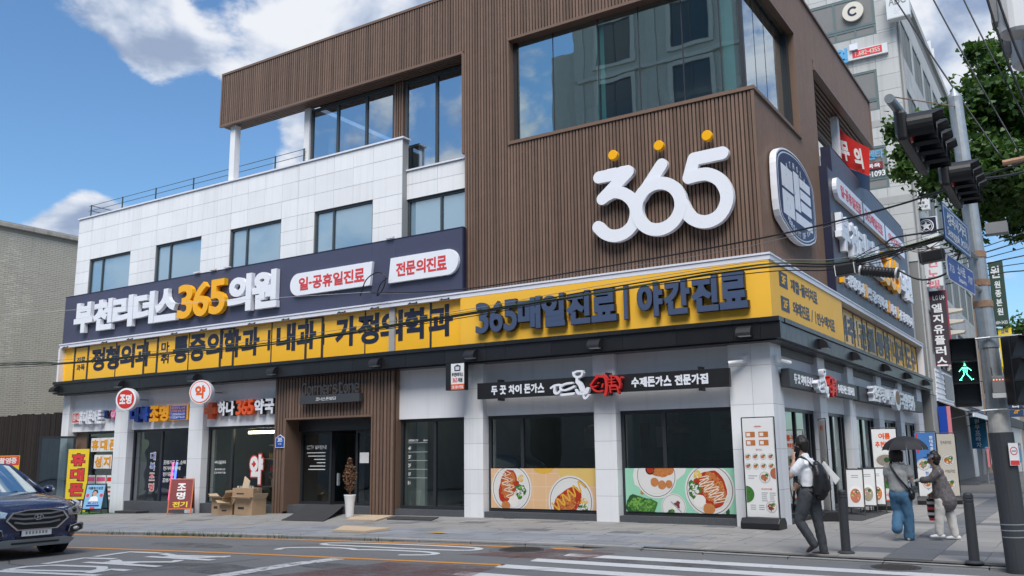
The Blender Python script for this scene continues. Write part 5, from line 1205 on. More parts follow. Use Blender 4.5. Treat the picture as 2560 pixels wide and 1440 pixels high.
# cardboard boxes
def carton(label, x, y, wd, dp, h, rz, open_=True, z=None, m='card', tilt=0):
    z = pz(x, y) if z is None else z
    t = thing('cardboard_box', label, 'box', (x, y, z), R(rz), group='cartons piled outside the pharmacy'); th = .008
    MB().box(-wd/2, wd/2, -dp/2, -dp/2+th, 0, h).build('side', m, t, True); MB().box(-wd/2, wd/2, dp/2-th, dp/2, 0, h).build('side', m, t, True); MB().box(-wd/2, -wd/2+th, -dp/2+th, dp/2-th, 0, h).build('side', m, t, True); MB().box(wd/2-th, wd/2, -dp/2+th, dp/2-th, 0, h).build('side', m, t, True); MB().box(-wd/2+th, wd/2-th, -dp/2+th, dp/2-th, .001, .01).build('bottom', m, t, True)
    if open_:
        for sx, a in ((-1, 38), (1, 55)):
            c, s = math.cos(R(a)), math.sin(R(a)); x0 = sx*wd/2; MB().hexa([(x0, -dp/2, h), (x0, dp/2, h), (x0-sx*.0, dp/2, h+.006), (x0, -dp/2, h+.006), (x0+sx*.16*c, -dp/2, h+.16*s), (x0+sx*.16*c, dp/2, h+.16*s), (x0+sx*.16*c, dp/2, h+.16*s+.006), (x0+sx*.16*c, -dp/2, h+.16*s+.006)]).build('flap', 'card_l', t, True)
        MB().hexa([(-wd/2, -dp/2, h), (wd/2, -dp/2, h), (wd/2, -dp/2+.006, h), (-wd/2, -dp/2+.006, h), (-wd/2, -dp/2-.14, h+.05), (wd/2, -dp/2-.14, h+.05), (wd/2, -dp/2-.14, h+.058), (-wd/2, -dp/2-.14, h+.058)]).build('flap', 'card_l', t, True)
    else:
        MB().box(-wd/2, wd/2, -dp/2, dp/2, h+.0005, h+.012).build('lid', m, t, True); MB().box(-wd/2-.001, wd/2+.001, -.03, .03, h-.06, h+.014).build('tape', 'card_l', t, True)
    MB().box(-wd*.3, wd*.05, -dp/2-.0015, -dp/2-.0005, h*.35, h*.5).build('print', 'int_dark', t, True)
    return t
carton('narrow tall brown carton at the left of the pile outside the pharmacy', -19.45, 16.1, .34, .34, .42, 12)
carton('small carton standing behind the narrow tall one with a yellow taped top', -19.30, 16.42, .42, .3, .58, 4, False)
carton('low open carton with its flap folded to the front of the pile', -18.98, 15.98, .36, .36, .26, 20)
carton('wide open brown carton at the right front of the pile', -18.25, 16.02, .74, .42, .40, -6)
carton('flat closed carton lying on top of the wide open one', -18.45, 16.08, .66, .34, .22, 10, False, pz(-18.4, 16)+.43)
t = one('cardboard_sheet', MB().hexa([(-19.1, 16.30, .02), (-18.78, 16.30, .02), (-18.78, 16.32, .02), (-19.1, 16.32, .02), (-19.05, 16.5, .98), (-18.85, 16.5, .86), (-18.85, 16.52, .86), (-19.05, 16.52, .98)]), 'card_l', 'folded pale cardboard sheet standing upright in the carton pile', 'cardboard')
def sheet(label, pts, m, th=.02, name='cardboard_sheet'):
    n = len(pts); top = [(x, y, pz(x, y)+th+random.uniform(0, .012)) for x, y in pts]; mb = MB(); mb.add(top+[(x, y, pz(x, y)) for x, y in pts], [tuple(range(n)), tuple(range(2*n-1, n-1, -1))]+[(i, i+n, (i+1) % n+n, (i+1) % n) for i in range(n)])
    return one(name, mb, m, label, 'mat' if 'mat' in name else 'cardboard')
for k in range(2): sheet('flattened brown cardboard near the kerb, %s' % ('lower sheet of the two' if k == 0 else 'upper sheet of the two'), [(-12.5+.06*k, 13.0), (-11.65, 13.05-.03*k), (-11.6+.05*k, 13.6), (-12.85, 13.75-.05*k)], 'card_l', .018*(k+1))
sheet('flattened pale cardboard beside the white planter', [(-14.15, 15.15), (-13.3, 15.2), (-13.75, 16.3), (-14.75, 16.25)], 'card_l', .02)
sheet('thin dark doormat lying before the notice window', [(-13.3, 15.55), (-12.1, 15.6), (-12.4, 16.25), (-13.6, 16.2)], 'rubber', .012, 'doormat')
one('doormat', MB().box(-24.2, -23.2, 16.2, 16.62, pz(-23.7, 16.4)-.01, pz(-23.7, 16.4)+.06), 'rubber', 'black doormat step at the lighting shop door', 'mat')
mb = MB(); nn_ = 6
for i in range(nn_+1):
    f_ = i/nn_
    for j in range(2):
        x = (-15.75+(-16.95+15.75)*f_) if j == 0 else (-14.45+(-15.7+14.45)*f_); y = 14.75+(16.74-14.75)*f_
        mb.v.append((x, y, pz(x, y)*(1-f_**1.5)+.285*f_**1.5+.01))
mb.f = [(2*i, 2*i+1, 2*i+3, 2*i+2) for i in range(nn_)]
n0 = len(mb.v); mb.v += [(x, y, z-.012) for x, y, z in mb.v]; mb.f += [(2*i+2+n0, 2*i+3+n0, 2*i+1+n0, 2*i+n0) for i in range(nn_)]+[(0, n0, n0+1, 1)]+[(2*i, 2*i+2, 2*i+2+n0, 2*i+n0) for i in range(nn_)]+[(2*i+1, 2*i+1+n0, 2*i+3+n0, 2*i+3) for i in range(nn_)]
one('ramp_mat', mb, 'rubber', 'grey rubber ramp mat leading up to the timber entrance', 'mat')
# planter with a dried plant
px, py = -14.55, 15.7; t = thing('planter', 'white tapered planter with a dried brown shrub before the timber entrance', 'planter', (px, py, pz(px, py))); z0 = pz(px, py)
MB().lathe([(.085, 0), (.09, .02), (.105, .3), (.135, .5), (.14, .52), (.125, .52), (.11, .44), (.02, .43)], (px, py, z0), 20).build('pot', 'white', t, smooth=True)
M['dry'] = mat('dried leaf', (.17, .085, .045), .85, var=.5, vs=40); rnd = random.Random(5)
MB().tube([(px, py, z0+.4), (px+.01, py, z0+.8), (px-.03, py, z0+1.2)], [.018, .013, .006], 6).build('stem', 'dry', t)
for k in range(9): a = rnd.uniform(0, 6.28); zz = z0+.55+.08*k; MB().tube([(px, py, zz), (px+.14*math.cos(a), py+.14*math.sin(a), zz+.14)], [.007, .003], 5).build('twig', 'dry', t)
mb = MB()
for k in range(420):
    f_ = rnd.random(); a = rnd.uniform(0, 6.28); r_ = (.05+.12*math.sin(math.pi*min(1, f_*1.1)))*math.sqrt(rnd.random()); c = Vector((px+r_*math.cos(a)-.03*f_, py+r_*math.sin(a), z0+.6+.75*f_)); u = Vector((rnd.gauss(0, 1), rnd.gauss(0, 1), rnd.gauss(0, 1))).normalized(); v = u.orthogonal().normalized(); s = rnd.uniform(.015, .032)
    mb.poly([c-u*s, c+v*s*.6, c+u*s, c-v*s*.6])
props(mb.build('dried_leaves', 'dry', t), kind='stuff')
# weeds along the kerb
M['weed'] = mat('weed green', (.07, .13, .03), .8, var=.4, vs=20); mb = MB(); rnd = random.Random(11)
for cx, w_, n in ((-15.6, .5, 160), (-14.2, .5, 60), (-12.9, .3, 25), (-17.4, .4, 30), (-10.9, .3, 16)):
    for k in range(n):
        x = cx+rnd.gauss(0, w_); y = curb_y(x)-.03+rnd.gauss(0, .02); z = gz(x); h = rnd.uniform(.03, .12); a = rnd.uniform(0, 6.28); d = Vector((math.cos(a), math.sin(a), 0))*.02; l_ = Vector((rnd.gauss(0, .03), rnd.gauss(0, .03), 0))
        b = Vector((x, y, z)); mb.poly([b-d*.4, b+d*.4, b+l_+Vector((0, 0, h))])
props(mb.build('kerb_weeds', 'weed'), 'green weeds growing in the gutter along the kerb', 'weeds', kind='stuff')
one('dry_leaf', MB().poly([(-10.55, 13.45, pz(-10.5, 13.45)+.01), (-10.2, 13.40, pz(-10.3, 13.4)+.012), (-10.1, 13.5, pz(-10.2, 13.5)+.02), (-10.4, 13.52, pz(-10.4, 13.5)+.012)]), 'honey', 'crumpled yellow leaf lying on the pavement right of the flattened cardboard', 'leaf')
# manhole covers
M['iron'] = mat('cast iron', (.085, .07, .06), .7, .3, var=.3, vs=20)
def manhole(x, y, r, label):
    z = gz(x) if y < curb_y(x) else pave_z(x, y); t = thing('manhole_cover', label, 'manhole', (x, y, z))
    MB().lathe([(r*1.45, 0), (r*1.45, .004), (r*1.02, .006)], (x, y, z), 40).build('collar', 'asphalt_old', t); MB().lathe([(r, .004), (r, .012), (r*.96, .014)], (x, y, z), 40).build('ring', 'charcoal', t)
    mb = MB()
    for i in range(-7, 8):
        for j in range(-7, 8):
            if i*i+j*j < 46: mb.box(x+i*r*.125-.012, x+i*r*.125+.012, y+j*r*.125-.012, y+j*r*.125+.012, z+.013, z+.019)
    mb.build('tread', 'iron', t); return t
manhole(-7.75, 12.30, .36, 'round iron manhole cover in the road beside the orange line'); manhole(-2.3, 12.62, .30, 'round iron manhole cover in the gutter near the bollards')
# banner stands by the restaurant
cmat('print_red', (.42, .13, .07), var=.4, vs=50)
def banner_stand(label, x, y, wd, h, rz, face, fill):
    z = pz(x, y); t = thing('banner_stand', label, 'banner', (x, y, z), rz); fr = Fr((0, 0, 0), (1, 0, 0), (0, -1, 0))
    mb = MB().prism(Fr((-wd*.62, 0, 0), (0, 1, 0), (1, 0, 0)), [(-.2, 0), (.2, 0), (.2, .1), (.13, .19), (-.13, .19), (-.2, .1)], 0, wd*1.24); mb.build('base', 'dark', t, True, bevel=.015)
    mb = MB()
    for a in (-wd/2-.02, wd/2+.02): mb.tube([(a, 0, .18), (a, 0, h+.03)], .011, 6)
    mb.tube([(-wd/2-.02, 0, h+.03), (wd/2+.02, 0, h+.03)], .011, 6).build('frame', 'dark', t, True)
    MB().fbox(fr, -wd/2, wd/2, .2, h, .012, .016).build('sheet', face, t, True); MB().fbox(fr, -wd/2, wd/2, .2, h, -.016, -.012).build('back_sheet', 'pale', t, True)
    fill(t, fr, wd, h); return t
def dishes(t, fr, lst):
    for cx, cy, r, m_ in lst:
        for q in range(14): a_, k_ = random.uniform(0, 6.28), r*.62*math.sqrt(random.random()); MB().prism(fr, arc(cx+k_*math.cos(a_), cy+k_*math.sin(a_), r*random.uniform(.06, .16), 0, 288, 4), .0195, .0200+.00004*q).build('print_food', ('crumb', 'leaf_l', 'mayo', 'sauce_l', 'bean')[q % 5], t, True) if r > .1 else None
        MB().prism(fr, arc(cx, cy, r, 0, 345, 23), .016, .0175).build('print_plate', 'plate_w', t, True); MB().prism(fr, arc(cx, cy, r*.9, 0, 345, 23), .0175, .018).build('print_rim', 'grey', t, True); MB().prism(fr, arc(cx, cy, r*.85, 0, 345, 23), .018, .0185).build('print_plate', 'plate_w', t, True); MB().prism(fr, arc(cx-.1*r, cy, r*.58, 0, 345, 17, r*.5), .0185, .019).build('print_food', m_, t, True); MB().prism(fr, arc(cx+.35*r, cy+.35*r, r*.3, 0, 345, 11), .019, .0195).build('print_food', 'leaf', t, True)
def lines(t, fr, lst, m_='grey'):
    for a0, a1, b in lst: MB().fbox(fr, a0, a1, b, b+.012, .016, .017).build('print_line', m_, t, True)
def fill_menu(t, fr, w_, h):
    letters(t, '세트메뉴', fr, -.07, .07, 1.80, 1.83, 'redtxt', d=.001, d0=.017, bold=.01, split=False, local=True); letters(t, '돈가스', fr, -.06, .06, 1.38, 1.41, 'redtxt', d=.001, d0=.017, bold=.01, split=False, local=True); letters(t, '파스타/누들', fr, .0, .2, .68, .71, 'redtxt', d=.001, d0=.017, bold=.01, split=False, local=True)
    for x in (-.15, .1):
        for b in (1.62, 1.47):
            MB().fbox(fr, x-.09, x+.09, b, b+.1, .016, .0175).build('print_tray', 'cutlet', t, True); MB().fbox(fr, x-.07, x-.0, b+.02, b+.08, .0175, .018).build('print_food', 'rice', t, True)
    dishes(t, fr, [(-.22+.145*i, b, .062, 'print_red' if (i+j) % 2 else 'cutlet') for j, b in enumerate((1.27, 1.10)) for i in range(4)])
    dishes(t, fr, [(.08, .90, .11, 'print_red'), (.17, .38, .11, 'bean')])
    MB().prism(fr, [(.285, .88)]+arc(.285, .97, .10, 270, 90, 12), .016, .019).build('print_food', 'print_red', t, True); MB().prism(fr, arc(-.285, .60, .15, -90, 90, 14), .016, .019).build('print_food', 'leaf', t, True)
    lines(t, fr, [(-.23, -.06, .92), (-.23, -.12, .88)]+[(x, x+random.uniform(.08, .13), .62-.035*i) for i in range(5) for x in (.0, .15)]+[(x, x+.1, .40-.035*i) for i in range(3) for x in (-.22, -.06)])
banner_stand('tall white menu banner with small food pictures at the corner pillar', -5.15, 16.36, .58, 1.95, R(-4), 'white', fill_menu)
def fill_summer(t, fr, w_, h):
    letters(t, '여름', fr, -.12, .14, h-.23, h-.09, 'orange', d=.001, d0=.017, bold=.04, local=True); letters(t, '추천메뉴', fr, -.2, .22, h-.42, h-.28, 'orange', d=.001, d0=.017, bold=.04, local=True)
    for cy, m_ in ((h-.74, 'dish_grey'), (h-1.24, 'leaf')): MB().prism(fr, arc(.0, cy, .24, 0, 345, 23, .2), .016, .018).build('print_bowl', 'plate_w', t, True); MB().prism(fr, arc(.0, cy+.03, .2, 0, 345, 23, .13), .018, .019).build('print_food', m_, t, True); MB().prism(fr, arc(.02, cy+.04, .06, 0, 345, 13), .019, .0195).build('print_food', 'leaf_d', t, True)
    letters(t, '곤드레밥', fr, -.16, .06, h-1.52, h-1.45, 'redtxt', d=.001, d0=.017, bold=.01, split=False, local=True); letters(t, '냉면', fr, -.05, .08, h-1.0, h-.94, 'redtxt', d=.001, d0=.017, bold=.01, split=False, local=True); MB().fbox(fr, -w_/2, w_/2, .2, .23, .017, .018).build('print_band', 'orange', t, True)
cmat('dish_grey', (.28, .24, .20), var=.6, vs=60); cmat('cream', (.66, .61, .52), rough=.5)
banner_stand('white banner with orange heading and two noodle bowls beside the side street shops', -4.06, 22.2, .52, 1.82, R(5), 'white', fill_summer)
def fill_blue(t, fr, w_, h):
    MB().fbox(fr, -w_/2, w_/2, h*.5, h, .016, .0165).build('print_field', 'blue2', t, True); dishes(t, fr, [(-.08, h*.55, .15, 'dish_grey'), (-.02, .5, .13, 'cutlet')])
    for i, c in enumerate('현대옥콩나물'): letters(t, c, fr, .10, .18, h-.16-i*.095, h-.08-i*.095, 'white', d=.001, d0=.017, bold=.03, split=False, local=True)
    for i, c in enumerate('현대옥육수'): letters(t, c, fr, -.06, .02, h*.5-.16-i*.095, h*.5-.08-i*.095, 'blue2', d=.001, d0=.017, bold=.03, split=False, local=True)
    MB().fbox(fr, -w_/2+.02, -w_/2+.07, h-.5, h-.03, .0165, .018).build('print_band', 'redtxt', t, True)
cmat('blue2', (.07, .22, .55), rough=.45)
banner_stand('blue and white banner with a noodle bowl beside the visor wearing woman', -3.57, 24.8, .46, 1.76, R(4), 'white', fill_blue)
def fill_cream(t, fr, w_, h):
    letters(t, '토속콩국밥', fr, -.13, .12, h-.25, h-.17, 'ink', d=.001, d0=.017, bold=.0, split=False, local=True); letters(t, '비빔국밥', fr, -.08, .15, h*.5-.1, h*.5-.02, 'ink', d=.001, d0=.017, bold=.0, split=False, local=True)
    dishes(t, fr, [(.02, h*.62, .16, 'cutlet'), (.0, h*.28, .15, 'bun')])
banner_stand('cream banner with brown soup bowls next to the blue one', -3.14, 25.2, .40, 1.72, R(4), 'cream', fill_cream)
def fill_plain(t, fr, w_, h): letters(t, '여름특선', fr, -.12, .12, h-.2, h-.1, 'orange', d=.001, d0=.017, bold=.02, split=False, local=True); dishes(t, fr, [(0, h*.55, .15, 'sauce')])
banner_stand('white banner standing edge on at the first side street door behind the man', -4.55, 18.6, .5, 1.95, R(-62), 'white', fill_plain)
for i, (x, y) in enumerate(((-4.32, 20.0), (-4.22, 20.75), (-4.12, 21.2))):
    z = pz(x, y); t = thing('menu_easel', 'slim leaning menu easel with a dish photo, %s of the three beside the bollard' % ('nearest', 'middle', 'farthest')[i], 'easel', (x, y, z), R(8))
    fr = Fr((0, 0, 0), (1, 0, 0), (0, -.97, .24), (0, .24, .97)); mb = MB()
    for a in (-.17, .17): mb.fbox(fr, a-.012, a+.012, 0, 1.0, -.012, .012)
    mb.fbox(fr, -.158, .158, .97, .995, -.011, .011).fbox(fr, -.158, .158, .16, .185, -.011, .011).build('frame', 'dark', t, True); MB().fbox(fr, -.158, .158, .185, .97, -.004, .004).build('panel', 'pale', t, True)
    MB().tube([(-.12, .26, .7), (-.14, .5, 0)], .01, 5).build('leg', 'dark', t, True); MB().tube([(.12, .26, .7), (.14, .5, 0)], .01, 5).build('leg', 'dark', t, True)
    MB().prism(fr, arc(0, .45, .13, 0, 345, 20, .18), .004, .006).build('print_plate', 'plate_w', t, True); MB().prism(fr, arc(0, .42, .105, 0, 345, 20, .15), .006, .008).build('print_food', ('print_red', 'dish_grey', 'cutlet')[i], t, True); MB().prism(fr, arc(.03, .50, .035, 0, 345, 12), .008, .009).build('print_food', 'leaf_d', t, True)
    for q in range(16): a_, k_ = random.uniform(0, 6.28), .08*math.sqrt(random.random()); MB().prism(fr, arc(k_*math.cos(a_), .42+1.4*k_*math.sin(a_), random.uniform(.008, .02), 0, 288, 4), .009, .0095+.00005*q).build('print_food', ('crumb', 'leaf_l', 'mayo', 'sauce_l')[q % 4], t, True)
    for b in (.84, .80): MB().fbox(fr, -.07, .07, b, b+.015, .004, .005).build('print_line', 'grey', t, True)
one('ramp_mat', MB().hexa([(-4.9, 18.9, .1), (-3.95, 18.7, .09), (-3.9, 21.6, .09), (-4.9, 21.9, .1), (-4.9, 18.9, .17), (-3.95, 18.7, .125), (-3.9, 21.6, .125), (-4.9, 21.9, .17)]), 'rubber', 'dark rubber ramp mat at the side street doors', 'mat')
# bollards
def bollard(x, y, label):
    z = pz(x, y)-.006; t = thing('bollard', label, 'bollard', (x, y, z), group='grey bollards along the kerb')
    MB().lathe([(.115, 0), (.115, .012), (.09, .03), (.066, .035)], (x, y, z), 24).build('flange', 'charcoal', t, smooth=False); MB().lathe([(.064, .03), (.062, .74), (.056, .745), (.056, .755), (.062, .76), (.062, .785), (.056, .79), (.056, .80), (.062, .805), (.060, .845), (.045, .865), (.01, .87)], (x, y, z), 24).build('post', 'charcoal', t, smooth=False)
bollard(-3.08, 13.42, 'dark grey bollard at the kerb just right of the walking man'); bollard(-1.43, 13.02, 'dark grey bollard at the kerb between the visor wearing woman and the signal pole')
# ================================================================== tall building down the side street
M['tstone'] = mat('weathered stone', (.47, .47, .455), .7, var=.12, vs=1.0, orand=.07, streak=.22, bump=.06)
M['tjoint'] = mat('dark joint', (.20, .20, .195), .9)
M['tframe'] = mat('grey green frame', (.11, .155, .155), .5)
M['teal'] = mat('teal curtain', (.22, .36, .37), .35, var=.08, spec=.7)
M['tinted'] = mat('tinted pane', (.10, .15, .17), .12, var=.2, vs=1., spec=.9)
TX, TY, TH = -4.72, 35.2, 20.3
t = T = thing('office_building', 'tall weathered stone building with many signs along the side street', 'building', (-9, 44, 0))
MB().box(-16, TX-.03, TY+.03, 54, -.5, TH).build('wall', 'tjoint', t); MB().box(-16.1, TX+.08, TY-.08, 54.1, TH, TH+.35).build('parapet', 'tstone', t)
fw_ = [(-8.7, -5.42, 17.5, 19.25), (-6.75, -5.56, 14.4, 16.05), (-6.6, -5.46, 11.25, 12.95), (-9.3, -7.6, 11.25, 12.95), (-9.3, -7.4, 14.4, 16.05)]
xs = [-10.6, -9.75, -8.9, -8.05, -7.2, -6.4, -5.55, TX]; zs = [8.3+.62*i for i in range(20)]
for i in range(len(xs)-1):
    for j in range(len(zs)-1):
        for r_ in sub_rects((xs[i], xs[i+1], zs[j], zs[j+1]), fw_): inst('stone_panel', 'tstone', (r_[0]+.006, TY, r_[2]+.006), (r_[1]-.006, TY+.05, r_[3]-.006), t)
F = FRONT(TY+.02)
M['blackpanel'] = mat('black window panel', (.022, .025, .030), .4)
w1 = windowpart(t, F, -8.7, -5.42, 17.95, 19.25, [-6.95], gm='blackpanel', fm='tframe', fw=.1); windowpart(t, F, -8.7, -5.42, 17.5, 17.93, [-6.95, -6.2], gm='tinted', fm='tframe', fw=.08)
for a, b, z0, z1 in fw_[1:]: windowpart(t, F, a, b, z0+.45, z1, [], gm='teal', fm='tframe', fw=.08); windowpart(t, F, a, b, z0, z0+.44, [], gm='teal', fm='tframe', fw=.07)
MB().box(-6.42, -6.12, TY-.25, TY-.02, 16.95, 17.2).build('wall_box', 'trim', t)
for z in (13.7, 10.6): MB().box(-10.6, TX, TY-.012, TY-.002, z, z+.28).build('stain_band', 'concrete', t)
# street side
SF_ = SIDE(TX); sw = []
for z in (16.9, 13.9, 10.9, 7.9, 5.0):
    for k in range(6): sw.append((36.6+k*2.9, 38.9+k*2.9, z, z+1.7))
ys = [TY+.06]+[36.2+1.1*i for i in range(17)]; zs2 = [3.4+.85*i for i in range(20)]
for i in range(len(ys)-1):
    for j in range(len(zs2)-1):
        for r_ in sub_rects((ys[i], ys[i+1], zs2[j], min(zs2[j+1], TH)), sw): inst('stone_panel', 'tstone', (TX-.05, r_[0]+.006, r_[2]+.006), (TX, r_[1]-.006, r_[3]-.006), t)
for a, b, z0, z1 in sw: windowpart(t, SF_, a, b, z0, z1, [(a+b)/2], gm='tinted', fm='tframe', fw=.08, d=-.01)
for y, z0 in ((35.5, 3.4), (35.8, 3.6)): MB().tube([(TX+.06, y, z0), (TX+.06, y, 19.5)], .05, 6).build('drain_pipe', 'concrete', t)
# ground floor shops of that building
MB().box(TX-.4, TX+.01, 35.3, 36.4, -.3, 3.38).build('stone_pier', 'concrete', t)
for k in range(12): inst('siding_board', 'fascia', (TX-.02, 36.45, 3.22+k*.1), (TX+.05+.02*(k % 2), 41.0, 3.31+k*.1), t)
inst('shutter_panel', 'grey', (TX+.071, 38.6, 3.4), (TX+.09, 40.8, 4.35), t)
for a, b, m_ in ((36.5, 38.3, 'int_dark'), (38.4, 39.3, 'wood_trim'), (47.0, 48.2, 'pale'), (50.6, 51.6, 'concrete')): inst('shop_pier', m_, (TX-.3, a, -.2), (TX+.02, b, 3.2), t)
for a, b in ((39.35, 42.6), (42.7, 46.9), (48.3, 50.5), (51.7, 53.8)): windowpart(t, SIDE(TX-.1), a, b, .1, 2.9, [(a+b)/2], gm='glass_side', fm='frame', fw=.1)
inst('shop_step', 'plinth', (TX-.3, 38.4, -.1), (TX+.9, 53.8, .18), t)
inst('shop_back', 'int_wall', (TX-3.2, 38.4, -.1), (TX-3.0, 53.8, 3.3), t)
def awning(label, y0, y1, z0, z1, out, m_):
    t = thing('awning', label, 'awning', (TX, (y0+y1)/2, z0)); MB().hexa([(TX, y0, z1-.03), (TX+out, y0, z0-.03), (TX+out, y1, z0-.03), (TX, y1, z1-.03), (TX, y0, z1), (TX+out, y0, z0), (TX+out, y1, z0), (TX, y1, z1)]).build('canopy', m_, t); MB().box(TX+out-.02, TX+out+.03, y0, y1, z0-.14, z0+.01).build('front_bar', 'trim', t)
    for y in (y0+.1, y1-.1): MB().tube([(TX, y, z0-.3), (TX+out, y, z0-.04)], .02, 6).build('arm', 'frame', t)
awning('grey folding awning over the first shop of the tall building', 36.6, 45.5, 2.75, 3.25, 1.15, 'grey'); cmat('navy_cloth', (.018, .045, .11)); awning('dark blue folding awning farther down the side street', 46.5, 50.5, 2.85, 3.3, 1.0, 'navy_cloth')
def blade(label, x0, x1, y, z0, z1, face, th=.18, edge=None, rows=(), name='blade_sign', extra=None):
    t = thing(name, label, 'sign', ((x0+x1)/2, y, z0)); MB().box(x0, x1, y, y+th, z0, z1).build('case', edge or face, t, bevel=.01); fr = FRONT(y)
    MB().fbox(fr, x0+.03, x1-.03, z0+.03, z1-.03, 0, .006).build('face', face, t)
    for s, a0, a1, b0, b1, m_ in rows: letters(t, s, fr, x0+a0*(x1-x0), x0+a1*(x1-x0), z0+b0*(z1-z0), z0+b1*(z1-z0), m_, d=.004, d0=.007, bold=.025 if z1-z0 > 1 else .02, split=(b1-b0) > .1)
    MB().tube([(x0, y+.09, z1-.2), (TX-.05, y+.09, z1-.2)] if x0 > TX else [(x0+.05, y+th, z1-.2), (x0+.05, y+th+.2, z1-.2)], .03, 6).build('arm', 'frame', t)
    if extra: extra(t, fr)
    return t
cmat('sign_white', (.66, .68, .68), rough=.4)
blade('white lightbox with grey ABC lettering high on the tall building', -4.92, -4.1, 34.7, 17.72, 18.9, 'sign_white', .35, 'sign_white', [('ABC', .12, .88, .45, .75, 'grey'), ('6F', .3, .65, .14, .38, 'pale')])
def barcode(t, fr):
    MB().ring(fr, [(-4.86, 12.02), (-4.36, 12.02), (-4.36, 12.5), (-4.86, 12.5)], [(-4.84, 12.04), (-4.38, 12.04), (-4.38, 12.48), (-4.84, 12.48)], .006, .009).build('logo_box', 'ink', t)
    for k in range(12): MB().fbox(fr, -4.8+k*.032, -4.8+k*.032+random.uniform(.008, .02), 12.07, 12.14, .006, .009).build('bar', 'ink', t)
blade('tall white hair salon sign with large dark letters projecting over the side street', -4.93, -4.28, 36.3, 10.45, 12.6, 'sign_white', .2, None, [('LLOYD', .18, .82, .885, .93, 'grey'), ('BOMB', .16, .86, .80, .87, 'ink'), ('로이드밤', .1, .9, .65, .70, 'ink'), ('헤', .2, .8, .42, .61, 'ink'), ('어', .2, .8, .20, .39, 'ink'), ('원종점', .3, .75, .11, .16, 'ink'), ('T.677-7187', .1, .92, .04, .085, 'ink')], extra=barcode)
def star(t, fr):
    c = (-4.53, 9.93); MB().ring(fr, arc(*c, .27, 0, 350, 35), arc(*c, .235, 0, 350, 35), .006, .01).build('star_ring', 'white', t); MB().ring(fr, arc(*c, .20, 0, 350, 35), arc(*c, .185, 0, 350, 35), .006, .01).build('star_ring', 'white', t)
    MB().prism(fr, [(c[0]+(.2 if i % 2 == 0 else .085)*math.sin(i*math.pi/5), c[1]+(.2 if i % 2 == 0 else .085)*math.cos(i*math.pi/5)) for i in range(10)], .006, .011).build('star', 'white', t)
    letters(t, '슈퍼스타', fr, -4.8, -4.2, 9.3, 9.46, 'ink', d=.004, d0=.007, bold=.01)
    for i, c_ in enumerate('코인노래'): letters(t, c_, fr, -4.65, -4.25, 9.0-i*.42-.28, 9.0-i*.42+.05, 'pinkp', d=.004, d0=.007, bold=.03)
    MB().fbox(fr, -4.84, -4.56, 7.66, 7.86, .006, .01).build('floor_tag', 'ink', t); letters(t, '2F', fr, -4.8, -4.6, 7.70, 7.82, 'white', d=.002, d0=.011, bold=.02)
cmat('pinkp', (.62, .20, .24)); 
t = blade('white and black karaoke sign with a ringed star projecting below the hair salon sign', -4.9, -4.14, 36.8, 7.55, 10.28, 'sign_white', .2, None, [], extra=star); MB().fbox(FRONT(36.8), -4.87, -4.17, 9.6, 10.25, .0065, .0075).build('face', 'ink', t)
cmat('plum', (.045, .032, .042)); cmat('crimson', (.36, .015, .04))
def lg_(t, fr):
    MB().prism(fr, arc(-4.70, 7.17, .07, 0, 345, 18), .007, .012).build('round_mark', 'crimson', t)
    for i, c_ in enumerate('엘지유플러스'): letters(t, c_, fr, -4.68, -4.30, 6.6-i*.41, 6.94-i*.41, 'white', d=.004, d0=.007, bold=.03)
blade('dark plum phone carrier sign with a crimson rim and white vertical lettering', -4.88, -4.12, 37.2, 4.6, 7.45, 'plum', .2, 'crimson', [('LG U+', .36, .92, .87, .93, 'white')], extra=lg_)
# phone number strip and round letter on the front face
t = thing('phone_strip', 'white strip sign with blue letters and a red phone number on the tall building', 'sign', (-6, TY, 16.6)); F = FRONT(TY-.03)
MB().fbox(F, -8.2, -5.05, 16.58, 16.98, 0, .12).build('board', 'sign_white', t); MB().fbox(F, -6.35, -5.25, 16.64, 16.94, .12, .125).build('panel', 'redtxt', t); letters(t, 'T.682-4355', F, -6.28, -5.32, 16.70, 16.88, 'cream', d=.003, d0=.126, bold=.02)
cmat('lblue', (.10, .36, .62)); letters(t, '한의원', F, -8.0, -6.5, 16.5, 17.1, 'lblue', d=.1, d0=.12, bold=.05)
t = thing('round_letter_sign', 'round cream disc with a dark letter C on the black window panel', 'sign', (-6.2, TY, 18.2)); MB().prism(F, arc(-6.2, 18.62, .40, 0, 350, 35), .0, .1).build('disc', 'cream', t); stroke(MB(), F, arc(-6.2, 18.62, .16, 40, 320, 24), .08, .1, .11, 0, False).build('letter', 'ink', t)
t = thing('window_lettering', 'spa lettering with red panel and digits on a teal window of the tall building', 'sign', (-6.0, TY, 11.3)); F = FRONT(TY-.03); letters(t, '피센타', F, -6.5, -5.55, 12.45, 12.8, 'lblue', d=.002, bold=.02); MB().fbox(F, -6.5, -5.62, 12.05, 12.32, 0, .003).build('panel', 'maroon', t); letters(t, '목욕', F, -6.2, -5.7, 12.1, 12.27, 'white', d=.002, d0=.004, bold=.02); letters(t, '1-1093', F, -6.3, -5.55, 11.75, 11.97, 'white', d=.002, bold=.03)
t = thing('shop_lettering', 'row of dark backed white letters on the street face of the tall building', 'sign', (TX, 41, 5.3)); F = SIDE(TX+.02); MB().fbox(F, 38.5, 47.5, 4.55, 5.05, 0, .05).build('backing', 'ink', t); letters(t, '우리손한의원', F, 39, 47, 4.55, 5.05, 'cream', d=.1, d0=.06, bold=.03)
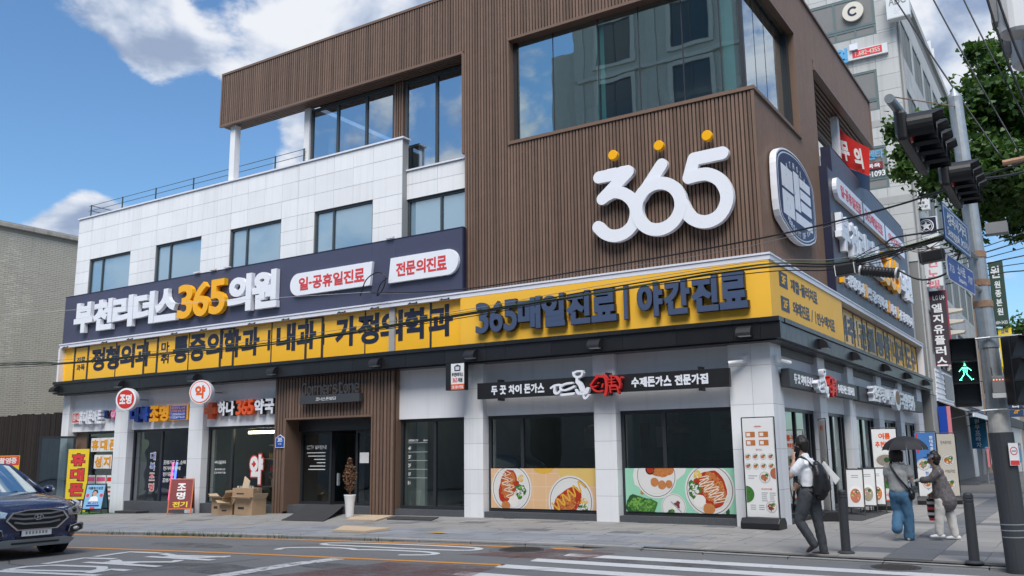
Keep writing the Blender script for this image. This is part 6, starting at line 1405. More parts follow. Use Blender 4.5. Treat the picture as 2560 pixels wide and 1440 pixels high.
t = thing('vertical_shop_sign', 'tall blue and pink vertical sign at the first shop under the grey awning', 'sign', (TX+.3, 36.4, 1.0)); MB().box(TX+.05, TX+.32, 36.2, 36.3, .9, 3.0).build('panel', 'blue', t); MB().box(TX+.33, TX+.45, 36.2, 36.3, .9, 3.0).build('panel', 'pinkp', t)
cmat('teal_sign', (.02, .17, .30)); t = thing('vertical_shop_sign', 'teal vertical sign with white letters under the awnings', 'sign', (TX+.6, 45.5, 1.4)); MB().box(TX+.1, TX+.75, 45.5, 45.6, 1.45, 2.85).build('panel', 'teal_sign', t)
for i, c_ in enumerate('원우프라자'): letters(t, c_, FRONT(45.5), TX+.28, TX+.5, 2.55-i*.26, 2.77-i*.26, 'white', d=.003, d0=.002, bold=.03)
for z in (7.0, 6.55, 6.1):
    t = thing('flood_lamp', 'flat floodlight on a bracket along the tall building, %s of three' % {7.0: 'top', 6.55: 'middle', 6.1: 'bottom'}[z], 'lamp', (TX+.5, 40, z)); MB().prism(Fr((0, 40, z), (1, 0, 0), (0, 1, 0)), [(TX+.25, -.08), (TX+.8, -.02), (TX+.85, .06), (TX+.25, .12)], 0, .5).build('head', 'cream', t, bevel=.01); MB().tube([(TX, 40.2, z), (TX+.3, 40.2, z)], .025, 6).build('arm', 'frame', t)
# antennas on the roof
for i, (x, y) in enumerate(((TX-.3, 48.5), (TX-.3, 49.6), (TX-.6, 51.5))):
    t = thing('roof_antenna', 'grey phone mast panel on the roof of the tall building, %s one' % ('nearest', 'middle', 'farthest')[i], 'antenna', (x, y, TH+.3)); MB().tube([(x, y, TH+.3), (x, y, TH+2.2)], .05, 6).build('mast', 'galv', t); MB().box(x-.14, x+.14, y-.12, y-.04, TH+.7, TH+2.1).build('panel', 'pale', t)
# next buildings down the street
def row_house(label, y0, y1, h, m_, wins, sign=None, x=TX):
    t = thing('shop_building', label, 'building', (x, (y0+y1)/2, 0)); MB().box(x-9, x, y0, y1, -.5, h).build('wall', m_, t); MB().box(x-9, x+.15, y0, y1, h, h+.2).build('parapet', 'concrete', t)
    for a, b, z0, z1 in wins: windowpart(t, SIDE(x+.02), a, b, z0, z1, [(a+b)/2], gm='tinted', fm='frame', fw=.1)
    inst('shop_fascia', 'int_dark', (x, y0+.3, 2.9), (x+.2, y1-.3, 3.5), t); return t
cmat('tan', (.30, .20, .13), var=.1, streak=.1); cmat('offwhite', (.50, .49, .47), streak=.15)
row_house('tan three storey shop building beyond the tall one', 54.3, 66, 9.6, 'tan', [(55+i*2.7, 57+i*2.7, z, z+1.5) for i in range(4) for z in (4.4, 7.2)]+[(55+i*2.7, 57.2+i*2.7, .3, 2.7) for i in range(4)])
row_house('off white low shop building at the far end of the side street', 66.2, 82, 7.0, 'offwhite', [(67+i*3.2, 69.4+i*3.2, z, z+1.4) for i in range(4) for z in (.4, 4.2)])
row_house('brown low building closing the view of the side street', 82.4, 110, 6.0, 'tan', [(84+i*4.5, 87+i*4.5, z, z+1.4) for i in range(5) for z in (.4, 4.0)])
cmat('dgreen', (.018, .045, .030))
def vtxt(s, x0, x1, top, step):
    def f(t, fr):
        for i, c_ in enumerate(s): letters(t, c_, fr, x0, x1, top-i*step-step*.8, top-i*step, 'sign_white', d=.004, d0=.008, bold=.03)
    return f
blade('dark green vertical academy sign beyond the signal pole', -3.86, -3.15, 55, 8.0, 11.6, 'dgreen', .2, None, [('원', .1, .75, .74, .93, 'sign_white'), ('684-3433', .1, .9, .03, .08, 'sign_white')], extra=vtxt('원종본원', -3.66, -3.36, 10.5, .5))
blade('yellow vertical banner sign with blue lettering below the dark green sign', -3.75, -3.1, 55.2, 5.5, 7.9, 'yprint', .15, None, [('교육', .2, .8, .88, .96, 'blue')], extra=lambda t, fr: [letters(t, c_, fr, -3.55, -3.25, 7.1-i*.3, 7.36-i*.3, 'blue' if i % 2 else 'redtxt', d=.004, d0=.008, bold=.03) for i, c_ in enumerate('미술음악학원')])
blade('dark study cafe sign with white letters at the far right', -3.3, -2.7, 50, 2.95, 4.95, 'navy_cloth', .2, None, [('2F', .3, .75, .08, .2, 'amber')], extra=vtxt('스터디', -3.15, -2.85, 4.5, .42))
t = thing('clothes_rail', 'rail of colourful clothes outside a shop beyond the wrapped pole', 'rail', (-3.1, 40, .1))
MB().tube([(-3.6, 40, .1), (-3.6, 40, 1.5), (-2.4, 40, 1.5), (-2.4, 40, .1)], .02, 6).build('rail', 'galv', t)
for i in range(9): MB().box(-3.55+i*.13, -3.47+i*.13, 39.8, 40.2, .75+.1*(i % 3), 1.46).build('garment', ('pinkp', 'white', 'lblue', 'pale', 'navy', 'cream')[i % 6], t)
# red banner hanging from the roof beam
t = thing('hanging_banner', 'red and navy cloth banner with white lettering hanging under the roof beam', 'banner', (-4.9, 26, 8.9)); NB = 12
def ban(f_, g_): return (-5.25+.85*f_-.10*g_, 26.0+.10*math.sin(f_*5+g_)-.3*f_, 10.75-.95*f_**.8-g_*(1.5-.3*f_))
for nm, g0, g1, m_ in (('red_cloth', 0, .66, 'red'), ('navy_cloth', .662, 1, 'navy_cloth')):
    mb = MB()
    for i in range(NB+1):
        for j in range(4): mb.v.append(ban(i/NB, g0+(g1-g0)*j/3))
    mb.f = [(4*i+j, 4*i+j+1, 4*i+5+j, 4*i+4+j) for i in range(NB) for j in range(3)]; mb.build(nm, m_, t, smooth=True)
for k, c_ in enumerate('무의'): o3 = Vector(ban(.12+.46*k, .62)); letters(t, c_, Fr((o3.x, o3.y-.13, o3.z+.05), (1, -.3, -.62), (0, -1, 0), (-.08, 0, 1)), 0, .30, 0, .62, 'white', d=.003, bold=.05)

# ================================================================== signal pole and its fittings
PX, PY = -.92, 12.76
def pole_x(z): return PX-.024*z
t = thing('signal_pole', 'galvanised signal pole with a pointed cap and dark wrapped foot at the kerb', 'pole', (PX, PY, .06))
mb = MB(); ring_ = []
for z, r_ in ((1.72, .118), (6.05, .088), (6.12, .092), (6.26, .01)): ring_.append(((pole_x(z), PY, z), r_))
mb.tube([p for p, _ in ring_], [r_ for _, r_ in ring_], 20).build('shaft', 'galv', t, smooth=False)
MB().tube([(pole_x(-.1), PY, -.1), (pole_x(1.68), PY, 1.68)], .142, 20).build('wrap', 'charcoal', t)
MB().tube([(pole_x(1.68), PY, 1.68), (pole_x(1.96), PY, 1.96)], .1225, 20).build('torn_paper', mat('peeling paint', (.50, .49, .46), .8, var=.5, vs=9, streak=.6), t)
for z in (.42, .50, .57): MB().tube([(pole_x(z), PY, z), (pole_x(z+.012), PY, z+.012)], .146, 20).build('band', 'galv', t)
for z, m_ in ((1.99, 'galv'), (2.06, 'galv'), (2.78, 'galv'), (2.86, 'galv'), (3.30, 'rust'), (3.58, 'rust'), (3.95, 'rust')): MB().tube([(pole_x(z), PY, z-.04), (pole_x(z), PY, z+.04)], .128-.006*(z-1.8), 20).build('clamp', m_, t)
A0, A1 = Vector((pole_x(4.72), PY, 4.72)), Vector((-1.26, 8.55, 4.72))
MB().tube([A0, A1], [.055, .045], 12).build('arm', 'galv', t); MB().tube([A1+Vector((0, .12, .06)), (pole_x(6.0), PY, 6.0)], .007, 6).build('stay_wire', 'rust', t)
def signal(label, y0, y1, zc):
    t = thing('traffic_signal', label, 'signal', (-1.2, (y0+y1)/2, zc)); n = 4; st = (y1-y0)/n; x = -1.24+.045*(y0-8.6)
    MB().box(x-.01, x+.08, y0, y1, zc-.15, zc+.15).build('housing', 'dark', t, bevel=.03); MB().box(x-.014, x-.0105, y0+.04, y1-.04, zc-.14, zc+.14).build('back_ribs', 'charcoal', t)
    for i in range(n):
        yc = y0+st*(i+.5); rad = .145; mb = MB(); N_ = 18; vs = []
        for k in range(N_+1):
            a = R(-50+280*k/N_); ln = .30 if 30 < -50+280*k/N_ < 150 else .22
            for r_ in (rad, rad-.012):
                vs.append((x+.08, yc+r_*math.cos(a), zc+r_*math.sin(a))); vs.append((x+.08+ln, yc+r_*math.cos(a), zc+r_*math.sin(a)))
        mb.v = vs
        for k in range(N_): b = 4*k; mb.f += [(b, b+1, b+5, b+4), (b+2, b+6, b+7, b+3), (b+1, b+3, b+7, b+5)]
        mb.build('visor', 'dark', t); MB().lathe([(.14, .082), (.125, .10), (.05, .12), (.01, .122)], (x, yc, zc), 20, 'x').build('lens', 'lens_red' if i == 0 else 'dark', t)
    for yy in (y0+.2, y1-.2): MB().box(x-.045, x-.015, yy-.07, yy+.07, zc-.05, 4.80).build('bracket', 'galv', t)
cmat('lens_red', (.25, .01, .01), rough=.2)
signal('black four lamp traffic signal with long visors nearer the arm end', 8.72, 10.05, 4.50); signal('black four lamp traffic signal with long visors next to the pole', 10.95, 12.2, 4.60)
cmat('road_blue', (.020, .075, .22), rough=.4); cmat('road_blue2', (.012, .035, .26), rough=.4)
def road_sign(label, p0, p1, z0, z1, m_, rows, pointed=False):
    t = thing('road_sign', label, 'sign', (*p0, z0)); u = Vector((p1[0]-p0[0], p1[1]-p0[1], 0)); L_ = u.length; fr = Fr((*p0, 0), u, (u.y, -u.x, 0))
    if pointed: h = (z0+z1)/2; pts = [(0, z0+.04), (.06, z0), (L_, z0), (L_+.04, h), (L_, z1), (.06, z1), (0, z1-.06)]; MB().prism(fr, pts, -.012, 0).build('rim', 'white', t); c = (L_/2, h); MB().prism(fr, [(c[0]+(a-c[0])*.97, c[1]+(b-c[1])*.92) for a, b in pts], 0, .002).build('plate', m_, t)
    else: MB().fbox(fr, 0, L_, z0, z1, -.012, 0).build('plate', m_, t); MB().ring(fr, [(.02, z0+.02), (L_-.02, z0+.02), (L_-.02, z1-.02), (.02, z1-.02)], [(.035, z0+.032), (L_-.035, z0+.032), (L_-.035, z1-.032), (.035, z1-.032)], 0, .002).build('rim', 'pale', t)
    for s, a0, a1, b0, b1 in rows: letters(t, s, fr, a0*L_, a1*L_, z0+b0*(z1-z0), z0+b1*(z1-z0), 'pale' if not pointed else 'white', d=.001, d0=.002, bold=.02, split=False)
    MB().tube([fr.p(L_*.3, (z0+z1)/2, -.04), (pole_x(z0), PY, (z0+z1)/2)], .03, 8).build('arm', 'galv', t)
road_sign('rectangular blue junction name sign on the signal pole', (-1.09, 10.29), (-.985, 11.65), 3.70, 4.10, 'road_blue', [('성곡사거리', .12, .88, .48, .86), ('Seonggok Jct(4)', .1, .92, .16, .40)])
road_sign('pointed deep blue street name sign below the junction sign', (-1.146, 10.7), (-1.02, 12.1), 3.33, 3.62, 'road_blue2', [('소사로', .36, .66, .48, .86), ('Sosa-ro', .38, .66, .16, .36), ('713', .07, .24, .36, .66), ('717', .76, .93, .36, .66)], True)
def ped_signal(label, fr, lit):
    t = thing('pedestrian_signal', label, 'signal', tuple(fr.p(0, 2.0, 0))); wd = .30
    MB().fbox(fr, -wd/2, wd/2, 2.0, 2.84, -.16, 0).build('housing', 'dark', t, bevel=.015)
    for k in range(3):
        z0 = 2.02+.275*k; MB().fbox(fr, -wd/2+.02, wd/2-.02, z0+.02, z0+.25, .0, .004).build('lens', 'blackpanel', t)
        mb = MB(); a0, a1 = -wd/2+.008, wd/2-.008; top = z0+.262
        mb.hexa([fr.p(a0, top-.012, 0), fr.p(a1, top-.012, 0), fr.p(a1, top-.012, .17), fr.p(a0, top-.012, .17), fr.p(a0, top, 0), fr.p(a1, top, 0), fr.p(a1, top, .17), fr.p(a0, top, .17)])
        for a in (a0, a1): mb.add([fr.p(a, z0+.01, 0), fr.p(a, top, 0), fr.p(a, top, .17), fr.p(a, z0+.09, .06)], [(0, 1, 2, 3), (3, 2, 1, 0)])
        mb.build('visor', 'dark', t)
    if lit:
        dots = MB(); cx, zc = 0, 2.02+.275+.135
        segs = [((0, .095), (0, .10)), ((-.02, .055), (.02, .055)), ((-.022, .04), (.025, .04)), ((-.02, .02), (.022, .02)), ((-.018, .0), (.018, .0)), ((-.015, -.018), (.015, -.018)), ((-.03, .05), (-.065, .01)), ((.03, .05), (.065, .018)), ((-.015, -.03), (-.06, -.095)), ((.015, -.03), (.06, -.09)), ((-.07, -.1), (-.05, -.1)), ((.06, -.1), (.08, -.095)), ((-.005, .08), (.008, .08))]
        for (x0, y0), (x1, y1) in segs:
            n = max(2, int(math.hypot(x1-x0, y1-y0)/.011))
            for i in range(n): f_ = i/(n-1); dots.ball((0, 0, 0), .0048, 6, 4); m0 = 6*5; base = len(dots.v)-m0; o = fr.p(x0+(x1-x0)*f_, zc+y0+(y1-y0)*f_, .006); dots.v[base:] = [(v[0]+o.x, v[1]+o.y, v[2]+o.z) for v in dots.v[base:]]
        props(dots.build('walking_figure', mat('green led', (.1, .9, .6), emit=(.12, 1, .55), es=5.), t), kind='stuff')
    return t
ped_signal('pedestrian signal showing a green walking figure left of the pole', Fr((-1.25, 12.42, 0), (1, .12, 0), (.12, -1, 0)), True); ped_signal('dark pedestrian signal facing right at the frame edge', Fr((-.62, 12.5, 0), (.75, .66, 0), (.66, -.75, 0)), False)
t = thing('signal_bracket', 'pair of thin steel bars carrying the pedestrian signals', 'bracket', (-.95, PY, 1.9))
for z in (1.96, 2.86): MB().tube([(-1.3, 12.55, z-.02), (-.95, 12.62, z), (-.6, 12.6, z)], .014, 8).build('bar', 'galv', t)
t = thing('sensor_box', 'small grey box with antennas and red lights strapped to the pole', 'box', (-.9, 12.55, 2.1)); MB().box(-.98, -.83, 12.53, 12.63, 2.16, 2.37).build('case', 'grey', t, bevel=.008); MB().box(-.985, -.825, 12.525, 12.63, 2.10, 2.158).build('case_foot', 'pale', t)
for x in (-.97, -.84): MB().tube([(x, 12.58, 2.37), (x-.005, 12.58, 2.48)], .005, 5).build('antenna', 'dark', t)
cmat('led_red', (1, .25, .1), emit=(1, .25, .1), es=2.)
for i in range(4): MB().ball((-.955+.033*i, 12.527, 2.32), .006, 6, 4).build('light', 'led_red', t)
t = thing('no_smoking_sign', 'small white and red no smoking sign on the wrapped pole', 'sign', (-.82, 12.6, 1.3)); fr = Fr((-.835, 12.64, 0), (.75, .66, 0), (.66, -.75, 0)); MB().fbox(fr, -.065, .065, 1.28, 1.55, 0, .006).build('plate', 'white', t); MB().fbox(fr, -.06, .06, 1.285, 1.34, .006, .008).build('band', 'redtxt', t); MB().ring(fr, arc(0, 1.455, .05, 0, 345, 23), arc(0, 1.455, .04, 0, 345, 23), .006, .008).build('ring', 'redtxt', t); MB().fbox(fr, -.03, .03, 1.45, 1.458, .006, .0085).build('cigarette', 'ink', t)
# power pole with transformers at the right edge
t = thing('power_pole', 'concrete power pole with grey transformers at the top right', 'pole', (-.2, 16, 0)); qx = -.12
MB().tube([(qx+.25, 16, -.1), (qx-.05, 16, 10)], [.17, .13], 14).build('shaft', 'concrete', t)
for cx, cy, z0, z1, r_ in ((-.33, 15.75, 8.05, 8.95, .25), (-.22, 16.45, 7.75, 8.55, .25)):
    MB().lathe([(r_*.85, z0), (r_, z0+.05), (r_, z1-.05), (r_*.9, z1), (.06, z1+.03)], (cx, cy, 0), 20).build('transformer', 'pale', t, smooth=False); MB().box(cx-.33, cx-.23, cy-.12, cy+.12, z0+.25, z0+.7).build('radiator', 'grey', t, bevel=.01)
MB().tube([(-.75, 15.95, 6.02), (.7, 16.02, 6.12)], .05, 8).build('crossarm', 'rust', t)
MB().tube([(-.02, 15.85, 5.0), (-.10, 15.82, 8.0), (-.17, 15.8, 9.8)], .085, 10).build('cable_riser', 'dark', t)
# overhead cables
def cable(label, pts, r_, m_='dark', n=6, k=8, name='overhead_cable'):
    return one(name, MB().tube(smooth_pts(pts, k), r_, n), m_, label, 'cable', 'overhead cables', smooth=True)
LOW = [(-46, 13.2, 4.9), (-25.06, 13, 4.04), (-21.98, 13, 3.89), (-16.93, 13, 3.84), (-14.1, 13, 3.82), (-9.45, 13, 3.97), (-6.59, 13, 4.10), (-3.91, 12.95, 4.17), (-2.75, 12.9, 4.06), (-1.55, 12.85, 4.22), (-.98, 12.8, 4.36)]
def sh_(pts, dx, dz, dy=0, amp=0, ph=0): return [(x, y+dy, z+dz+amp*math.sin(x*.9+ph)) for x, y, z in pts]
cable('lowest thick black cable of the bundle crossing the yellow signs', LOW, .016); cable('second black cable of the bundle twisting above the lowest', sh_(LOW, 0, .045, .02, .02), .012); cable('third thin cable of the bundle with slack loops', sh_(LOW, 0, -.03, .04, .03, 2), .008); cable('thin pale messenger wire along the top of the bundle', sh_(LOW, 0, .10, 0, .006, 1), .005, 'grey'); cable('thin green wire in the bundle', sh_(LOW, 0, .02, -.02, .03, 4), .006, 'weed')
cable('single black cable from the navy sign up to the signal pole', [(-14.55, 16.34, 5.42), (-11.1, 15.25, 4.97), (-7.5, 14.4, 4.83), (-4.06, 13.55, 4.76), (-2.2, 13.1, 4.82), (-1.0, 12.8, 4.96), (3, 12, 5.6)], .014); cable('thin grey wire beside the single cable to the signal pole', [(-14.4, 16.34, 5.38), (-11.1, 15.27, 4.94), (-7.5, 14.42, 4.78), (-4.06, 13.57, 4.68), (-1.0, 12.8, 4.92)], .005, 'grey')
cable('looped black cable coil on the navy sign', [(-14.9, 16.3, 5.38), (-14.7, 16.28, 5.75), (-14.35, 16.28, 5.9), (-14.1, 16.3, 5.78), (-14.15, 16.3, 5.5), (-14.35, 16.3, 5.32), (-14.25, 16.3, 5.6), (-14.05, 16.35, 5.75)], .015)
cable('thin white wire crossing low over the navy sign', [(-40, 14.6, 6.6), (-25.2, 15, 5.85), (-18, 15.6, 5.52), (-14.6, 16.34, 5.45)], .004, 'pale')
cable('drooping cable loop below the splice boxes', [(-2.0, 12.85, 3.9), (-1.7, 12.85, 3.72), (-1.35, 12.85, 3.8), (-1.2, 12.85, 4.1), (-1.3, 12.85, 4.4)], .014)
cable('small curled cable end above the splice boxes', [(-1.1, 12.85, 4.40), (-1.6, 12.86, 4.36), (-2.0, 12.86, 4.34), (-2.1, 12.86, 4.25), (-1.9, 12.86, 4.20), (-1.5, 12.86, 4.27), (-1.05, 12.85, 4.38)], .013)
for k in range(5): cable('thin tangled wire between the splice boxes, number %s from the top' % ('one', 'two', 'three', 'four', 'five')[k], [(-2.6, 12.88, 4.1-.02*k), (-2.1, 12.86, 4.28-.06*k), (-1.7, 12.85, 4.1+.03*k), (-1.35, 12.85, 4.25-.07*k), (-1.0, 12.82, 4.3-.03*k)], .006)
t = thing('splice_closure', 'ribbed black cable splice cylinder hanging at the corner', 'splice', (-2.3, 12.9, 3.9)); prof = []
for i in range(25): prof.append((.075 if i % 2 else .066, -.26+.52*i/24))
MB().lathe(prof, (0, 0, 0), 16, 'x').build('sleeve', 'dark', t, True)
for x in (-.24, .24): MB().lathe([(.082, x-.012), (.082, x+.012)], (0, 0, 0), 16, 'x').build('clamp_ring', 'pale', t, True)
t.rotation_euler = (0, R(12), R(-4)); t.location = (-2.24, 12.9, 3.90)
for i, (x, z, a) in enumerate(((-2.67, 3.98, -4), (-1.55, 4.03, -5))):
    t = thing('splice_box', 'flat black cable box %s' % ('left of the ribbed splice cylinder' if i == 0 else 'right of the ribbed splice cylinder by the street signs'), 'splice', (x, 12.9, z)); MB().box(-.16, .16, -.08, .08, -.075, .075).build('case', 'dark', t, True, bevel=.015)
    for xx in (-.13, .13): MB().box(xx-.006, xx+.006, -.083, .083, -.078, .078).build('strap', 'pale' if i == 0 else 'charcoal', t, True)
    t.rotation_euler = (0, R(a), 0)
for i, (a, b, c) in enumerate((((-.75, 15.9, 6.1), (-1.7, 17, 8.5), (-3.2, 19, 12.5)), ((-.5, 15.9, 6.15), (-1.3, 17, 8.7), (-2.4, 19, 12.5)), ((-.2, 15.9, 6.2), (-.95, 17, 8.9), (-1.8, 19, 12.5)), ((-.1, 15.8, 6.0), (-.5, 15.6, 7.6), (-.75, 15.4, 9.2)), ((.2, 15.8, 5.9), (-.3, 15.6, 7.5), (-.62, 15.4, 9.2)))): cable('steep power line rising to the top right, %s from the left' % ('first', 'second', 'third', 'fourth', 'fifth')[i], [a, b, c], .014 if i < 3 else .022)
cable('heavy black cable from the signal pole rising right across the tree', [(-1.0, 12.8, 4.98), (-.5, 13.5, 5.15), (.6, 15, 5.7)], .02)
for k in range(6): cable('thin cable passing behind the pole under the tree, %s from the top' % ('first', 'second', 'third', 'fourth', 'fifth', 'sixth')[k], [(-1.6, 14.5, 4.3-.08*k), (-.9, 14.6, 4.45-.09*k), (-.2, 14.8, 4.7-.12*k), (.8, 15, 5.0-.05*k)], .007+.003*(k % 2))
t = thing('cable_tray', 'flat grey ribbed cable box behind the signal pole under the tree', 'box', (-.6, 14, 4.6)); MB().box(-.98, -.70, 14.2, 14.4, 4.52, 4.68).build('case', 'grey', t)

# ================================================================== ginkgo tree
def tree(label, cx, cy, z0, zc, rx, ry, rz, n, seed, trunk=None, leaf=.085):
    rnd = random.Random(seed); t = thing('ginkgo_tree', label, 'tree', (cx, cy, z0))
    mb = MB().tube([(cx, cy, z0), (cx+.1, cy, z0+2.2), (cx-.05, cy+.1, zc-.5), (cx, cy, zc+rz*.6)], [.2, .16, .11, .04], 10); mb.build('trunk', 'bark', t)
    limbs = MB(); tips = []
    for k in range(46):
        a = rnd.uniform(0, 6.28); e = rnd.uniform(-.75, .95); d = Vector((rx*math.cos(a)*math.sqrt(1-e*e), ry*math.sin(a)*math.sqrt(1-e*e), rz*e))*rnd.uniform(.72, 1.0)
        s = Vector((cx, cy, zc+rz*rnd.uniform(-.6, .3))); p = Vector((cx, cy, zc))+d; m_ = (s+p)/2+Vector((0, 0, -.15)); limbs.tube([s, m_, p], [.05, .03, .012], 5); tips += [(p, rnd.uniform(.5, .85)), (m_, .5), (p.lerp(m_, .5), .6)]
        for q in range(2): p2 = p+Vector((rnd.gauss(0, .5), rnd.gauss(0, .5), rnd.gauss(0, .35))); tips.append((p2, rnd.uniform(.25, .5)))
    limbs.build('limbs', 'bark', t)
    groups = [MB(), MB(), MB()]
    for k in range(n):
        c, sp = tips[rnd.randrange(len(tips))]; p = c+Vector((rnd.gauss(0, sp*.42), rnd.gauss(0, sp*.42), rnd.gauss(0, sp*.34)))
        nrm = Vector((rnd.gauss(0, .6), rnd.gauss(0, .6), rnd.uniform(.1, 1))).normalized(); u = nrm.orthogonal().normalized(); u.rotate(Matrix.Rotation(rnd.uniform(0, 6.28), 3, nrm)); v = nrm.cross(u); s = leaf*rnd.uniform(.6, 1.25)
        groups[k % 3].poly([p, p+u*s*.9+v*s*.75, p+u*s*1.15+v*s*.25, p+u*s*.95, p+u*s*1.15-v*s*.25, p+u*s*.9-v*s*.75])
    for i, g_ in enumerate(groups): props(g_.build('crown', 'leaf%d' % i, t), kind='stuff')
    return t
cmat('bark', (.09, .07, .05), rough=.9, var=.3, vs=12)
def leafmat(n, c):
    M[n] = mat(n, c, .55, var=.2, vs=3); tt = M[n].node_tree; p = tt.nodes['Principled BSDF']; tr = tt.nodes.new('ShaderNodeBsdfTranslucent'); tr.inputs[0].default_value = (c[0]*1.6, c[1]*1.5, c[2]*.8, 1); mx_ = tt.nodes.new('ShaderNodeMixShader'); mx_.inputs[0].default_value = .3
    tt.links.new(p.outputs[0], mx_.inputs[1]); tt.links.new(tr.outputs[0], mx_.inputs[2]); tt.links.new(mx_.outputs[0], tt.nodes['Material Output'].inputs[0])
leafmat('leaf0', (.055, .125, .028)); leafmat('leaf1', (.075, .155, .035)); leafmat('leaf2', (.040, .095, .026))
tree('leafy green street tree behind the signal pole at the right', .08, 24, .1, 8.45, 2.95, 2.6, 2.55, 64000, 21, leaf=.11)
tree('green street tree across the side street, seen only in the glass', 9.5, 21, .1, 5.2, 2.6, 2.6, 2.2, 4000, 33, leaf=.16)
tree('green street tree far down the side street', -1.2, 58, .1, 7.5, 2.6, 2.6, 2.4, 5000, 9, leaf=.16)
# ================================================================== people
def etube(mb, pts, rad, side=(1, 0, 0), n=14):
    """a tapering limb with elliptical sections; rad = (across, deep) per point"""
    P = [Vector(p) for p in pts]; sv = Vector(side).normalized()
    Q, RR = [], []
    for i in range(len(P)-1):
        for j in range(4): f_ = j/4; Q.append(P[i].lerp(P[i+1], f_)); RR.append([rad[i][k]*(1-f_)+rad[i+1][k]*f_ for k in (0, 1)])
    Q.append(P[-1]); RR.append(list(rad[-1])); b0 = len(mb.v); vs = []
    for i, p in enumerate(Q):
        t = (Q[min(i+1, len(Q)-1)]-Q[max(i-1, 0)]).normalized(); a = (sv-t*sv.dot(t))
        a = a.normalized() if a.length > .05 else t.orthogonal().normalized(); b = t.cross(a)
        for k in range(n): an = 2*math.pi*k/n; vs.append(p+a*(RR[i][0]*math.cos(an))+b*(RR[i][1]*math.sin(an)))
    fs = [(i*n+k, i*n+(k+1) % n, (i+1)*n+(k+1) % n, (i+1)*n+k) for i in range(len(Q)-1) for k in range(n)]
    fs += [tuple(range(n-1, -1, -1)), tuple(range((len(Q)-1)*n, len(Q)*n))]
    mb.add(vs, fs); mb.ball(Q[0], (min(RR[0]),)*3, 10, 7); mb.ball(Q[-1], (min(RR[-1]),)*3, 10, 7)
    return mb
_skin_scene = bpy.data.scenes.new('sculpt_scene')
def fuse(mb, name, m, parent, voxel=.012, smooth=3, wrinkle=0., ws=14., seed=0):
    """one continuous skin over overlapping forms"""
    me = mb.mesh(name); bm = bmesh.new(); bm.from_mesh(me); bmesh.ops.recalc_face_normals(bm, faces=bm.faces); bm.to_mesh(me); bm.free()
    o = bpy.data.objects.new(name, me); _skin_scene.collection.objects.link(o)
    r_ = o.modifiers.new('r', 'REMESH'); r_.mode = 'VOXEL'; r_.voxel_size = voxel; s_ = o.modifiers.new('s', 'SMOOTH'); s_.factor = .5; s_.iterations = smooth
    _skin_scene.view_layers[0].update(); m2 = bpy.data.meshes.new_from_object(o.evaluated_get(_skin_scene.view_layers[0].depsgraph)); bpy.data.objects.remove(o)
    if wrinkle:
        for v in m2.vertices:
            q = v.co*ws; d = noise.noise(Vector((q.x, q.y, q.z*.55+seed))) + .5*noise.noise(Vector((q.x*2.3, q.y*2.3, q.z*1.4+seed)))
            v.co += v.normal*wrinkle*d
    for p in m2.polygons: p.use_smooth = True
    m2.name = name; m2.materials.clear(); m2.materials.append(M[m])
    return link(bpy.data.objects.new(name, m2), parent, True)
def hand(mb, wrist, d, palm_n, ln=.085, curl=.5, thumb=1):
    """palm, four unequal bent fingers and a thumb from the palm's side"""
    d = Vector(d).normalized(); n_ = Vector(palm_n).normalized(); s = d.cross(n_).normalized(); w_ = Vector(wrist); pe = w_+d*ln
    etube(mb, [w_, w_+d*ln*.5, pe], [(.024, .015), (.037, .014), (.036, .011)], s, 10)
    for k, fl in enumerate((.066, .076, .071, .055)):
        b = pe+s*(.027-.018*k); a1 = (d+n_*curl*.5).normalized(); a2 = (d+n_*curl*1.4).normalized(); a3 = (d*.5+n_*curl*2).normalized()
        etube(mb, [b-d*.015, b+a1*fl*.45, b+a1*fl*.45+a2*fl*.32, b+a1*fl*.45+a2*fl*.32+a3*fl*.25], [(.0095, .0095), (.009, .009), (.0082, .0082), (.007, .007)], s, 8)
    tb = w_+d*ln*.3+s*.03*thumb; t1 = (d*.7+s*thumb*.7+n_*.25).normalized(); etube(mb, [tb, tb+t1*.035, tb+t1*.035+(d*.9+n_*curl*.6).normalized()*.03], [(.013, .012), (.011, .0105), (.008, .008)], s, 8)
def head(mb, c, f, h=.215, up=(0, 0, 1)):
    """skull, jaw, nose, ears; c is the centre, f the way it faces"""
    c, f, up = Vector(c), Vector(f).normalized(), Vector(up).normalized(); s = f.cross(up).normalized()
    def at(a, b, d): return c+f*a+s*b+up*d
    etube(mb, [at(-.012, 0, h*.20), at(-.012, 0, h*.36)], [(h*.36, h*.42), (h*.24, h*.28)], s, 16); etube(mb, [at(-.008, 0, -h*.05), at(-.012, 0, h*.22)], [(h*.345, h*.415), (h*.36, h*.42)], s, 16)
    etube(mb, [at(.028, 0, -h*.40), at(.012, 0, -h*.2), at(-.004, 0, 0)], [(h*.16, h*.17), (h*.27, h*.31), (h*.345, h*.41)], s, 14)
    etube(mb, [at(h*.40, 0, h*.02), at(h*.50, 0, -h*.12), at(h*.44, 0, -h*.16)], [(.010, .010), (.014, .013), (.015, .010)], s, 8)
    mb.ball(at(h*.41, 0, -h*.28), (.014, .014, .008), 8, 5)
    for k in (-1, 1): etube(mb, [at(-.012, k*h*.375, h*.05), at(-.014, k*h*.385, -h*.12)], [(.008, .018), (.007, .012)], s, 8); mb.ball(at(h*.375, k*h*.15, h*.085), .012, 8, 5)
    return at
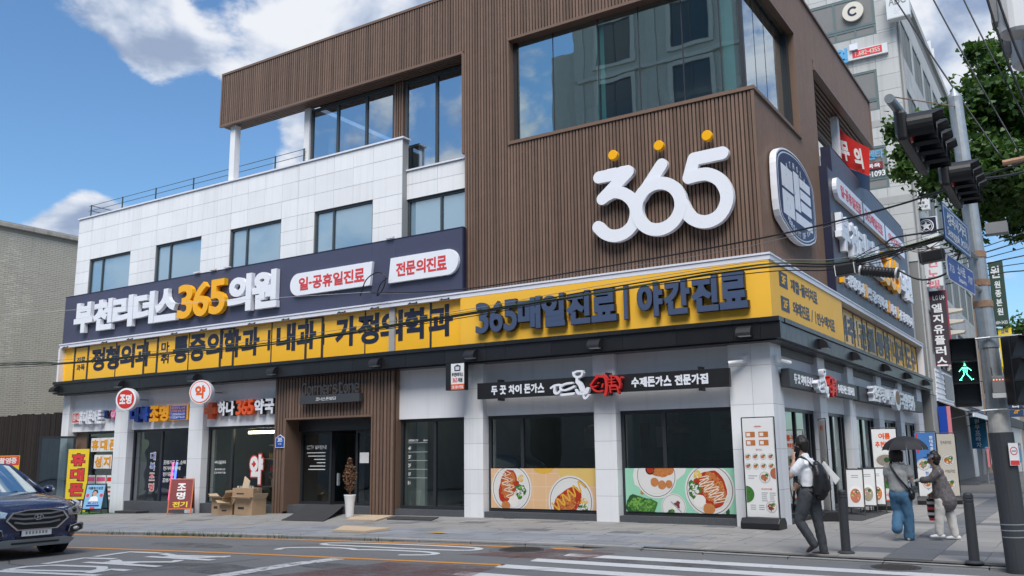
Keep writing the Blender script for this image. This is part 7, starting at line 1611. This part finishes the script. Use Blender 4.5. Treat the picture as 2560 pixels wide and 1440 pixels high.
cmat('skin_a', (.50, .30, .215), rough=.5, var=.06); cmat('shirt_w', (.80, .82, .86), rough=.75, var=.05); cmat('slate', (.052, .058, .066), rough=.8, var=.12, vs=30); cmat('bagblack', (.011, .011, .013), rough=.38, var=.2); cmat('shoe_b', (.045, .020, .013), rough=.35); cmat('tee', (.34, .345, .345), rough=.85, var=.06); cmat('denim', (.060, .150, .255), rough=.85, var=.22, vs=9); cmat('sheer', (.115, .105, .108), rough=.7, var=.85, vs=26); cmat('offpants', (.58, .56, .53), rough=.8, var=.05); cmat('sneaker', (.66, .66, .67), rough=.5); cmat('visor', (.10, .11, .15), rough=.3); cmat('brolly', (.020, .019, .023), rough=.6, var=.15)
def eyes(t, at, h):
    for k in (-1, 1): MB().ball(at(h*.405, k*h*.155, h*.06), .0085, 8, 5).build('eye', 'ink', t, True)
# --- man with a backpack, on the phone
def person_man():
    t = thing('person', 'person in white short sleeved shirt and grey trousers walking with phone at the ear', 'person', (-3.40, 13.12, pave_z(-3.4, 13.12)-.02), 0, scale=.955)
    f = Vector((-.96, .26, 0)); s = Vector((-.26, -.96, 0))       # s points to his left, towards the road
    def J(x, y, z): return (x, y, z+.095)
    hip, waist, chest, nk = Vector(J(-.05, 0, .78)), Vector(J(-.06, 0, .90)), Vector(J(-.075, 0, 1.13)), Vector(J(-.09, 0, 1.335))
    shL, shR = Vector(J(-.075, -.165, 1.26)), Vector(J(-.06, .175, 1.27)); elL, haL = Vector(J(-.255, -.21, 1.04)), Vector(J(-.205, -.16, 1.27)); elR, haR = Vector(J(-.10, .24, 1.0)), Vector(J(-.25, .22, .92))
    hL, hR = hip+s*.085, hip-s*.085; kA, aA, tA = Vector(J(-.205, -.10, .40)), Vector(J(-.02, -.09, .085)), Vector(J(-.10, -.09, -.05)); kB, aB = Vector(J(.02, .08, .40)), Vector(J(.075, .085, -.02))
    hc = Vector(J(-.135, .0, 1.485))
    b = MB(); at = head(b, hc, f+Vector((0, 0, -.12)), .215)
    etube(b, [hip, waist, chest, nk-Vector((0, 0, .03))], [(.155, .11), (.135, .10), (.165, .11), (.075, .065)], s); etube(b, [nk-Vector((0, 0, .04)), hc-Vector((0, 0, .06))-f*.02], [(.058, .06), (.055, .06)], s)
    for sh, el, ha in ((shL, elL, haL), (shR, elR, haR)): etube(b, [chest+(sh-chest)*.5, sh, sh.lerp(el, .5), el, el.lerp(ha, .5), ha], [(.07, .07), (.055, .055), (.048, .048), (.038, .038), (.036, .036), (.026, .024)], s)
    hand(b, haL, Vector((-.1, .25, 1)), (.5, .9, 0), curl=.7); hand(b, haR, Vector((-.6, .1, -.5)), (0, -1, 0), curl=.6)
    for h_, k, a in ((hL, kA, aA), (hR, kB, aB)): etube(b, [h_, h_.lerp(k, .5), k, k.lerp(a, .35), a], [(.085, .09), (.075, .078), (.052, .055), (.052, .056), (.034, .036)], s)
    fuse(b, 'body', 'skin_a', t); eyes(t, at, .215)
    h = MB(); etube(h, [hc+Vector((0, 0, .03))-f*.03, hc+Vector((0, 0, .085))-f*.02], [(.098, .105), (.078, .09)], s, 16); etube(h, [hc+Vector((0, 0, -.055))-f*.06, hc+Vector((0, 0, .05))-f*.045], [(.075, .055), (.092, .085)], s, 14); etube(h, [hc+f*.06+Vector((0, 0, .075)), hc+Vector((0, 0, .10))], [(.06, .03), (.06, .05)], s, 12)
    fuse(h, 'hair', 'hair', t, .010, 3, .006, 40)
    c = MB(); etube(c, [waist-Vector((0, 0, .03)), waist+Vector((0, 0, .06)), chest, nk-Vector((0, 0, .055))], [(.152, .12), (.158, .122), (.182, .128), (.09, .08)], s)
    for sh, el in ((shL, elL), (shR, elR)): etube(c, [chest+(sh-chest)*.55+Vector((0, 0, .02)), sh, sh.lerp(el, .66)], [(.085, .085), (.072, .072), (.078, .07)], s)
    etube(c, [nk-Vector((0, 0, .06)), nk+Vector((0, 0, .005))], [(.085, .075), (.07, .068)], s)
    fuse(c, 'shirt', 'shirt_w', t, .014, 3, .007, 16)
    p = MB(); etube(p, [waist-Vector((0, 0, .02)), hip], [(.155, .122), (.168, .128)], s)
    for h_, k, a in ((hL, kA, aA), (hR, kB, aB)): etube(p, [h_+Vector((0, 0, .02)), h_.lerp(k, .5), k, k.lerp(a, .5), a+(a-k).normalized()*.02], [(.105, .11), (.095, .098), (.074, .076), (.068, .070), (.056, .060)], s)
    fuse(p, 'trousers', 'slate', t, .014, 3, .008, 18, 3)
    MB().lathe([(.161, -.018), (.165, -.016), (.165, .014), (.161, .016)], (0, 0, 0), 24)
    bl = MB(); etube(bl, [waist-Vector((0, 0, .025)), waist-Vector((0, 0, .0))], [(.160, .127), (.160, .127)], s, 24); fuse(bl, 'belt', 'bagblack', t, .009, 1)
    for nm, heel, toe in (('shoe', aA+Vector((.035, 0, -.005)), tA+Vector((-.02, 0, .02))), ('shoe', aB+Vector((.04, 0, -.045)), aB+Vector((-.17, .03, -.055)))):
        q = MB(); d = (toe-heel).normalized(); etube(q, [heel, heel.lerp(toe, .45), heel.lerp(toe, .85), toe], [(.034, .036), (.040, .036), (.042, .028), (.030, .020)], s); etube(q, [heel+d*.03, (aA if heel.x < .03 else aB)+Vector((0, 0, .0))], [(.036, .036), (.04, .04)], s); fuse(q, nm, 'shoe_b', t, .009, 3)
    return t, J, f, s
tm, J, f, s = person_man()
MX = WORLD[tm]
def held(name, label, cat): # things the people carry sit at top level in the same place
    return thing(name, label, cat, tuple(MX.translation), 0, scale=MX.to_scale()[0])
t = held('phone', 'dark smartphone held to the ear of the walking man', 'phone')
MB().box(-.045, .045, -.005, .005, -.075, .075).build('case', 'bagblack', t, True, bevel=.004)
t.location = MX @ Vector(J(-.165, -.115, 1.40)); t.rotation_euler = (R(8), R(22), R(-15))
t = held('backpack', 'black backpack worn by the walking man', 'backpack')
q = MB(); bc = Vector(J(.115, -.02, .98)); etube(q, [bc+Vector((-.01, 0, -.21)), bc+Vector((.015, 0, -.1)), bc+Vector((.01, 0, .08)), bc+Vector((-.03, 0, .23))], [(.14, .085), (.155, .105), (.145, .095), (.095, .06)], s, 16); fuse(q, 'pack', 'bagblack', t, .014, 3, .006, 14)
q = MB(); etube(q, [bc+Vector((.10, 0, -.14)), bc+Vector((.095, 0, .02))], [(.11, .03), (.10, .03)], s, 14); fuse(q, 'pocket', 'bagblack', t, .012, 4)
for k in (-1, 1): MB().tube(smooth_pts([tuple(bc+Vector((-.06, -.09*k, .2))), tuple(Vector(J(-.10, -.125*k, 1.325))), tuple(Vector(J(-.225, -.115*k, 1.16))), tuple(Vector(J(-.20, -.12*k, .98))), tuple(bc+Vector((-.08, -.12*k, -.17)))], 5), .017, 8).build('strap', 'bagblack', t, True, smooth=True)
MB().tube(smooth_pts([tuple(bc+Vector((-.03, -.03, .24))), tuple(bc+Vector((-.01, 0, .28))), tuple(bc+Vector((-.03, .03, .24)))], 5), .008, 6).build('handle', 'bagblack', t, True)
t = held('paper_bundle', 'flat white paper folders tucked behind the black backpack', 'papers')
for i, (dz, m_) in enumerate(((0, 'white'), (.012, 'pale'), (.024, 'white'))): MB().hexa([Vector(J(.16, .10+dz, 1.26)), Vector(J(.36, .14+dz, 1.0)), Vector(J(.36, .148+dz, 1.0)), Vector(J(.16, .108+dz, 1.26)), Vector(J(.13, .10+dz, 1.22)), Vector(J(.30, .12+dz, .92)), Vector(J(.30, .128+dz, .92)), Vector(J(.13, .108+dz, 1.22))]).build('folder', m_, t, True)
# --- woman under the umbrella, seen from behind
def person_back():
    t = thing('person', 'person in grey t-shirt and wide blue jeans walking away under an umbrella', 'person', (-2.62, 15.3, pave_z(-2.62, 15.3)), 0)
    f = Vector((-.1, 1, 0)); s = Vector((1, .1, 0))
    V_ = lambda x, y, z: Vector((x, y, z+.03))
    hip, waist, chest, nk = V_(-.02, 0, .68), V_(-.02, 0, .78), V_(-.02, 0, 1.0), V_(-.025, 0, 1.16); hc = V_(-.03, .02, 1.285)
    shL, shR = V_(-.165, 0, 1.10), V_(.125, .01, 1.10); elL, haL = V_(-.195, .03, .90), V_(-.15, .16, .86); elR, haR = V_(.165, .02, .90), V_(.14, .15, 1.02)
    hL, hR = V_(-.09, 0, .68), V_(.06, 0, .68); kL, aL = V_(-.075, .06, .40), V_(-.075, -.12, .18); kR, aR = V_(.075, .04, .36), V_(.06, .06, .05)
    b = MB(); at = head(b, hc, f, .195); etube(b, [hip, waist, chest, nk-Vector((0, 0, .03))], [(.14, .10), (.115, .085), (.135, .09), (.06, .055)], s); etube(b, [nk-Vector((0, 0, .04)), hc-Vector((0, 0, .05))], [(.045, .047), (.043, .046)], s)
    for sh, el, ha in ((shL, elL, haL), (shR, elR, haR)): etube(b, [chest+(sh-chest)*.5, sh, sh.lerp(el, .5), el, el.lerp(ha, .5), ha], [(.06, .06), (.046, .046), (.040, .040), (.033, .033), (.030, .030), (.022, .02)], s)
    hand(b, haL, (.2, .9, -.2), (0, 0, -1), .075); hand(b, haR, (-.35, .5, .6), (-1, .2, 0), .075, 1.1)
    for h_, k, a in ((hL, kL, aL), (hR, kR, aR)): etube(b, [h_, h_.lerp(k, .5), k, k.lerp(a, .35), a], [(.075, .08), (.066, .068), (.045, .047), (.045, .048), (.03, .032)], s)
    fuse(b, 'body', 'skin_a', t); eyes(t, at, .195)
    h = MB(); etube(h, [hc+Vector((0, -.02, -.10)), hc+Vector((0, -.025, -.02)), hc+Vector((0, -.01, .06)), hc+Vector((0, 0, .095))], [(.082, .05), (.098, .085), (.088, .09), (.05, .06)], s, 16)
    for k in (-1, 1): etube(h, [hc+s*.075*k+Vector((0, .01, -.10)), hc+s*.078*k+Vector((0, .02, .02))], [(.025, .04), (.03, .06)], s, 10)
    fuse(h, 'hair', 'hair', t, .010, 2, .008, 45)
    c = MB(); etube(c, [waist-Vector((0, 0, .05)), waist+Vector((0, 0, .05)), chest, nk-Vector((0, 0, .03))], [(.150, .115), (.142, .108), (.150, .105), (.065, .06)], s)
    for sh, el in ((shL, elL), (shR, elR)): etube(c, [chest+(sh-chest)*.55+Vector((0, 0, .02)), sh, sh.lerp(el, .62)], [(.075, .075), (.062, .062), (.066, .062)], s)
    fuse(c, 't_shirt', 'tee', t, .014, 3, .008, 15, 5)
    p = MB(); etube(p, [waist-Vector((0, 0, .06)), hip-Vector((0, 0, .04))], [(.142, .105), (.152, .115)], s)
    for h_, k, a in ((hL, kL, aL+Vector((0, .0, .0))), (hR, kR, aR)): etube(p, [h_, h_.lerp(k, .5), k, k.lerp(a, .5), a+(a-k).normalized()*.03], [(.09, .1), (.088, .09), (.082, .084), (.080, .082), (.082, .085)], s)
    fuse(p, 'jeans', 'denim', t, .014, 3, .009, 16, 8)
    q = MB(); etube(q, [aL+Vector((0, -.03, .02)), aL+Vector((-.01, -.04, -.06)), aL+Vector((-.01, .0, -.15))], [(.034, .03), (.038, .028), (.036, .022)], s); fuse(q, 'shoe', 'cream', t, .009, 3)
    q = MB(); etube(q, [aR+Vector((0, -.05, -.045)), aR+Vector((0, .05, -.045)), aR+Vector((0, .13, -.055))], [(.036, .034), (.040, .032), (.03, .02)], s); fuse(q, 'shoe', 'cream', t, .009, 3)
    MB().box(-.02, .0, -.002, .002, 0, .001)
    return t
tw = person_back(); OW = WORLD[tw].translation
def at_w(name, label, cat): return thing(name, label, cat, tuple(OW))
t = at_w('crossbody_bag', 'black crossbody bag hanging from the shoulder of the woman under the umbrella', 'bag')
MB().tube(smooth_pts([(-.10, -.03, 1.20), (-.10, -.085, 1.15), (-.02, -.12, 1.0), (.08, -.115, .86), (.15, -.05, .76)], 6), .016, 8).build('strap', 'bagblack', t, True, smooth=True)
MB().tube(smooth_pts([(-.10, -.03, 1.20), (-.09, .07, 1.14), (.03, .12, .95), (.15, .02, .76)], 6), .014, 8).build('strap', 'bagblack', t, True, smooth=True)
q = MB(); etube(q, [(.155, -.02, .66), (.165, -.01, .72), (.14, -.01, .78)], [(.05, .08), (.05, .085), (.03, .05)], (1, 0, 0)); fuse(q, 'pouch', 'bagblack', t, .012, 3, .005, 20)
t = at_w('umbrella', 'open black umbrella held over the woman in the grey t-shirt', 'umbrella'); UC = Vector((.105, .10, 1.60)); NR = 8
rib_pts = [[UC+Vector((.345*math.sin(f_*1.45)*math.cos(R(45*k+12)), .345*math.sin(f_*1.45)*math.sin(R(45*k+12)), -.255*(1-math.cos(f_*1.45)))) for f_ in [i/8 for i in range(9)]] for k in range(NR)]
for k in range(NR):
    mb = MB(); A_, B_ = rib_pts[k], rib_pts[(k+1) % NR]
    for i in range(9):
        for j in range(5): f_ = j/4; p = A_[i].lerp(B_[i], f_); p.z += .012*math.sin(math.pi*f_)*(i/8) if i == 8 else 0; mb.v.append(tuple(p))
    mb.f = [(i*5+j, i*5+j+1, (i+1)*5+j+1, (i+1)*5+j) for i in range(8) for j in range(4)]; mb.build('canopy_panel', 'brolly', t, True, smooth=True)
    MB().tube([p-Vector((0, 0, .006)) for p in A_], .003, 5).build('rib', 'galv', t, True)
MB().tube([UC+Vector((0, 0, .05)), UC+Vector((.01, .03, -.62))], .006, 6).build('shaft', 'galv', t, True); MB().tube([UC+Vector((.01, .03, -.56)), UC+Vector((.012, .033, -.68))], .014, 8).build('grip', 'bagblack', t, True)
# --- woman with the visor, facing left
def person_visor():
    t = thing('person', 'person in sheer dark blouse, visor and white trousers reaching out a gloved hand', 'person', (-2.05, 15.6, pave_z(-2.05, 15.6)), 0)
    f = Vector((-.97, -.2, 0)); s = Vector((.2, -.97, 0)); V_ = lambda x, y, z: Vector((x, y, z+.045))
    hip, waist, chest, nk = V_(-.02, 0, .58), V_(-.03, 0, .72), V_(-.045, 0, .90), V_(-.065, 0, 1.06); hc = V_(-.095, -.01, 1.185)
    shL, shR = V_(-.03, -.13, .99), V_(-.05, .14, 1.0); elL, haL = V_(-.16, -.15, .875), V_(-.35, -.13, .86); elR, haR = V_(-.08, .19, .78), V_(-.18, .14, .66)
    hL, hR = V_(-.03, -.075, .56), V_(.0, .075, .56); kL, aL = V_(-.08, -.08, .31), V_(-.10, -.08, .055); kR, aR = V_(.065, .07, .31), V_(.10, .07, .03)
    b = MB(); at = head(b, hc, f+Vector((0, 0, -.15)), .19); etube(b, [hip, waist, chest, nk-Vector((0, 0, .02))], [(.13, .11), (.125, .10), (.13, .095), (.06, .055)], s); etube(b, [nk-Vector((0, 0, .03)), hc-Vector((0, 0, .045))], [(.046, .048), (.044, .047)], s)
    for sh, el, ha in ((shL, elL, haL), (shR, elR, haR)): etube(b, [chest+(sh-chest)*.5, sh, sh.lerp(el, .5), el, el.lerp(ha, .5), ha], [(.06, .06), (.046, .046), (.040, .040), (.034, .034), (.030, .030), (.022, .02)], s)
    hand(b, haL, (-1, .05, -.05), (0, .3, -1), .07); hand(b, haR, (-.3, 0, -.9), (0, -1, 0), .07, .9)
    for h_, k, a in ((hL, kL, aL), (hR, kR, aR)): etube(b, [h_, h_.lerp(k, .5), k, k.lerp(a, .35), a], [(.07, .075), (.062, .064), (.044, .046), (.044, .047), (.03, .032)], s)
    fuse(b, 'body', 'skin_a', t); eyes(t, at, .19)
    g_ = MB(); hand(g_, haL+Vector((.0, 0, 0)), (-1, .05, -.05), (0, .3, -1), .074); etube(g_, [haL+Vector((.07, -.005, .005)), haL], [(.036, .036), (.027, .025)], s); fuse(g_, 'glove', 'sneaker', t, .009, 2)
    h = MB(); etube(h, [hc+Vector((.03, 0, -.06)), hc+Vector((.03, 0, .02)), hc+Vector((.01, 0, .08))], [(.07, .05), (.085, .08), (.06, .07)], s, 14); fuse(h, 'hair', 'hair', t, .010, 2, .008, 45)
    v = MB(); 
    for i in range(13):
        a = R(-85+170*i/12); d = f*math.cos(a)+s*math.sin(a)
        v.v += [tuple(hc+d*.088+Vector((0, 0, .045))), tuple(hc+d*.092+Vector((0, 0, .085))), tuple(hc+d*(.088+.10*max(0, math.cos(a))**.6)+Vector((0, 0, .035-.02*math.cos(a))))]
    v.f = [(3*i, 3*i+3, 3*i+4, 3*i+1) for i in range(12)]+[(3*i+2, 3*i+5, 3*i+3, 3*i) for i in range(12)]; v.build('visor', 'visor', t, True, smooth=True)
    c = MB(); etube(c, [V_(.02, 0, .53), waist, chest, nk-Vector((0, 0, .02))], [(.160, .165), (.150, .13), (.148, .110), (.07, .065)], s)
    etube(c, [V_(.13, .02, .56), V_(.02, 0, .80)], [(.085, .05), (.10, .08)], s)
    for sh, el, ha in ((shL, elL, haL), (shR, elR, haR)): etube(c, [chest+(sh-chest)*.55+Vector((0, 0, .02)), sh, el, el.lerp(ha, .55)], [(.078, .078), (.066, .066), (.056, .056), (.052, .052)], s)
    fuse(c, 'blouse', 'sheer', t, .014, 3, .010, 13, 2)
    p = MB(); etube(p, [waist-Vector((0, 0, .1)), hip-Vector((0, 0, .04))], [(.13, .115), (.138, .122)], s)
    for h_, k, a in ((hL, kL, aL), (hR, kR, aR)): etube(p, [h_, h_.lerp(k, .5), k, k.lerp(a, .5), a], [(.085, .09), (.08, .083), (.070, .073), (.062, .066), (.054, .058)], s)
    fuse(p, 'trousers', 'offpants', t, .014, 3, .008, 16, 9)
    for a in (aL, aR):
        q = MB(); etube(q, [a+Vector((.05, 0, -.035)), a+Vector((-.04, -.005, -.035)), a+Vector((-.12, -.02, -.045))], [(.034, .036), (.040, .034), (.028, .022)], s); fuse(q, 'shoe', 'sneaker', t, .009, 3)
    return t
tv = person_visor(); OV = WORLD[tv].translation
t = thing('striped_bag', 'red, black and white striped tote bag hanging beside the visor wearing woman', 'bag', tuple(OV))
for i in range(8):
    z0 = .28+.042*i; m_ = ('redtxt', 'bagblack', 'sneaker', 'bagblack', 'redtxt', 'bagblack', 'sneaker', 'bagblack')[i]; k = 1-.25*max(0, (2-i))/2
    MB().lathe([(.085*k, z0), (.088*k if i > 1 else .088*min(1, k+.1), z0+.042)], (0, 0, 0), 16).build('stripe', m_, t, True)
for ch in t.children: ch.location = (-.19, .14, .0); ch.scale = (1, .55, 1)
for k in (-1, 1): MB().tube(smooth_pts([(-.19-.05, .14+.03*k, .61), (-.19, .14+.03*k, .71), (-.19+.05, .14+.03*k, .61)], 6), .006, 6).build('handle', 'bagblack', t, True)
t = thing('leaflet', 'small printed leaflets in the gloved hand of the visor wearing woman', 'leaflet', tuple(OV)); MB().hexa([(-.50, -.16, .86), (-.38, -.16, .84), (-.38, -.08, .84), (-.50, -.08, .86), (-.50, -.16, .865), (-.38, -.16, .845), (-.38, -.08, .845), (-.50, -.08, .865)]).build('sheet', 'cream', t, True)

# ================================================================== blue SUV driving in from the left
def suv():
    CX, CY = -14.15, 8.13; t = thing('parked_suv', 'dark blue SUV with a chrome hexagonal grille entering at the left edge of the road', 'car', (CX, CY, gz(-15.5)+.005), 0, scale=.91); t.name = 'car'
    cmat('carpaint', (.010, .022, .085), rough=.28, var=.04, coat=1., metal=.35); cmat('chrome', (.62, .63, .65), rough=.12, metal=1., var=.03); cmat('satin', (.30, .31, .33), rough=.35, metal=.8); cmat('cargrille', (.008, .008, .010), rough=.4); cmat('tyre', (.014, .014, .015), rough=.85, bump=.2); cmat('lampclear', (.55, .58, .60), rough=.1, metal=.5, var=.3, vs=30); cmat('skid', (.20, .21, .22), rough=.45, metal=.5)
    M['carglass'] = glass('car glass', (.25, .30, .31), .30, (.9, 1, 1), .0, .75)
    # x = -distance behind the nose; sections from nose to tail: (x, half width at sill, shoulder, half width at belt/hood edge, z bottom, z shoulder, z top edge, z centre)
    def sect(x, wb, ws, wt, zb, zs, zt, zc):
        half = [(0, zb), (wb*.7, zb), (wb, zb+.05), (ws, (zb+zs)*.5), (ws, zs), (ws*.985, zs+(zt-zs)*.5), (wt, zt), (wt*.6, zt+(zc-zt)*.7), (0, zc)]
        return [(x, y, z) for y, z in half]+[(x, -y, z) for y, z in half[-2:0:-1]]
    secs = [(.0, .55, .60, .50, .30, .60, .78, .80), (-.06, .72, .78, .66, .25, .62, .86, .90), (-.18, .82, .88, .76, .22, .66, .92, .96), (-.42, .88, .92, .82, .22, .72, .98, 1.02), (-.8, .89, .925, .84, .24, .78, 1.03, 1.075), (-1.22, .89, .93, .85, .26, .82, 1.07, 1.12), (-1.5, .89, .93, .84, .26, .84, 1.08, 1.12), (-2.6, .89, .93, .83, .26, .86, 1.10, 1.13), (-3.7, .89, .93, .82, .26, .90, 1.14, 1.16), (-4.25, .86, .88, .78, .30, .90, 1.14, 1.15), (-4.40, .75, .78, .7, .40, .85, 1.0, 1.05)]
    mb = MB(); rings = [sect(*q) for q in secs]; n = len(rings[0])
    for r_ in rings: mb.v += r_
    for i in range(len(rings)-1): mb.f += [(i*n+k, i*n+(k+1) % n, (i+1)*n+(k+1) % n, (i+1)*n+k) for k in range(n)]
    mb.f += [tuple(range(n-1, -1, -1)), tuple(range((len(rings)-1)*n, len(rings)*n))]
    body = mb.build('body', 'carpaint', t, True); me = body.data
    bm = bmesh.new(); bm.from_mesh(me); bmesh.ops.recalc_face_normals(bm, faces=bm.faces); bm.to_mesh(me); bm.free()
    for p in me.polygons: p.use_smooth = True
    sm = body.modifiers.new('sub', 'SUBSURF'); sm.levels = 2; sm.render_levels = 2
    # greenhouse
    g = [(-1.30, .80, .80, 1.08), (-1.30, -.80, -.80, 1.08)]
    roofz, ry = 1.62, .60
    W_ = [(-1.28, .78, 1.075), (-1.16, .40, 1.10), (-1.12, 0, 1.105), (-1.16, -.40, 1.10), (-1.28, -.78, 1.075)]; U_ = [(-2.12, .60, 1.56), (-2.04, .30, 1.60), (-2.02, 0, 1.61), (-2.04, -.30, 1.60), (-2.12, -.60, 1.56)]
    ws = MB(); ws.v = W_+U_; ws.f = [(i, i+1, i+6, i+5) for i in range(4)]; ws.build('windscreen', 'carglass', t, True, smooth=True)
    rf = MB(); R_ = [(-2.12, .60, 1.56), (-2.04, .30, 1.60), (-2.02, 0, 1.61), (-2.04, -.30, 1.60), (-2.12, -.60, 1.56)]; R2 = [(-3.0, .63, 1.60), (-3.0, .3, 1.645), (-3.0, 0, 1.655), (-3.0, -.3, 1.645), (-3.0, -.63, 1.60)]; R3 = [(-4.1, .58, 1.55), (-4.12, .3, 1.59), (-4.13, 0, 1.60), (-4.12, -.3, 1.59), (-4.1, -.58, 1.55)]
    rf.v = R_+R2+R3; rf.f = [(i+5*j, i+1+5*j, i+6+5*j, i+5+5*j) for j in range(2) for i in range(4)]; rf.build('roof', 'carpaint', t, True, smooth=True)
    for k in (-1, 1):
        pil = MB().tube([(-1.22, .80*k, 1.07), (-1.7, .71*k, 1.33), (-2.14, .62*k, 1.56), (-3.0, .645*k, 1.60), (-4.1, .60*k, 1.55), (-4.3, .72*k, 1.15)], [.035, .035, .032, .03, .03, .05], 8); pil.build('pillar', 'carpaint', t, True, smooth=True)
        sg = MB(); sg.v = [(-1.35, .815*k, 1.09), (-2.2, .64*k, 1.55), (-3.0, .66*k, 1.59), (-4.0, .62*k, 1.54), (-4.2, .80*k, 1.15), (-2.7, .84*k, 1.11)]; sg.f = [(0, 1, 2, 5), (5, 2, 3, 4)]; sg.build('side_glass', 'carglass', t, True)
        mir = MB().ball((-1.45, 1.02*k, 1.12), (.10, .11, .075), 12, 8); mo = mir.build('mirror', 'carpaint', t, True, smooth=True); MB().tube([(-1.45, .84*k, 1.07), (-1.45, .98*k, 1.10)], .025, 6).build('mirror_arm', 'cargrille', mo, True); MB().ball((-1.375, 1.05*k, 1.115), (.03, .05, .03), 8, 6).build('indicator', 'lampclear', mo, True)
        # lamps
        lam = MB(); lam.v = [(.0, .52*k, .795), (-.065, .74*k, .855), (-.20, .865*k, .905), (-.46, .915*k, .955), (-.36, .93*k, .85), (-.20, .905*k, .775), (-.07, .80*k, .73), (.0, .56*k, .72)]; lam.f = [(0, 1, 6, 7), (1, 2, 5, 6), (2, 3, 4, 5)]; lo = lam.build('headlight', 'lampclear', t, True); lo.modifiers.new('so', 'SOLIDIFY').thickness = .05; lo.modifiers['so'].offset = 0
        MB().ball((-.02, .68*k, .79), (.05, .045, .042), 12, 8).build('projector', 'cargrille', lo, True); MB().tube([(.012, .55*k, .712), (-.055, .80*k, .722), (-.19, .915*k, .765), (-.35, .945*k, .84)], .012, 6).build('chrome_strip', 'chrome', lo, True)
        fog = MB(); fog.v = [(.005, .60*k, .50), (-.04, .80*k, .545), (-.12, .90*k, .53), (-.11, .89*k, .44), (-.03, .74*k, .40), (.005, .58*k, .42)]; fog.f = [tuple(range(6))]; fo = fog.build('fog_lamp', 'cargrille', t, True); fo.modifiers.new('so', 'SOLIDIFY').thickness = .06; fo.modifiers['so'].offset = 0
        MB().tube([(.025, .58*k, .42), (.025, .60*k, .51), (-.02, .80*k, .56), (-.10, .92*k, .54), (-.09, .91*k, .43)], .009, 6).build('chrome_rim', 'chrome', fo, True); MB().ball((-.0, .72*k, .47), (.035, .07, .035), 10, 6).build('bulb', 'lampclear', fo, True)
        for xw in (-.86, -3.5):
            w_ = MB().lathe([(.20, -.11), (.33, -.11), (.36, -.07), (.36, .07), (.33, .11), (.20, .11)], (xw, .80*k, .36), 28, 'y').build('wheel', 'tyre', t, True, smooth=False); MB().lathe([(.02, -.115), (.24, -.112), (.24, .112), (.02, .115)], (xw, .805*k, .36), 20, 'y').build('rim', 'satin', w_, True)
            for sp in range(5): a = R(72*sp); MB().tube([(xw, (.80+.118)*k, .36), (xw+.22*math.cos(a), (.80+.118)*k, .36+.22*math.sin(a))], .02, 6).build('spoke', 'satin', w_, True)
            MB().lathe([(.385, -.10), (.40, -.10), (.40, .135), (.385, .135)], (xw, .80*k, .36), 28, 'y').build('wheel_arch', 'cargrille', t, True)
        MB().box(-3.3, -1.05, .88*k-.03, .88*k+.03, .24, .36).build('sill_trim', 'cargrille', t, True, bevel=.015)
    # grille: chrome hexagon with three bars
    G = Fr((.012, 0, 0), (0, 1, 0), (1, 0, .12)); hexo = [(-.56, .66), (-.46, .79), (-.2, .835), (.2, .835), (.46, .79), (.56, .66), (.36, .49), (-.36, .49)]; c = (0, .665)
    hi = [(c[0]+(a-c[0])*.93, c[1]+(b-c[1])*.90) for a, b in hexo]
    gr = MB().prism(G, hi, -.05, .0).build('grille', 'cargrille', t, True); MB().ring(G, hexo, hi, -.05, .03).build('chrome_frame', 'chrome', gr, True)
    for z, w1, dz in ((.755, .43, .03), (.68, .47, .03), (.60, .40, .03)):
        mb = MB(); stroke(mb, G, [(-w1, z+dz), (-w1*.55, z), (w1*.55, z), (w1, z+dz)], .030, -.02, .022, .001, False); mb.build('grille_bar', 'satin', gr, True)
    bd = MB(); bd.ring(G, arc(0, .70, .085, 0, 345, 23, .05), arc(0, .70, .073, 0, 345, 23, .040), .03, .045); stroke(bd, G, [(-.035, .665), (-.018, .735)], .016, .03, .046, 0, False); stroke(bd, G, [(.018, .665), (.035, .735)], .016, .03, .046, 0, False); stroke(bd, G, [(-.03, .688), (.03, .712)], .014, .03, .047, 0, False); bd.build('badge', 'chrome', gr, True)
    pl = MB().box(.015, .035, -.26, .26, .395, .505).build('number_plate', 'sign_white', t, True); 
    for i in range(7): MB().box(.0352, .0362, -.2+i*.058, -.165+i*.058, .425, .475).build('plate_mark', 'grey', pl, True)
    MB().prism(Fr((.0, 0, 0), (0, 1, 0), (1, 0, 0)), [(-.62, .21), (.62, .21), (.72, .30), (.55, .345), (-.55, .345), (-.72, .30)], -.16, .01).build('skid_plate', 'skid', t, True, bevel=.012); MB().box(.011, .016, -.42, .42, .265, .295).build('lower_intake', 'cargrille', t, True)
    MB().box(-.06, .0, -.34, .34, .352, .39).build('lower_grille', 'cargrille', t, True)
    MB().box(-4.2, -.3, -.78, .78, .2, .30).build('underbody', 'cargrille', t, True)
    for k, x in ((.25, -1.16), (-.35, -1.14)): MB().tube([(x, k, 1.105), (x-.05, k-.5, 1.13)], .012, 6).build('wiper', 'cargrille', t, True)
    MB().box(-3.2, -1.7, -.7, .7, .7, 1.06).build('cabin', 'cargrille', t, True); 
    for k in (-.38, .38): MB().box(-2.35, -2.2, k-.22, k+.22, .9, 1.3).build('front_seat', 'slate', t, True, bevel=.04)
    return t
suv()
bpy.data.scenes.remove(_skin_scene)
flush_letters()
